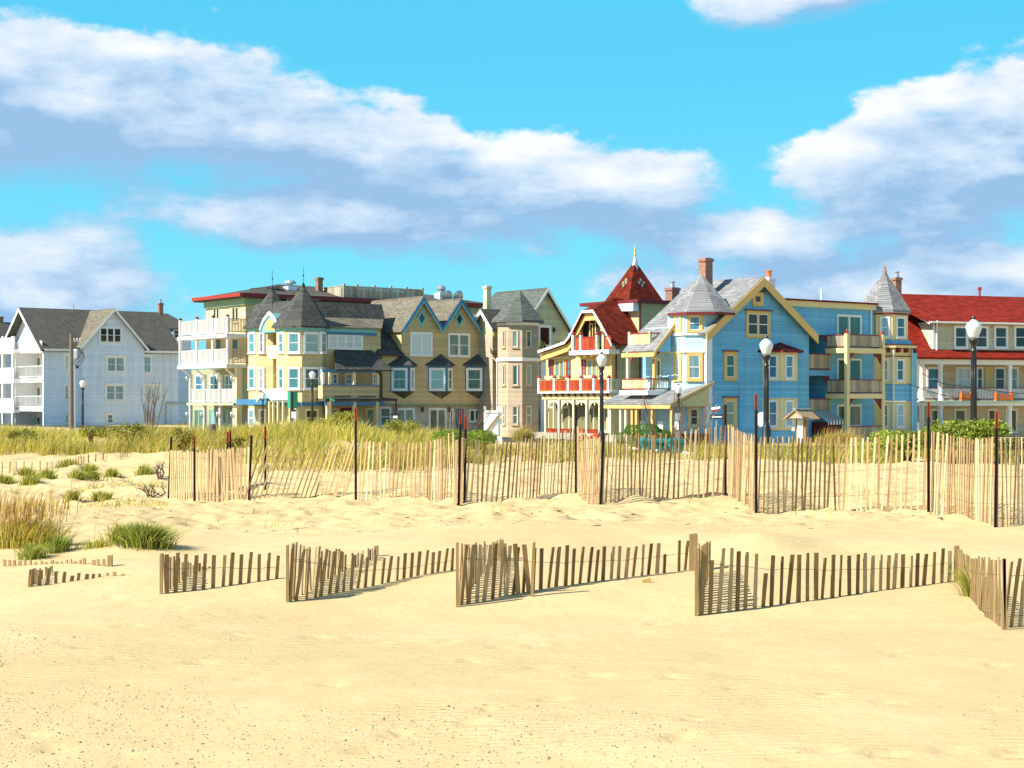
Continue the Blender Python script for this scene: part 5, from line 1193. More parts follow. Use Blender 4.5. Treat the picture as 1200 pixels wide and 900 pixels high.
m = MB(); m.fbox(fN, fN.s_(798) - 2, fN.L - .3, -.3, -.1, .0, .75); m.build('porch_base', M['maroon'], H.root)
solid('porch_floor', H, [(xl + .1, yN + .5), (-1.06, yN + .5), (-1.06, yF), (xl + .1, yF)], 0, .55, M['greywood'])
lw = Face(H, (-1.05, 9), (-1.05, 1.2)); win(lw, 762, 478, 768, 500, M['whitep'], M['g_dark'], tw=.1); win(fb, 806, 476, 821, 501, M['tanp'], M['g_dark'], tw=.2, bars=M['whitep'])

# =================================================================== cream house with bright red roof
H = House('red_roofed_house', 1081, 127, 20, 'cream house with a broad bright red roof and white columned porches at the right edge', 'house', HG)
L = H.xx(1330, 0); yb = 2.6; S = Face(H, (0, yb), (L, yb)); P = Face(H, (0, 0), (L, 0)); pz = lambda q: P.z(q, px=1120); sz = lambda q: S.z(q, px=1120)
WH = M['whitep']; yr = 5.0; zr = H.zz(344.5, 1, yr)
zE = pz(420.5)
solid('wall', H, [(-.0, yb), (L, yb), (L, 11), (-.0, 11)], 0, zE + .3, M['beigewall'])
FL = Face(H, (-.003, 11), (-.003, yb))
g = Face(H, (0, 11), (0, -.4))
sl = lambda y: (zE + .1 + (y + .4) * .5) if y < 1.2 else (zE + .9 + (zr - zE - .9) * (y - 1.2) / (yr - 1.2))
m = MB(); m.fprism(FL, [(0, zE + .303), (11 - yb, zE + .303), (11 - yb, sl(yb) - .2), (11 - yr, zr - .2), (0, zE + .4)], -.3, 0); m.build('gable', M['beigewall'], H.root)
m = MB(); xs = -.75
def rr_(y0, y1): return [(xs, y0, sl(y0)), (L, y0, sl(y0)), (L, y1, sl(y1)), (xs, y1, sl(y1))]
m.slab(rr_(-.4, 1.2), .16); m.slab(rr_(1.2, yr), .16); m.slab([(xs, yr + .003, zr), (L, yr + .003, zr), (L, 12, zE + .3), (xs, 12, zE + .3)], .16)
m.build('roof', M['sh_redflat'], H.root)
roofboard(Face(H, (xs - .03, 12), (xs - .03, -.4)), [(0, zE + .2), (12 - yr, zr - .05), (12 - 1.2, sl(1.2) - .05), (12.4, sl(-.4) - .05)], .3, 0, .05, WH)
# long dormer
yd = .9; Dm = Face(H, (0, yd), (L, yd)); xd = H.xx(1093, yd); dz = lambda q: Dm.z(q, px=1140)
m = MB(); m.box(xd, L - .5, yd, yr, zE + .6, dz(378)); m.build('dormer_wall', M['beigewall'], H.root)
m = MB(); m.slab([(xd - .7, yd - .6, dz(377.5)), (L, yd - .6, dz(377.5)), (L, yr, zr + .02), (xd - 3.2, yr, zr + .02)], .16); m.build('dormer_roof', M['sh_redflat'], H.root)
m = MB(); m.fbox(Dm, xd - .6, L, .6, .72, dz(378) - .12, dz(377.5) - .02); m.build('gutter', WH, H.root)
m = MB(); m.fprism(Face(H, (xd - .65, yr), (xd - .65, yd - .6)), [(1.2, zr - 1.4), (yr - yd + .6, dz(378.5) - .2), (yr - yd + .6, dz(377.5) - .02), (1.2, zr - .95)], 0, .06); m.build('bargeboard', WH, H.root)
for x0, x1 in ((1117.5, 1134), (1140, 1158), (1164.5, 1181), (1188, 1205)): win(Dm, x0, 381.5, x1, 408.5, WH, M['g_dark'], tw=.16)
m = MB(); m.fbox(Dm, xd, xd + .15, -.02, .05, zE + .8, dz(379)); m.build('corner_board', WH, H.root)
downspout(H, [(xd - .1, yd - .75, dz(378)), (xd + .3, yd - .1, dz(382)), (xd + .3, yd - .1, dz(411))], WH, .07)
# two storey porch
m = MB(); m.fbox(P, -.2, L, -.32, -.02, pz(427), zE - .06); m.build('porch_beam', WH, H.root)
m = MB(); m.box(-.25, L, -.2, yb - .01, pz(475.5), pz(469.5)); m.build('porch_floor', WH, H.root)
m = MB(); m.fbox(P, -.3, L, .2, .32, pz(472), pz(470)); m.build('gutter', M['sage'], H.root)
cols = (1081.5, 1103.5, 1141.5, 1184.5, 1225)
for p in cols:
    a = P.s_(p); m = MB(); c = P.pt(a, -.15, 0); z0, z1 = pz(469.4), pz(427.1)
    m.lathe([(.24, z0), (.24, z0 + .18), (.19, z0 + .22), (.15, z1 - .2), (.21, z1 - .14), (.21, z1 - .002)], (c[0], c[1], 0), 12); m.build('column', WH, H.root, smooth=False)
    m = MB(); m.lathe([(.24, .3), (.24, .5), (.2, .52), (.17, pz(476) - .2), (.22, pz(476) - .15), (.22, pz(475.6))], (c[0], c[1], 0), 12); m.build('column', WH, H.root)
for a, b in zip(cols[:-1], cols[1:]): rail_s(P, P.s_(a) + .25, P.s_(b) - .25, pz(454), pz(468), M['maroon'], WH, .14, .05, n=-.15)
fs = Face(H, (0, yb), (0, 0)); rail_s(fs, .1, fs.L - .2, pz(454), pz(468), M['maroon'], WH, .14, .05, n=-.15)
for x0, x1, g_, t_ in ((1086, 1101, 'g_blue', WH), (1120, 1138, 'g_pale', WH), (1144, 1152, 'g_dark', WH), (1165, 1178, 'g_dark', WH), (1184, 1193, 'g_pale', WH)): win(S, x0, 430, x1, 458, t_, M[g_], tw=.12)
m = MB(); m.fbox(S, S.s_(1154), S.s_(1164), .0, .05, sz(460), sz(430)); m.build('shutter', M['butterp'], H.root)
for x0, x1, g_ in ((1090, 1100, 'g_green'), (1118, 1132, 'g_dark'), (1157, 1167, 'g_dark'), (1178, 1192, 'g_dark')): win(S, x0, 479, x1, 507, WH, M[g_], tw=.12, sash=False)
win(FL, 1066, 424, 1074, 455, M['cream'], M['g_dark'], tw=.1); win(FL, 1062, 430, 1064.5, 455, M['cream'], M['g_dark'], tw=.1)
x = H.xx(1051, 7); chimney(H, 1046.5, 1057.5, 325, 345, x, 7, M['brick'], pot=M['metal'])
m = MB(); x = H.xx(1148, yr); m.tube((x, yr, zr - .1), (x, yr, H.zz(340, x, yr)), .09); m.lathe([(.1, 0), (.16, .05), (.16, .22), (.05, .28)], (x, yr, H.zz(340, x, yr)), 8); m.build('vent_pipe', M['redp'], H.root)
# orange planters standing on the porch
for i, (x0, x1, lab) in enumerate(((1125.5, 1138, 'orange wooden planter on the upper porch, left one, half hidden by the lamp post'), (1166, 1185, 'orange wooden planter on the upper porch between two white columns'))):
    a0, a1 = P.s_(x0), P.s_(x1); z = pz(469.4); q = P.pt(a0, .1, z + .003); wx, wy = H.world(q[0], q[1])
    o = empty('planter', (wx, wy, q[2]), R(20), lab, 'planter', 'orange porch planters'); w_ = a1 - a0
    m = MB(); m.box(0, w_, -.15, -.11, .06, .5); m.box(0, w_, .11, .15, .06, .5); m.box(.0, w_, -.11, .11, .04, .09); m.build('trough', M['orange'], o)
    for xx_ in (0, w_ - .1):
        m = MB(); m.box(xx_ - .06, xx_ - .003 if xx_ == 0 else xx_ + .1, -.18, .18, 0, .62); m.box(xx_ - .06, xx_ + .05, -.1, .1, .621, .72); m.build('end_board', M['orange'], o)
# =================================================================== street furniture
def at(px, Y): return (px - 600) / F * Y
def lamp(px, Y, ytop, label, seed=0):
    X = at(px, Y); zt = EYE - (ytop - HY) / F * Y; zb = gz(X, Y) if Y < 90 else 0.0
    o = empty('street_lamp', (X, Y, zb), 0, label, 'street lamp', 'black street lamps with white acorn globes'); h = zt - zb
    m = MB(); m.lathe([(.22, -.2), (.22, .12), (.16, .2), (.14, .75), (.10, .85), (.075, 1.0), (.066, h - .95), (.09, h - .92), (.09, h - .90), (.064, h - .87), (.064, h - .76), (.11, h - .70), (.13, h - .64), (.13, h - .60)], n=14)
    for k in range(8):
        a = k * math.pi / 4; m.tube((.072 * math.cos(a), .072 * math.sin(a), 1.0), (.065 * math.cos(a), .065 * math.sin(a), h - 1.0), .012, .012, 5)
    m.build('pole', M['black'], o, True)
    g = MB(); g.lathe([(.095, h - .595), (.125, h - .54), (.175, h - .42), (.205, h - .32), (.208, h - .28), (.185, h - .22), (.12, h - .155), (.07, h - .115), (.05, h - .085)], n=20); g.build('globe', M['globe'], o, True)
    c = MB(); c.lathe([(.07, h - .09), (.07, h - .05), (.035, h - .03), (.045, h - .012), (.01, h)], n=10); c.build('finial', M['black'], o, True)
    return o
lamp(1141, 42, 370, 'street lamp in front of the red roofed house, nearest and tallest in the photo')
lamp(898, 48.8, 393, 'street lamp standing before the yellow bay of the blue house')
lamp(705, 64, 412, 'street lamp in front of the red balcony house, behind the slat fence')
lamp(795, 96, 449.5, 'small street lamp in front of the blue house porch roof, with notices on its pole')
lamp(366, 100, 433, 'street lamp before the turret of the tan house, rising from dune grass')
lamp(308, 128, 459, 'smallest street lamp, half lost before the white porch gable of the tan house')
lamp(97, 105, 443.5, 'street lamp in front of the long white house, beside the utility pole')

X, Y = at(83.5, 165), 165; z = lambda q, Y=165: EYE - (q - HY) / F * Y
o = empty('utility_pole', (X, Y, 0), 0, 'weathered wooden utility pole with grey transformer before the white house', 'utility pole')
m = MB(); m.tube((0, 0, -.3), (0, 0, z(391)), .24, .16, 12); m.build('pole', M['pole'], o)
m = MB(); m.lathe([(.05, z(421)), (.34, z(420)), (.34, z(411)), (.28, z(409.5)), (.05, z(409))], (.62, -.1, 0), 14); m.build('transformer', M['metal'], o)
m = MB(); m.box(-.06, .5, -.06, .06, z(411), z(410)); m.box(-.1, .95, -.05, .05, z(400), z(399)); m.build('bracket', M['metal'], o)
m = MB(); m.tube((.45, -.2, 0), (.45, -.2, z(425)), .07, .07, 8); m.build('conduit', M['metal'], o)
m = MB()
for k in range(3):
    pts = [(.62 + .5 * math.sin(t * 2.6 + k) * .9, -.3 - .05 * k, z(408) + (z(428) - z(408)) * t) for t in [i / 14 for i in range(15)]]; pts = [(px_ + .35 * math.sin(math.pi * i / 14), py_, pz_) for i, (px_, py_, pz_) in enumerate(pts)]
    m.path(pts, .035, 5)
m.lathe([(.03, 0), (.16, .05), (.16, .3), (.03, .35)], (.7, -.3, z(432)), 8); m.build('cable_loop', M['black'], o)
m = MB()
for i in range(3): m.lathe([(.03, 0), (.07, .05), (.03, .1), (.07, .15), (.02, .25)], (.3 + .3 * i, 0, z(398.9)), 8)
m.build('insulator', M['whitep'], o)

def sign_post(name, px, Y, ytop, label, cat, r=.035, mat='steel', base=None):
    X = at(px, Y); zb = (gz(X, Y) if Y < 80 else 0) if base is None else base
    o = empty(name, (X, Y, zb), 0, label, cat); zz = lambda q: EYE - (q - HY) / F * Y - zb
    m = MB(); m.tube((0, 0, -.3), (0, 0, zz(ytop)), r, r, 8); m.build('post', M[mat], o)
    return o, zz, (lambda p: at(p, Y) - X)
# one way sign with a red and white sign above it
o, zz, xx = sign_post('traffic_sign', 839.5, 95, 474, 'black one way sign with a white left arrow below a tilted red and white sign', 'traffic sign', mat='metal')
a0, a1, z0, z1 = xx(832), xx(847), zz(491.2), zz(485.8)
m = MB(); m.box(a0, a1, -.09, -.07, z0, z1); pl = m.build('arrow_plate', M['black'], o)
m = MB(); c = (z0 + z1) / 2; hh = (z1 - z0)
v = [(a0 + .06, c), (a0 + .22, c + hh * .36), (a0 + .22, c + hh * .15), (a1 - .06, c + hh * .15), (a1 - .06, c - hh * .15), (a0 + .22, c - hh * .15), (a0 + .22, c - hh * .36)]
m.add([(x, -.097, z) for x, z in v], [(0, 1, 2, 5, 6), (2, 3, 4, 5)]); m.build('arrow', M['whitep'], pl)
a = [(p, EYE - (q - HY) / F * 95 - o.location.z) for p, q in ((0, 0),)]
m = MB(); x0, x1 = xx(833.5), xx(844); m.hexa([(x0, -.08, zz(480.5)), (x1, -.08, zz(479)), (x1, -.06, zz(479)), (x0, -.06, zz(480.5)), (x0, .02, zz(477.5)), (x1, .02, zz(475.8)), (x1, .04, zz(475.8)), (x0, .04, zz(477.5))]); m.build('sign_plate', M['silver'], o)
m = MB(); m.hexa([(x0, -.085, zz(482.6)), (x1, -.085, zz(481.4)), (x1, -.065, zz(481.4)), (x0, -.065, zz(482.6)), (x0, -.083, zz(480.7)), (x1, -.083, zz(479.2)), (x1, -.063, zz(479.2)), (x0, -.063, zz(480.7))]); m.build('red_plate', M['redp'], o)
# back of an octagonal sign
o, zz, xx = sign_post('octagonal_sign', 894.5, 78, 482, 'white back of an octagonal sign half hidden by the tall street lamp', 'traffic sign', mat='metal')
m = MB(); r = zz(483) - zz(491.5); c = zz(491.5); v = [(r * 1.08 * math.cos(R(22.5 + 45 * k)), c + r * 1.08 * math.sin(R(22.5 + 45 * k))) for k in range(8)]
f_ = [(-.04 + x * .9, .06 + x * -.25, z_) for x, z_ in v]; b_ = [(x, y + .015, z_) for x, y, z_ in f_]
m.add(f_ + b_, [tuple(range(8)), tuple(range(8, 16))[::-1]] + [(i, (i + 1) % 8, 8 + (i + 1) % 8, 8 + i) for i in range(8)]); m.build('sign_plate', M['silver'], o)
# green road sign seen from behind
o, zz, xx = sign_post('road_sign', 342, 92, 459, 'pair of blank green road sign backs on a dark post before the tan house turrets', 'road sign', .09, 'black', 0)
for s_, x0, x1 in ((-1, 336, 341.2), (1, 342.8, 348)):
    m = MB(); xa_, xb_ = xx(x0), xx(x1); ya, yb_ = (.3, -.02) if s_ < 0 else (-.02, .3)
    m.hexa([(xa_, ya, zz(478.5)), (xb_, yb_, zz(478.5)), (xb_, yb_ + .03, zz(478.5)), (xa_, ya + .03, zz(478.5)), (xa_, ya, zz(459)), (xb_, yb_, zz(459)), (xb_, yb_ + .03, zz(459)), (xa_, ya + .03, zz(459))]); m.build('sign_plate', M['signgreen'], o)
o, zz, xx = sign_post('meter_box', 344.5, 90, 488, 'small white meter box with a dark cap beside the green road sign', 'meter box', .05, 'metal', 0)
m = MB(); m.box(-.13, .13, -.1, .1, zz(490), zz(482.2)); m.build('box', M['whitep'], o); m = MB(); m.lathe([(.13, zz(482.1)), (.13, zz(481)), (.05, zz(479.8))], (0, 0, 0), 8); m.build('cap', M['black'], o)
o, zz, xx = sign_post('wooden_sign', 388, 88, 466, 'leaning brown post topped by a small teal sign before the tan house porch', 'sign post', .07, 'pole', 0)
m = MB(); m.hexa([(xx(386), -.1, zz(467.5)), (xx(392), -.1, zz(471)), (xx(392), -.05, zz(471)), (xx(386), -.05, zz(467.5)), (xx(386.5), -.1, zz(465.5)), (xx(392), -.1, zz(468.5)), (xx(392), -.05, zz(468.5)), (xx(386.5), -.05, zz(465.5))]); m.build('sign_plate', M['signgreen'], o)
o, zz, xx = sign_post('hanging_sign', 463.3, 121, 476, 'small dark oval sign with a white panel below before the glass doors', 'sign', .05, 'black', 0)
m = MB(); v = [(xx(463.3) + .38 * math.cos(R(30 * k)), zz(485.8) + .14 * math.sin(R(30 * k))) for k in range(12)]; f_ = [(x, -.1, z_) for x, z_ in v]; b_ = [(x, -.06, z_) for x, z_ in v]
m.add(f_ + b_, [tuple(range(12)), tuple(range(12, 24))[::-1]] + [(i, (i + 1) % 12, 12 + (i + 1) % 12, 12 + i) for i in range(12)]); m.build('oval_plate', M['black'], o)
m = MB(); m.box(-.16, .16, -.11, -.08, zz(490), zz(487.2)); m.build('panel', M['whitep'], o)
o, zz, xx = sign_post('notice_board', 793.5, 95.2, 484, 'grey and white notices fixed low on the small lamp pole before the blue porch', 'notice', .03, 'metal', 0)
m = MB(); m.box(xx(790.5), xx(798), -.2, -.17, zz(492.5), zz(484)); m.build('grey_notice', M['metal'], o); m = MB(); m.box(xx(790.5), xx(795), -.25, -.05, zz(504), zz(494)); m.build('white_box', M['whitep'], o)
# roofed notice board
Y = 50; X = at(939.5, Y); zb = gz(X, Y); o = empty('roofed_notice_board', (X, Y, zb), R(-42), 'white notice board on brown posts under a small shingled wooden roof', 'notice board'); zz = lambda q: EYE - (q - HY) / F * Y - zb
m = MB(); m.box(-.10, .10, -.10, -.06, zz(525), zz(491.5)); m.build('board', M['whitep'], o)
for s_ in (-1, 1): m = MB(); m.box(s_ * .14 - .035, s_ * .14 + .035, -.06, .06, -.2, zz(490)); m.build('post', M['slat2'], o)
zr_, ze_ = zz(479.5), zz(490.5)
for s_ in (-1, 1):
    m = MB(); m.slab([(s_ * .40, -.42, ze_), (s_ * .40, .42, ze_), (0, .42, zr_), (0, -.42, zr_)], .035); m.build('roof_side', M['shake'], o)
m = MB(); m.add([(-.34, -.36, ze_ + .01), (.34, -.36, ze_ + .01), (0, -.36, zr_ - .05), (-.34, -.34, ze_ + .01), (.34, -.34, ze_ + .01), (0, -.34, zr_ - .05)], [(0, 1, 2), (5, 4, 3), (0, 3, 4, 1), (1, 4, 5, 2), (2, 5, 3, 0)]); m.build('roof_gable', M['greywood'], o)
m = MB(); m.box(-.06, .06, -.43, .43, zr_ - .01, zr_ + .03); m.build('ridge_cap', M['metal'], o)
m = MB(); m.box(-.28, -.19, -.12, -.02, zz(505), zz(500)); m.build('leaflet_box', M['whitep'], o)
# white boarded gate
Y = 76; X = at(577, Y); o = empty('white_gate', (X, Y, 0), 0, 'white boarded gate with a diagonal dark brace standing before the tan house corner', 'gate'); zz = lambda q: EYE - (q - HY) / F * Y; xx = lambda p: at(p, Y) - X
m = MB(); n_ = 6
for i in range(n_):
    a, b = xx(568) + (xx(584) - xx(568)) * i / n_, xx(568) + (xx(584) - xx(568)) * (i + 1) / n_; m.box(a + .004, b - .004, -.02, .02, zz(509), zz(481))
m.box(xx(567.5), xx(584.5), -.05, -.021, zz(483.5), zz(480.8)); m.build('panel', M['whitep'], o)
m = MB(); m.hexa([(xx(567.5), -.075, zz(507)), (xx(569.5), -.075, zz(508)), (xx(569.5), -.024, zz(508)), (xx(567.5), -.024, zz(507)), (xx(583), -.075, zz(487)), (xx(585), -.075, zz(488)), (xx(585), -.024, zz(488)), (xx(583), -.024, zz(487))]); m.build('brace', M['slat2'], o)
for a, t_ in ((568.2, 476), (585.5, 476.5)): m = MB(); w_ = .05 if a < 570 else .11; m.box(xx(a) - w_, xx(a) + w_, .03, .03 + 2 * w_, -.2, zz(t_)); m.build('post', M['whitep'], o)
# teal wheeled bins
def wheelie(px, Y, ytop, w, label):
    X = at(px, Y); zb = gz(X, Y); o = empty('wheeled_bin', (X, Y, zb), R(-8 + (px * 7) % 25), label, 'bin', 'teal wheeled bins'); h = EYE - (ytop - HY) / F * Y - zb; w /= 2
    m = MB(); m.hexa([(-w * .8, -.27, .06), (w * .8, -.27, .06), (w * .8, .24, .06), (-w * .8, .24, .06), (-w, -.35, h - .12), (w, -.35, h - .12), (w, .32, h - .12), (-w, .32, h - .12)]); b = m.build('body', M['binteal'], o)
    m = MB(); m.box(-w - .03, w + .03, -.38, .36, h - .118, h - .05); m.hexa([(-w, -.33, h - .049), (w, -.33, h - .049), (w, .3, h - .049), (-w, .3, h - .049), (-w * .7, -.2, h), (w * .7, -.2, h), (w * .7, .25, h), (-w * .7, .25, h)]); m.build('lid', M['binteal'], o)
    for s_ in (-1, 1): m = MB(); m.tube((s_ * w * .9, .27, .1), (s_ * (w * .9 + .06), .27, .1), .12, .12, 14); m.build('wheel', M['black'], o)
    m = MB(); m.tube((-w * .8, .4, h - .15), (w * .8, .4, h - .15), .018); m.build('handle', M['black'], o)
wheelie(759, 48, 513.5, .40, 'teal bin left of the other two behind the slat fence')
wheelie(775.5, 49, 514, .33, 'teal bin in the middle of the three, standing slightly behind')
wheelie(791.5, 47.5, 513.5, .34, 'teal bin right of the other two behind the slat fence')
# low white pipe rail
pts = [(735, 525, 50), (770, 528, 49), (800, 530.5, 48.5), (848, 535, 48), (886, 537.5, 48), (913, 540.5, 47.5)]
W3 = [(at(p, Y), Y, EYE - (q - HY) / F * Y) for p, q, Y in pts]
o = empty('pipe_rail', W3[0], 0, 'low white pipe rail running through the grass behind the slat fence', 'rail'); q0 = Vector(W3[0])
m = MB(); m.path([tuple(Vector(p) - q0) for p in W3], .035, 8); m.build('rail', M['whitemetal'], o)
for p in W3: g_ = gz(p[0], p[1]); m = MB(); v = Vector(p) - q0; m.tube((v.x, v.y, g_ - .2 - q0.z), (v.x, v.y, v.z - .033), .03, .03, 8); m.build('post', M['metal'], o)
# white bench and stump in the grass
Y = 56; X = at(272, Y); zb = gz(X, Y); o = empty('bench', (X, Y, zb), R(4), 'white slab bench in the dune grass before the balconied house', 'bench'); zz = lambda q: EYE - (q - HY) / F * Y - zb
m = MB(); m.box(-.68, .68, -.22, .22, zz(507.3), zz(504)); m.build('seat', M['whitep'], o)
for s_ in (-1, 1): m = MB(); m.box(s_ * .5 - .08, s_ * .5 + .08, -.18, .18, -.2, zz(507.4)); m.build('leg', M['metal'], o)
Y = 48; X = at(248.5, Y); zb = gz(X, Y); o = empty('stump', (X, Y, zb), 0, 'grey sawn timber stump in the dune grass left of the white bench', 'stump')
m = MB(); m.lathe([(.15, -.2), (.12, .0), (.11, .45), (.10, .5), (.02, .51)], n=11); m.v = [(x * (1 + .1 * math.sin(7 * z)), y, z) for x, y, z in m.v]; b = m.build('trunk', M['pole'], o)
# plank scrap by the lower fence
x, y = hit(757, 683); o = empty('plank_scrap', (x, y, gz(x, y)), R(15), 'short yellow plank scrap lying against the lower slat fence', 'plank')
m = MB(); m.hexa([(-.05, -.02, -.02), (.05, -.02, .0), (.05, .01, .0), (-.05, .01, -.02), (-.05, -.02, .03), (.045, -.02, .05), (.045, .01, .05), (-.05, .01, .03)]); m.build('plank', M['yellowp'], o)
# overhead cables
def cable(pts, label, r=.025):
    W_ = [Vector((at(p, Y), Y, EYE - (q - HY) / F * Y)) for p, q, Y in pts]; m = MB(); c = []
    for a, b in zip(W_[:-1], W_[1:]):
        for i in range(8): t_ = i / 8; c.append(a.lerp(b, t_) - Vector((0, 0, .25 * math.sin(math.pi * t_))))
    c.append(W_[-1]); q = c[0]; m.path([tuple(v - q) for v in c], r, 5); o = m.build('overhead_cable', M['black']); o.location = q; tag(o, label, 'cable', 'overhead cables')
cable([(1063, 449, 112), (1150, 469, 112), (1260, 440, 108)], 'upper black cable sagging across the red roofed house porch')
cable([(1080, 437, 113), (1126, 452, 113), (1270, 462, 110)], 'lower black cable crossing the white columns of the red roofed house')
# white chairs on the blue house porches
def chair(px, Y, zfloor, rz, label):
    o = empty('white_chair', (at(px, Y), Y, zfloor), rz, label, 'chair', 'white porch chairs')
    m = MB(); m.box(-.24, .24, -.24, .24, .42, .46); m.build('seat', M['whitep'], o)
    m = MB()
    for i in range(5): m.box(-.23 + i * .095, -.15 + i * .095, .2, .235, .5, .95)
    m.box(-.24, .24, .195, .24, .95, 1.0); m.build('backrest', M['whitep'], o)
    for a in (-1, 1):
        for b in (-1, 1): m = MB(); m.box(a * .21 - .02, a * .21 + .02, b * .21 - .02, b * .21 + .02, 0, .42 if b < 0 else .95); m.build('leg', M['whitep'], o)
        m = MB(); m.box(a * .24 - .03, a * .24 + .03, -.22, .2, .64, .67); m.build('armrest', M['whitep'], o)
BH = bpy.data.objects['blue_house']
def on_house(x, y): v = BH.matrix_basis @ Vector((x, y, 0)); return 600 + F * v.x / v.y, v.y
p, Y = on_house(-1.8, 2.9); chair(p, Y, BLUE_BALC, R(150), 'white chair on the second floor ocean balcony of the blue house')
for y_, l_ in ((2.2, 'white chair on the blue house ground porch, nearer the notices'), (4.0, 'white chair on the blue house ground porch, behind the green hedge')):
    p, Y = on_house(-2.0, y_); chair(p, Y, .552, R(130), l_)

# =================================================================== plants
GRN, OLV, YEL, TAN, DRK, GLD = np.array([[.27, .36, .055], [.44, .43, .08], [.66, .56, .13], [.62, .46, .20], [.08, .12, .03], [.66, .42, .06]])
def blade_arrays(x, y, z, h, az, lean, wd, col):
    n = len(x); yaw = rng.uniform(0, np.pi, n); ca, sa = np.cos(yaw), np.sin(yaw); la, lb = np.cos(az) * lean, np.sin(az) * lean
    V = np.zeros((n, 7, 3), np.float32)
    for k, (t_, w_) in enumerate(((0, 1), (.38, .85), (.72, .55))):
        b = t_ ** 1.9
        for j, s_ in ((0, -1), (1, 1)):
            V[:, 2 * k + j, 0] = x + la * h * b + ca * wd * w_ * s_ / 2; V[:, 2 * k + j, 1] = y + lb * h * b + sa * wd * w_ * s_ / 2; V[:, 2 * k + j, 2] = z + h * t_ * (1 - .25 * lean * t_) - (.03 if k == 0 else 0)
    V[:, 6, 0] = x + la * h; V[:, 6, 1] = y + lb * h; V[:, 6, 2] = z + h * (1 - .3 * lean)
    base = (np.arange(n) * 7)[:, None]
    T = np.concatenate([base + np.array([a]) for a in ([0, 1, 3], [0, 3, 2], [2, 3, 5], [2, 5, 4], [4, 5, 6])])
    return V.reshape(-1, 3), T, np.repeat(col, 7, 0)
def pick(n, cols, w, jit=.22):
    c = np.array(cols)[rng.choice(len(cols), n, p=np.array(w) / sum(w))]; return np.clip(c * rng.normal(1, jit, (n, 1)), .01, .8)
def join(parts):
    Vs, Ts, Cs, b = [], [], [], 0
    for V, T, C in parts: Vs.append(V); Ts.append(T + b); Cs.append(C); b += len(V)
    return np.concatenate(Vs), np.concatenate(Ts), np.concatenate(Cs)
def field(px0, px1, Y0, Y1, n, hr, mask, cols, w, wd=.02, leanm=.45, windaz=.2):
    px = rng.uniform(px0, px1, n); Y = np.sqrt(rng.uniform(Y0 ** 2, Y1 ** 2, n)); X = (px - 600) / F * Y
    k = mask(px, Y, X); px, Y, X = px[k], Y[k], X[k]; n = len(X)
    h = rng.uniform(*hr, n) * (1 + fbm(X, Y, .45, 21) * .9) * interp(px, [(0, 1.0), (250, 1.0), (330, 1), (420, 1), (480, .75), (560, .62), (700, .55), (1300, .6)]) ** (1 if hr[1] > .6 else 0) * 1.0
    az = np.where(rng.random(n) < .55, rng.normal(windaz, .7, n), rng.uniform(0, 6.28, n))
    c = pick(n, cols, w); f_ = np.clip(.5 + 1.1 * fbm(X, Y, .4, 33, 3), 0, 1)[:, None]; c = c * (.8 + .35 * f_) * np.array([1.05, 1, .9])
    return blade_arrays(X, Y, ground(X, Y), h, az, np.abs(rng.normal(leanm, .25, n)), wd * rng.uniform(.7, 1.3, n), c)
def interp(px, tab): return np.interp(px, [a for a, b in tab], [b for a, b in tab])
front = [(-200, 44), (60, 44), (150, 43), (200, 40), (240, 37), (300, 36), (420, 35.5), (520, 36), (600, 37), (700, 39), (900, 39.5), (1000, 38.5), (1200, 38), (1500, 38)]
def m_back(px, Y, X): return (Y > interp(px, front) + 2.2 * fbm(X, Y, .5, 4, 2)) & (fbm(X, Y, .5, 6, 3) > -.06)
V, T, C = join([field(-160, 560, 33, 61, 90000, (.28, .60), m_back, [GRN, OLV, YEL, TAN, GLD, DRK], [.2, .22, .38, .18, .04, .05], .018),
                field(520, 1320, 36, 52, 40000, (.40, .68), lambda px, Y, X: m_back(px, Y, X) & ~((px > 740) & (px < 808) & (Y < 48.5) & (rng.random(len(px)) < .8)), [GRN, OLV, YEL, TAN, DRK], [.2, .24, .34, .2, .08], .018)])
g = fastmesh('dune_grass', V, T, M['grass'], col=C); tag(g, 'yellow green dune grass covering the low dunes before the houses', 'grass', kind='stuff')
def m_sp(px, Y, X): return (fbm(X, Y, 1.1, 9, 3) > .30) & ((px < 200) | (Y > 27))
V, T, C = join([field(-60, 200, 27, 45, 3200, (.10, .24), m_sp, [GRN, OLV, YEL], [.4, .3, .3], .014), field(95, 195, 27.5, 33, 900, (.08, .2), lambda p, Y, X: fbm(X, Y, .8, 12, 3) > .10, [GRN, OLV, YEL, TAN], [.3, .2, .3, .2], .013, .8),
                field(200, 1230, 22, 30, 2600, (.06, .22), lambda p, Y, X: fbm(X, Y, 1.6, 14, 3) > .33, [GRN, OLV, YEL], [.4, .3, .3], .009)])
g = fastmesh('sparse_grass', V, T, M['grass'], col=C); tag(g, 'sparse short sprouts of grass scattered on the open sand', 'grass', kind='stuff')

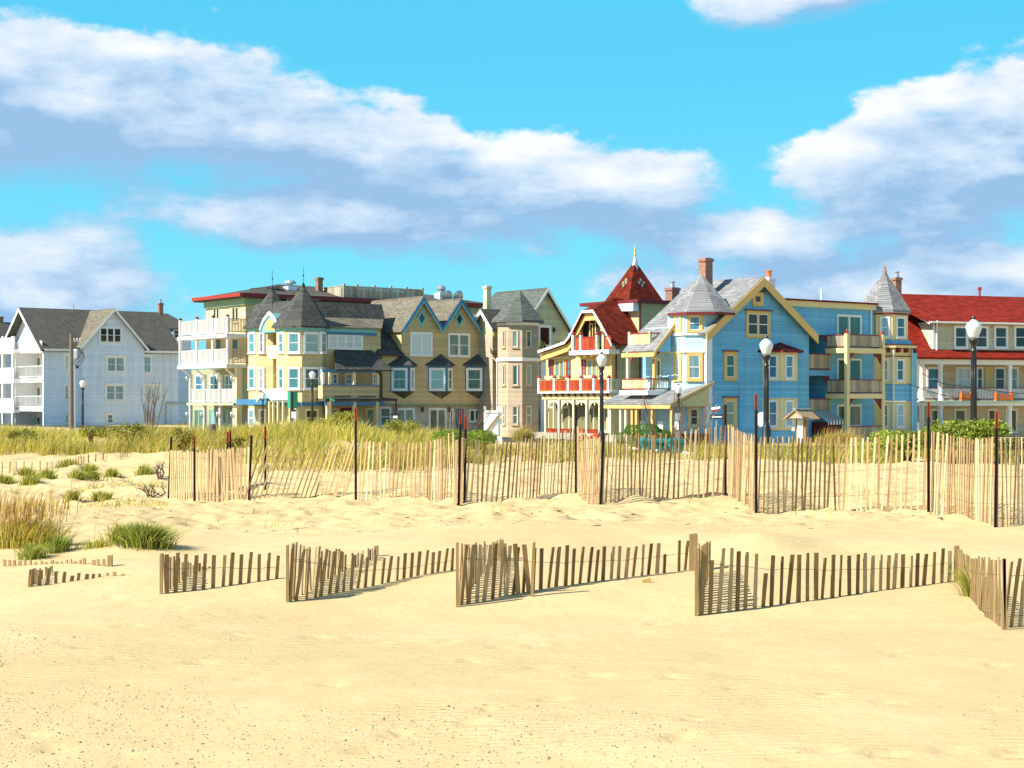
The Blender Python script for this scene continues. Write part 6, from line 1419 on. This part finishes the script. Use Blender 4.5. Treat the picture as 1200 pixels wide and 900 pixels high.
def clump(name, px, py, n, rad, hr, cols, w, label, group, wd=.012, lean=.55, windaz=.0, squash=.6, stalks=0, sh=(.5, .75), cat='grass clump', up=None):
    X, Y = hit(px, py); o = empty(name, (X, Y, gz(X, Y)), 0, label, cat, group); o['kind'] = 'thing'
    a = rng.uniform(0, 6.28, n); r = rad * np.minimum(np.abs(rng.normal(0, .5, n)), 1.25); x, y = r * np.cos(a), r * np.sin(a) * squash
    z = ground(x + X, y + Y) - o.location.z
    az = np.arctan2(y + 0 * x, x) + rng.normal(0, .5, n); le = np.abs(rng.normal(lean, .25, n)) * (.45 + .8 * r / rad)
    bx, by = np.cos(az) * le + np.cos(windaz) * .25, np.sin(az) * le + np.sin(windaz) * .25
    V, T, C = blade_arrays(x, y, z, rng.uniform(*hr, n), np.arctan2(by, bx), np.hypot(bx, by), wd * rng.uniform(.7, 1.3, n), pick(n, cols, w))
    fastmesh('blades', V, T, M['grass'], o, C)
    if stalks:
        x, y = rng.normal(0, rad * .55, stalks), rng.normal(0, rad * .3, stalks); z = ground(x + X, y + Y) - o.location.z; h = rng.uniform(*sh, stalks)
        le = rng.uniform(.05, .45, stalks); az = rng.normal(windaz, .5, stalks)
        V1 = blade_arrays(x, y, z, h, az, le, np.full(stalks, .007), pick(stalks, [TAN, GLD], [.7, .3]))
        hx, hy, hz = x + np.cos(az) * le * h * .55, y + np.sin(az) * le * h * .55, z + h * .72
        V2 = blade_arrays(hx, hy, hz, h * .42, az, le * .9, np.full(stalks, .013), pick(stalks, [TAN, GLD, np.array([.45, .26, .10])], [.5, .3, .2]))
        V, T, C = join([V1, V2]); fastmesh('seed_stalks', V, T, M['grass'], o, C)
    return o
CG = 'beach grass clumps on the left sand'
clump('beach_grass', 26, 641, 2600, .46, (.20, .42), [GRN, OLV, YEL, GLD, TAN], [.10, .16, .46, .18, .1], 'large golden beach grass clump with tall seed stalks at the left edge', CG, .010, .42, 0, .6, 240, (.42, .70))
clump('beach_grass', 37, 655, 420, .15, (.1, .24), [GRN, OLV, YEL], [.5, .3, .2], 'small green grass tuft at the front foot of the large golden clump', CG, .010, .6)
clump('beach_grass', 68, 648, 300, .2, (.12, .28), [GRN, DRK, OLV], [.5, .2, .3], 'dark green grass tuft at the right foot of the large golden clump', CG, .010, .7)
clump('beach_grass', 172, 641, 1500, .27, (.16, .33), [GRN, DRK, OLV, YEL], [.4, .22, .2, .18], 'dense dark green grass clump bending right above the left slat fence', CG, .011, .65, -.2)
clump('beach_grass', 143, 636, 600, .22, (.14, .28), [GRN, OLV, YEL], [.4, .3, .3], 'lighter green grass clump touching the dense dark one on its left', CG, .011, .6)
clump('beach_grass', 114, 642, 170, .2, (.06, .14), [GRN, YEL, OLV], [.4, .35, .25], 'short thin yellow green tuft between the golden and the dark clumps', CG, .010, .6)
clump('beach_grass', 1138, 700, 160, .1, (.2, .42), [GRN, YEL, OLV], [.4, .35, .25], 'thin green grass tuft growing through the right end of the lower fence', 'single grass tufts', .010, .7, 2.6)
for i, (px, py, r_, l_) in enumerate(((30, 558, .34, 'dark green grass tuft on a small sand hump, below the buried dune fence'), (55, 560, .26, 'round green tuft right of the largest hump tuft'), (34, 568, .26, 'low green tuft with brown base in front of the largest hump tuft'),
        (6, 567, .2, 'small green tuft at the left edge below the dune fence'), (78, 547, .4, 'bright green tuft at the foot of the buried dune fence'), (90, 561, .22, 'pale yellow tuft on open sand left of a pair of small tufts'),
        (105, 554, .24, 'rear one of a pair of small dark tufts on open sand'), (109, 561, .2, 'front one of a pair of small dark tufts on open sand'), (131, 559, .2, 'tiny tuft right of the pair of small dark tufts'), (118, 588, .22, 'small green tuft at the end of a sand patch of sprouts'),
        (84, 586, .16, 'tiny tuft just above the seed stalks of the golden clump'), (168, 556, .3, 'light green tuft left of the dead shrub'))):
    clump('grass_tuft', px, py, 420, r_ * .8, (.10, .25), [GRN, OLV, YEL, DRK], [.32, .3, .3, .08], l_, 'small grass tufts on the left sand', .014, .6)
clump('plume_grass', 612, 517, 1800, .7, (.6, 1.1), [OLV, YEL, TAN], [.3, .3, .4], 'tall tan plume grass before the brown tower house', 'tall plume grasses', .022, .55, 0, .7, 90, (.9, 1.25))
clump('plume_grass', 985, 521, 3200, 1.35, (.5, .95), [YEL, TAN, OLV], [.3, .45, .25], 'broad tan plume grass right of the roofed notice board', 'tall plume grasses', .022, .5, .2, .5, 260, (.8, 1.15))

def bush(name, px, Y, ybase, yt, wpx, n, cols, w, label, cat, group=None, leaf=.07, depth=.8, zb=None, lumps=9, core=.55, hedge=False, stems=5):
    X = at(px, Y); zb = gz(X, Y) if zb is None else zb; zt = EYE - (yt - HY) / F * Y; rx = wpx / F * Y / 2; h = zt - zb; ry = rx * depth
    o = empty(name, (X, Y, zb), 0, label, cat, group)
    L = [(rng.uniform(-.62, .62) * rx, rng.uniform(-.6, .6) * ry, rng.uniform(.3, .72) * h, rng.uniform(.28, .42)) for _ in range(lumps)]
    if hedge: L = [(0, 0, h * .35, 1.0)]
    P_, N_, K_ = [], [], []
    for i, (lx, ly, lz, lr) in enumerate(L):
        k = n // len(L); d = rng.normal(0, 1, (k, 3)); d /= np.linalg.norm(d, axis=1)[:, None]
        if not hedge: d[:, 2] = np.abs(d[:, 2]) * .9 + .1 * d[:, 2]
        rr = rng.uniform(core, 1, k) ** .6; rr *= 1 + .13 * np.sin(d[:, 0] * 9 + i) * np.cos(d[:, 2] * 8 + i)
        sc = np.array([lr * rx * 1.15, lr * ry * 1.2, lr * h * .95]) if not hedge else np.array([rx, ry, h * .65])
        sc[2] = min(sc[2], (h - lz) * 1.02)
        P_.append(np.array([lx, ly, lz]) + d * rr[:, None] * sc); N_.append(d); K_.append(np.full(k, rng.normal(1, .12)))
    P_, N_, K_ = map(np.concatenate, (P_, N_, K_)); k = P_[:, 2] > .02; P_, N_, K_ = P_[k], N_[k], K_[k]; n = len(P_)
    nn = N_ + rng.normal(0, .7, (n, 3)); nn /= np.linalg.norm(nn, axis=1)[:, None]; t1 = np.cross(nn, rng.normal(0, 1, (n, 3))); t1 /= np.linalg.norm(t1, axis=1)[:, None]; t2 = np.cross(nn, t1)
    s_ = (leaf * rng.uniform(.6, 1.3, n))[:, None]
    V = np.stack([P_ - t1 * s_ * .5, P_ + t2 * s_ * .28 + nn * s_ * .08, P_ + t1 * s_ * .5, P_ - t2 * s_ * .28 + nn * s_ * .08], 1).reshape(-1, 3)
    b = (np.arange(n) * 4)[:, None]; T = np.concatenate([b + np.array([0, 1, 2]), b + np.array([0, 2, 3])])
    c = pick(n, cols, w, .2) * K_[:, None]
    fastmesh('foliage', V, T, M['leaf'], o, np.repeat(c, 4, 0))
    m = MB()
    for i in range(stems):
        lx, ly, lz, _ = L[i % len(L)]; m.tube((lx * .15, ly * .15, -.1), (lx * .6, ly * .6, lz * .5), .035, .025, 6); m.tube((lx * .6, ly * .6, lz * .5), (lx, ly, lz * 1.1), .025, .012, 6)
    m.build('stem', M['trunk'], o)
    return o
LG1, LG2, LG3 = np.array([[.27, .36, .04], [.42, .44, .07], [.10, .16, .03]])
bush('clipped_hedge', 757, 62, 520, 496.5, 72, 24000, [np.array([.08, .20, .025]), np.array([.15, .30, .04]), np.array([.05, .12, .02])], [.5, .3, .2], 'rounded clipped dark green hedge before the blue house porch', 'hedge', None, .045, .8, None, 1, .9, True, 3)
bush('shrub', 1125, 39, 540, 490.5, 118, 15000, [LG1, LG2, LG3, np.array([.2, .13, .05])], [.4, .3, .22, .08], 'large bright green bush below the nearest street lamp', 'bush', 'leafy bushes behind the fence', .075, .7, None, 22)
bush('shrub', 1062, 40, 540, 503, 90, 7000, [LG1, LG2, LG3], [.45, .35, .2], 'lower green bush sloping down left of the large bright one', 'bush', 'leafy bushes behind the fence', .07, .7, None, 14)
bush('shrub', 1190, 41, 540, 511, 50, 3500, [LG3, np.array([.14, .13, .05]), LG1], [.4, .35, .25], 'dark brownish bush at the right edge below the white porch', 'bush', 'leafy bushes behind the fence', .07, .7, None, 8)
bush('shrub', 545, 44, 520, 503, 90, 5000, [np.array([.22, .33, .04]), np.array([.34, .38, .06]), LG1], [.4, .3, .3], 'lime green leafy plants before the french doors of the tan house', 'bush', 'leafy bushes behind the fence', .06, .7, None, 14)
bush('shrub', 690, 60, 520, 508, 26, 1200, [np.array([.3, .03, .02]), np.array([.4, .06, .03]), LG3], [.4, .3, .3], 'small red leaved bush beside the red house steps', 'bush', 'leafy bushes behind the fence', .06, .7, None, 5)
BR1 = np.array([.20, .13, .04])
for px, Y, yt, w_, l_ in ((150, 46, 494.5, 52, 'brown green goldenrod bush in the middle of the left dune'), (110, 46.5, 498, 40, 'brown goldenrod bush left of the widest one on the dune'), (215, 45, 500, 34, 'small brown goldenrod bush near the first dark stake'),
        (22, 47, 501, 46, 'brown green bush at the left end of the dune ridge'), (278, 42, 512, 34, 'dark brown bush behind the twin orange tipped stakes'), (470, 46, 489, 46, 'green bush on the dune crest below the tan house porch'), (395, 46, 481, 60, 'tall yellow green bush on the highest dune crest')):
    bush('goldenrod', px, Y, 0, yt, w_, 1500, [BR1, OLV, GLD, GRN], [.35, .3, .1, .25] if px < 390 else [.05, .45, .15, .35], l_, 'bush', 'goldenrod bushes on the dune', .06, .7, None, 10)
def bare(px, Y, yb, yt, wpx, n, label, seed, mat='stem', zb=None, group='bare leafless shrubs', r=.02, kink=.12):
    rs_ = random.Random(seed); X = at(px, Y); zb = gz(X, Y) if zb is None else zb; zt = EYE - (yt - HY) / F * Y; h = zt - zb; w_ = wpx / F * Y / 2
    o = empty('bare_shrub', (X, Y, zb), 0, label, 'bare shrub', group); m = MB()
    for i in range(n):
        a = rs_.uniform(-1, 1); p = Vector((a * .08, rs_.uniform(-.08, .08), -.05)); e = Vector((a * w_, rs_.uniform(-.4, .4) * w_, h * rs_.uniform(.65, 1)))
        q = p.lerp(e, .5) + Vector((rs_.gauss(0, kink), rs_.gauss(0, kink), 0)) * w_; m.tube(p, q, r, r * .7, 5); m.tube(q, e, r * .7, r * .3, 5)
        for k in range(2):
            s_ = q.lerp(e, rs_.uniform(.1, .7)); m.tube(s_, s_ + Vector((rs_.uniform(-.35, .35) * w_, rs_.uniform(-.2, .2) * w_, h * rs_.uniform(.1, .25))), r * .4, r * .2, 4)
    m.build('stem', M[mat], o); return o
bare(177, 62, 500, 444, 44, 9, 'bare branched shrub before the right end of the white house', 3, r=.028)
bare(820, 62, 510, 458, 70, 12, 'tangle of bare stems before the right end of the blue porch', 5, 'stem', r=.022, kink=.35)
bare(775, 60, 510, 452, 60, 8, 'tall thin bare stems rising through the clipped hedge', 7, 'stem', r=.02)
bare(540, 48, 515, 452, 90, 9, 'thin reddish dead stalks before the french doors', 8, 'stem', r=.012)
x, y = hit(187, 562); bare(188, y, 562, 541, 20, 7, 'dead brown shrub beside the first dark stake of the upper fence', 11, 'trunk', r=.02, kink=.3)
x, y = hit(177, 583); bare(177, y, 583, 566, 40, 8, 'sprawling dead twigs on the sand left of the first stake', 13, 'trunk', r=.018, kink=.3)
bush('potted_plant', 635.5, 141, 0, 395.5, 9, 700, [LG3, LG1], [.7, .3], 'dark green potted plant on the tower house balcony before its door', 'potted plant', None, .12, .8, EYE - (416 - HY) / F * 141, 4)
bush('potted_plant', 655, 141.5, 0, 399, 5, 200, [LG3, LG1], [.7, .3], 'small green plant at the roof edge right of the tower house door', 'potted plant', None, .1, .8, EYE - (405 - HY) / F * 141.5, 3)

# =================================================================== litter on the sand
def scatter(name, n, sampler, size, mat, label, cat, flat=.5, aspect=1.0, sink=.3):
    X, Y = sampler(n); n = len(X); Z = ground(X, Y); base = np.array([[1, 0, 0], [0, 1, 0], [-1, 0, 0], [0, -1, 0], [0, 0, 1], [0, 0, -1]], float); tri = np.array([[0, 1, 4], [1, 2, 4], [2, 3, 4], [3, 0, 4], [1, 0, 5], [2, 1, 5], [3, 2, 5], [0, 3, 5]])
    s_ = size * np.exp(rng.normal(0, .45, n)); yaw = rng.uniform(0, 6.28, n); c, s2 = np.cos(yaw), np.sin(yaw)
    b = base[None] * np.stack([s_ * aspect, s_, s_ * flat], 1)[:, None, :] * rng.uniform(.7, 1.3, (n, 6, 1))
    V = np.stack([b[..., 0] * c[:, None] - b[..., 1] * s2[:, None] + X[:, None], b[..., 0] * s2[:, None] + b[..., 1] * c[:, None] + Y[:, None], b[..., 2] + (Z + s_ * flat * sink)[:, None]], -1).reshape(-1, 3)
    T = (np.arange(n)[:, None, None] * 6 + tri[None]).reshape(-1, 3); o = fastmesh(name, V, T, mat); return tag(o, label, cat, kind='stuff')
def foreground(n):
    px = rng.uniform(-100, 1300, n * 6); Y = rng.uniform(7.5, 14, n * 6); X = at(px, Y); f_ = fbm(X, Y, .45, 41, 3)
    py = HY + (EYE - .96) / Y * F; bias = np.where((px < 300) & (py > 745), .22, 0) + np.where((py > 830) & (px > 350) & (px < 850), .25, 0) - np.where(px > 850, .25, 0) - np.where((px > 300) & (py < 800), .2, 0)
    k = (f_ + bias + rng.normal(0, .08, len(f_))) > .16; return X[k][:n], Y[k][:n]
scatter('pebbles', 9000, foreground, .0036, M['pebble'], 'tiny shells and pebbles strewn over the foreground sand', 'pebbles', .6)
def terrace(n):
    px = rng.uniform(-50, 1250, n * 5); Y = rng.uniform(20.8, 29, n * 5); X = at(px, Y); k = fbm(X, Y, .8, 51, 3) > .02; return X[k][:n], Y[k][:n]
scatter('dry_litter', 1500, terrace, .008, M['litter'], 'dry brown plant scraps littering the trampled upper sand', 'plant litter', .3, 4, .2)
# ------------------------------------------------------------------ camera, sun, sky with clouds
cam = bpy.data.cameras.new('camera'); co = bpy.data.objects.new('camera', cam); COL.objects.link(co)
co.location = (0, 0, EYE); co.rotation_euler = (R(90), 0, 0)
cam.sensor_width = 36; cam.lens = 36 * F / 1200; cam.shift_y = (HY - 450) / 1200; cam.clip_end = 20000; cam.clip_start = .1
SC.camera = co
SUN_DIR = Vector((-.892, -.452, 0)).normalized(); SUN_EL = R(40)
sd = Vector((SUN_DIR.x * math.cos(SUN_EL), SUN_DIR.y * math.cos(SUN_EL), math.sin(SUN_EL)))
sl = bpy.data.lights.new('sun', 'SUN'); sl.energy = SUN_E; sl.angle = R(.53); sl.color = (1, .93, .82)
so = bpy.data.objects.new('sun', sl); COL.objects.link(so); so.rotation_euler = sd.to_track_quat('Z', 'Y').to_euler(); so.location = (-60, -20, 60)
w = bpy.data.worlds.new('World'); SC.world = w; w.cycles.sampling_method = 'MANUAL'; w.cycles.sample_map_resolution = 256; w.use_nodes = True
t = NT(w.node_tree); bg = t.N['Background']; bg.inputs[1].default_value = SKY_S
sky = t.node('ShaderNodeTexSky', sky_type='NISHITA'); sky.sun_disc = False; sky.sun_elevation = SUN_EL
sky.sun_rotation = math.atan2(SUN_DIR.x, SUN_DIR.y); sky.air_density = 1.0; sky.dust_density = .3; sky.ozone_density = 2.0
# cloud density as a function of direction (azimuth, elevation in units of 100 photo pixels)
gr = bpy.data.node_groups.new('cloud_density', 'ShaderNodeTree')
gr.interface.new_socket('Vector', in_out='INPUT', socket_type='NodeSocketVector'); gr.interface.new_socket('Density', in_out='OUTPUT', socket_type='NodeSocketFloat')
q = NT(gr); gi = q.node('NodeGroupInput'); go = q.node('NodeGroupOutput')
sp = q.node('ShaderNodeSeparateXYZ'); q.L.new(gi.outputs[0], sp.inputs[0]); U, Vv = sp.outputs[0], sp.outputs[1]
wn = q.node('ShaderNodeTexNoise'); wn.inputs['Scale'].default_value = .55; wn.inputs['Detail'].default_value = 1; q.L.new(gi.outputs[0], wn.inputs['Vector'])
ws = q.node('ShaderNodeSeparateColor'); q.L.new(wn.outputs['Color'], ws.inputs[0])
Uw = q.m('ADD', U, q.m('MULTIPLY', q.m('SUBTRACT', ws.outputs[0], .5), 1.6)); Vw = q.m('ADD', Vv, q.m('MULTIPLY', q.m('SUBTRACT', ws.outputs[1], .5), .7))
field = None
for cx, cy, a, b, rot, k in CLOUDS:
    cu, cv = (cx - 600) / 100, (HY - cy) / 100; c, s = math.cos(R(rot)), math.sin(R(rot))
    du, dv = q.m('SUBTRACT', Uw, cu), q.m('SUBTRACT', Vw, cv)
    x = q.m('DIVIDE', q.m('ADD', q.m('MULTIPLY', du, c), q.m('MULTIPLY', dv, s)), a / 100)
    y = q.m('DIVIDE', q.m('SUBTRACT', q.m('MULTIPLY', dv, c), q.m('MULTIPLY', du, s)), b / 100)
    r = q.m('SQRT', q.m('ADD', q.m('MULTIPLY', x, x), q.m('MULTIPLY', y, y)))
    v = q.m('MULTIPLY', q.m('SUBTRACT', 1, r), k)
    field = v if field is None else q.m('SMOOTH_MAX', field, v, .25)
# scattered cloud in the rest of the sky
far = q.m('SUBTRACT', q.m('ABSOLUTE', U), 8.5); far = q.m('MULTIPLY', q.m('MINIMUM', q.m('MAXIMUM', q.m('MAXIMUM', far, q.m('SUBTRACT', Vv, 6)), 0), 1), 1)
mp = q.node('ShaderNodeMapping'); mp.inputs['Scale'].default_value = (.25, .5, 1); q.L.new(gi.outputs[0], mp.inputs[0])
rest = q.m('MULTIPLY', q.m('SUBTRACT', q.noise(mp.outputs[0], 1.0, 4), .57), 2.2)
field = q.m('MAXIMUM', field, q.m('SUBTRACT', q.m('MULTIPLY', rest, far), q.m('MULTIPLY', q.m('SUBTRACT', 1, far), 3)))
mp2 = q.node('ShaderNodeMapping'); mp2.inputs['Scale'].default_value = (1, 1.7, 1); q.L.new(gi.outputs[0], mp2.inputs[0])
n1 = q.noise(mp2.outputs[0], .95, 9, .60); mp3 = q.node('ShaderNodeMapping'); mp3.inputs['Scale'].default_value = (.5, 2.6, 1); mp3.inputs['Location'].default_value = (3, 5, 2); q.L.new(gi.outputs[0], mp3.inputs[0])
n2 = q.noise(mp3.outputs[0], 1.2, 2, .5)
dens = q.m('ADD', field, q.m('ADD', q.m('MULTIPLY', q.m('SUBTRACT', n1, .5), 1.55), q.m('MULTIPLY', q.m('SUBTRACT', n2, .5), .45)))
q.L.new(dens, go.inputs[0])
dv = t.node('ShaderNodeTexCoord').outputs['Generated']
s3 = t.node('ShaderNodeSeparateXYZ'); t.L.new(dv, s3.inputs[0])
az = t.m('MULTIPLY', t.m('ARCTAN2', s3.outputs[0], s3.outputs[1]), F / 100); el = t.m('MULTIPLY', t.m('ARCSINE', s3.outputs[2]), F / 100)
cb = t.node('ShaderNodeCombineXYZ'); t.L.new(az, cb.inputs[0]); t.L.new(el, cb.inputs[1])
def dens_at(ox, oy):
    a = t.node('ShaderNodeVectorMath', operation='ADD'); t.L.new(cb.outputs[0], a.inputs[0]); a.inputs[1].default_value = (ox, oy, 0)
    g_ = t.node('ShaderNodeGroup'); g_.node_tree = gr; t.L.new(a.outputs[0], g_.inputs[0]); return g_.outputs[0]
D0 = dens_at(0, 0); D1 = dens_at(-.18, .40)
lit = t.m('MULTIPLY', t.m('SUBTRACT', D0, D1), .8)
lit = t.m('ADD', t.m('ADD', lit, .25), t.m('MULTIPLY', t.smooth(D0, .15, .9), -.16))
mpz = t.node('ShaderNodeMapping'); mpz.inputs['Scale'].default_value = (.55, 1.9, 1); t.L.new(cb.outputs[0], mpz.inputs[0])
lit = t.m('ADD', lit, t.m('MULTIPLY', t.m('SUBTRACT', t.noise(mpz.outputs[0], 1.15, 6, .62), .47), 1.25))
lc = t.smooth(lit, .2, .7)
alpha = t.m('ADD', t.m('MULTIPLY', t.smooth(D0, -.06, .22), t.m('MULTIPLY', lc, .98)), t.m('MULTIPLY', t.smooth(D0, -.14, .46), t.m('MULTIPLY', t.m('SUBTRACT', 1, lc), .95)))
ccol = t.ramp(lit, [(.08, CL_DARK), (.48, CL_MID), (.98, CL_LIT)])
hs = t.node('ShaderNodeHueSaturation'); hs.inputs['Saturation'].default_value = 1.15; t.L.new(sky.outputs[0], hs.inputs['Color'])
low = t.m('SUBTRACT', 1, t.smooth(t.m('ABSOLUTE', el), 5.0, 12.0))
lowc = t.mixc(t.smooth(el, 0.0, 4.6), (1.45, 5.0, 6.3), (.68, 4.1, 6.0))
tint = t.mixc(t.m('MULTIPLY', low, .85), t.mixc(1.0, hs.outputs[0], t.mixc(low, (.9, 1, 1), SKY_TINT), 'MULTIPLY'), lowc)
vm = t.node('ShaderNodeVectorMath', operation='SCALE'); t.L.new(ccol, vm.inputs[0]); vm.inputs['Scale'].default_value = CL_GAIN
t.L.new(t.mixc(alpha, tint, vm.outputs[0]), bg.inputs[0])
SC.view_settings.view_transform = 'Standard'; SC.view_settings.look = 'None'; SC.view_settings.gamma = 1; SC.view_settings.exposure = EXPO
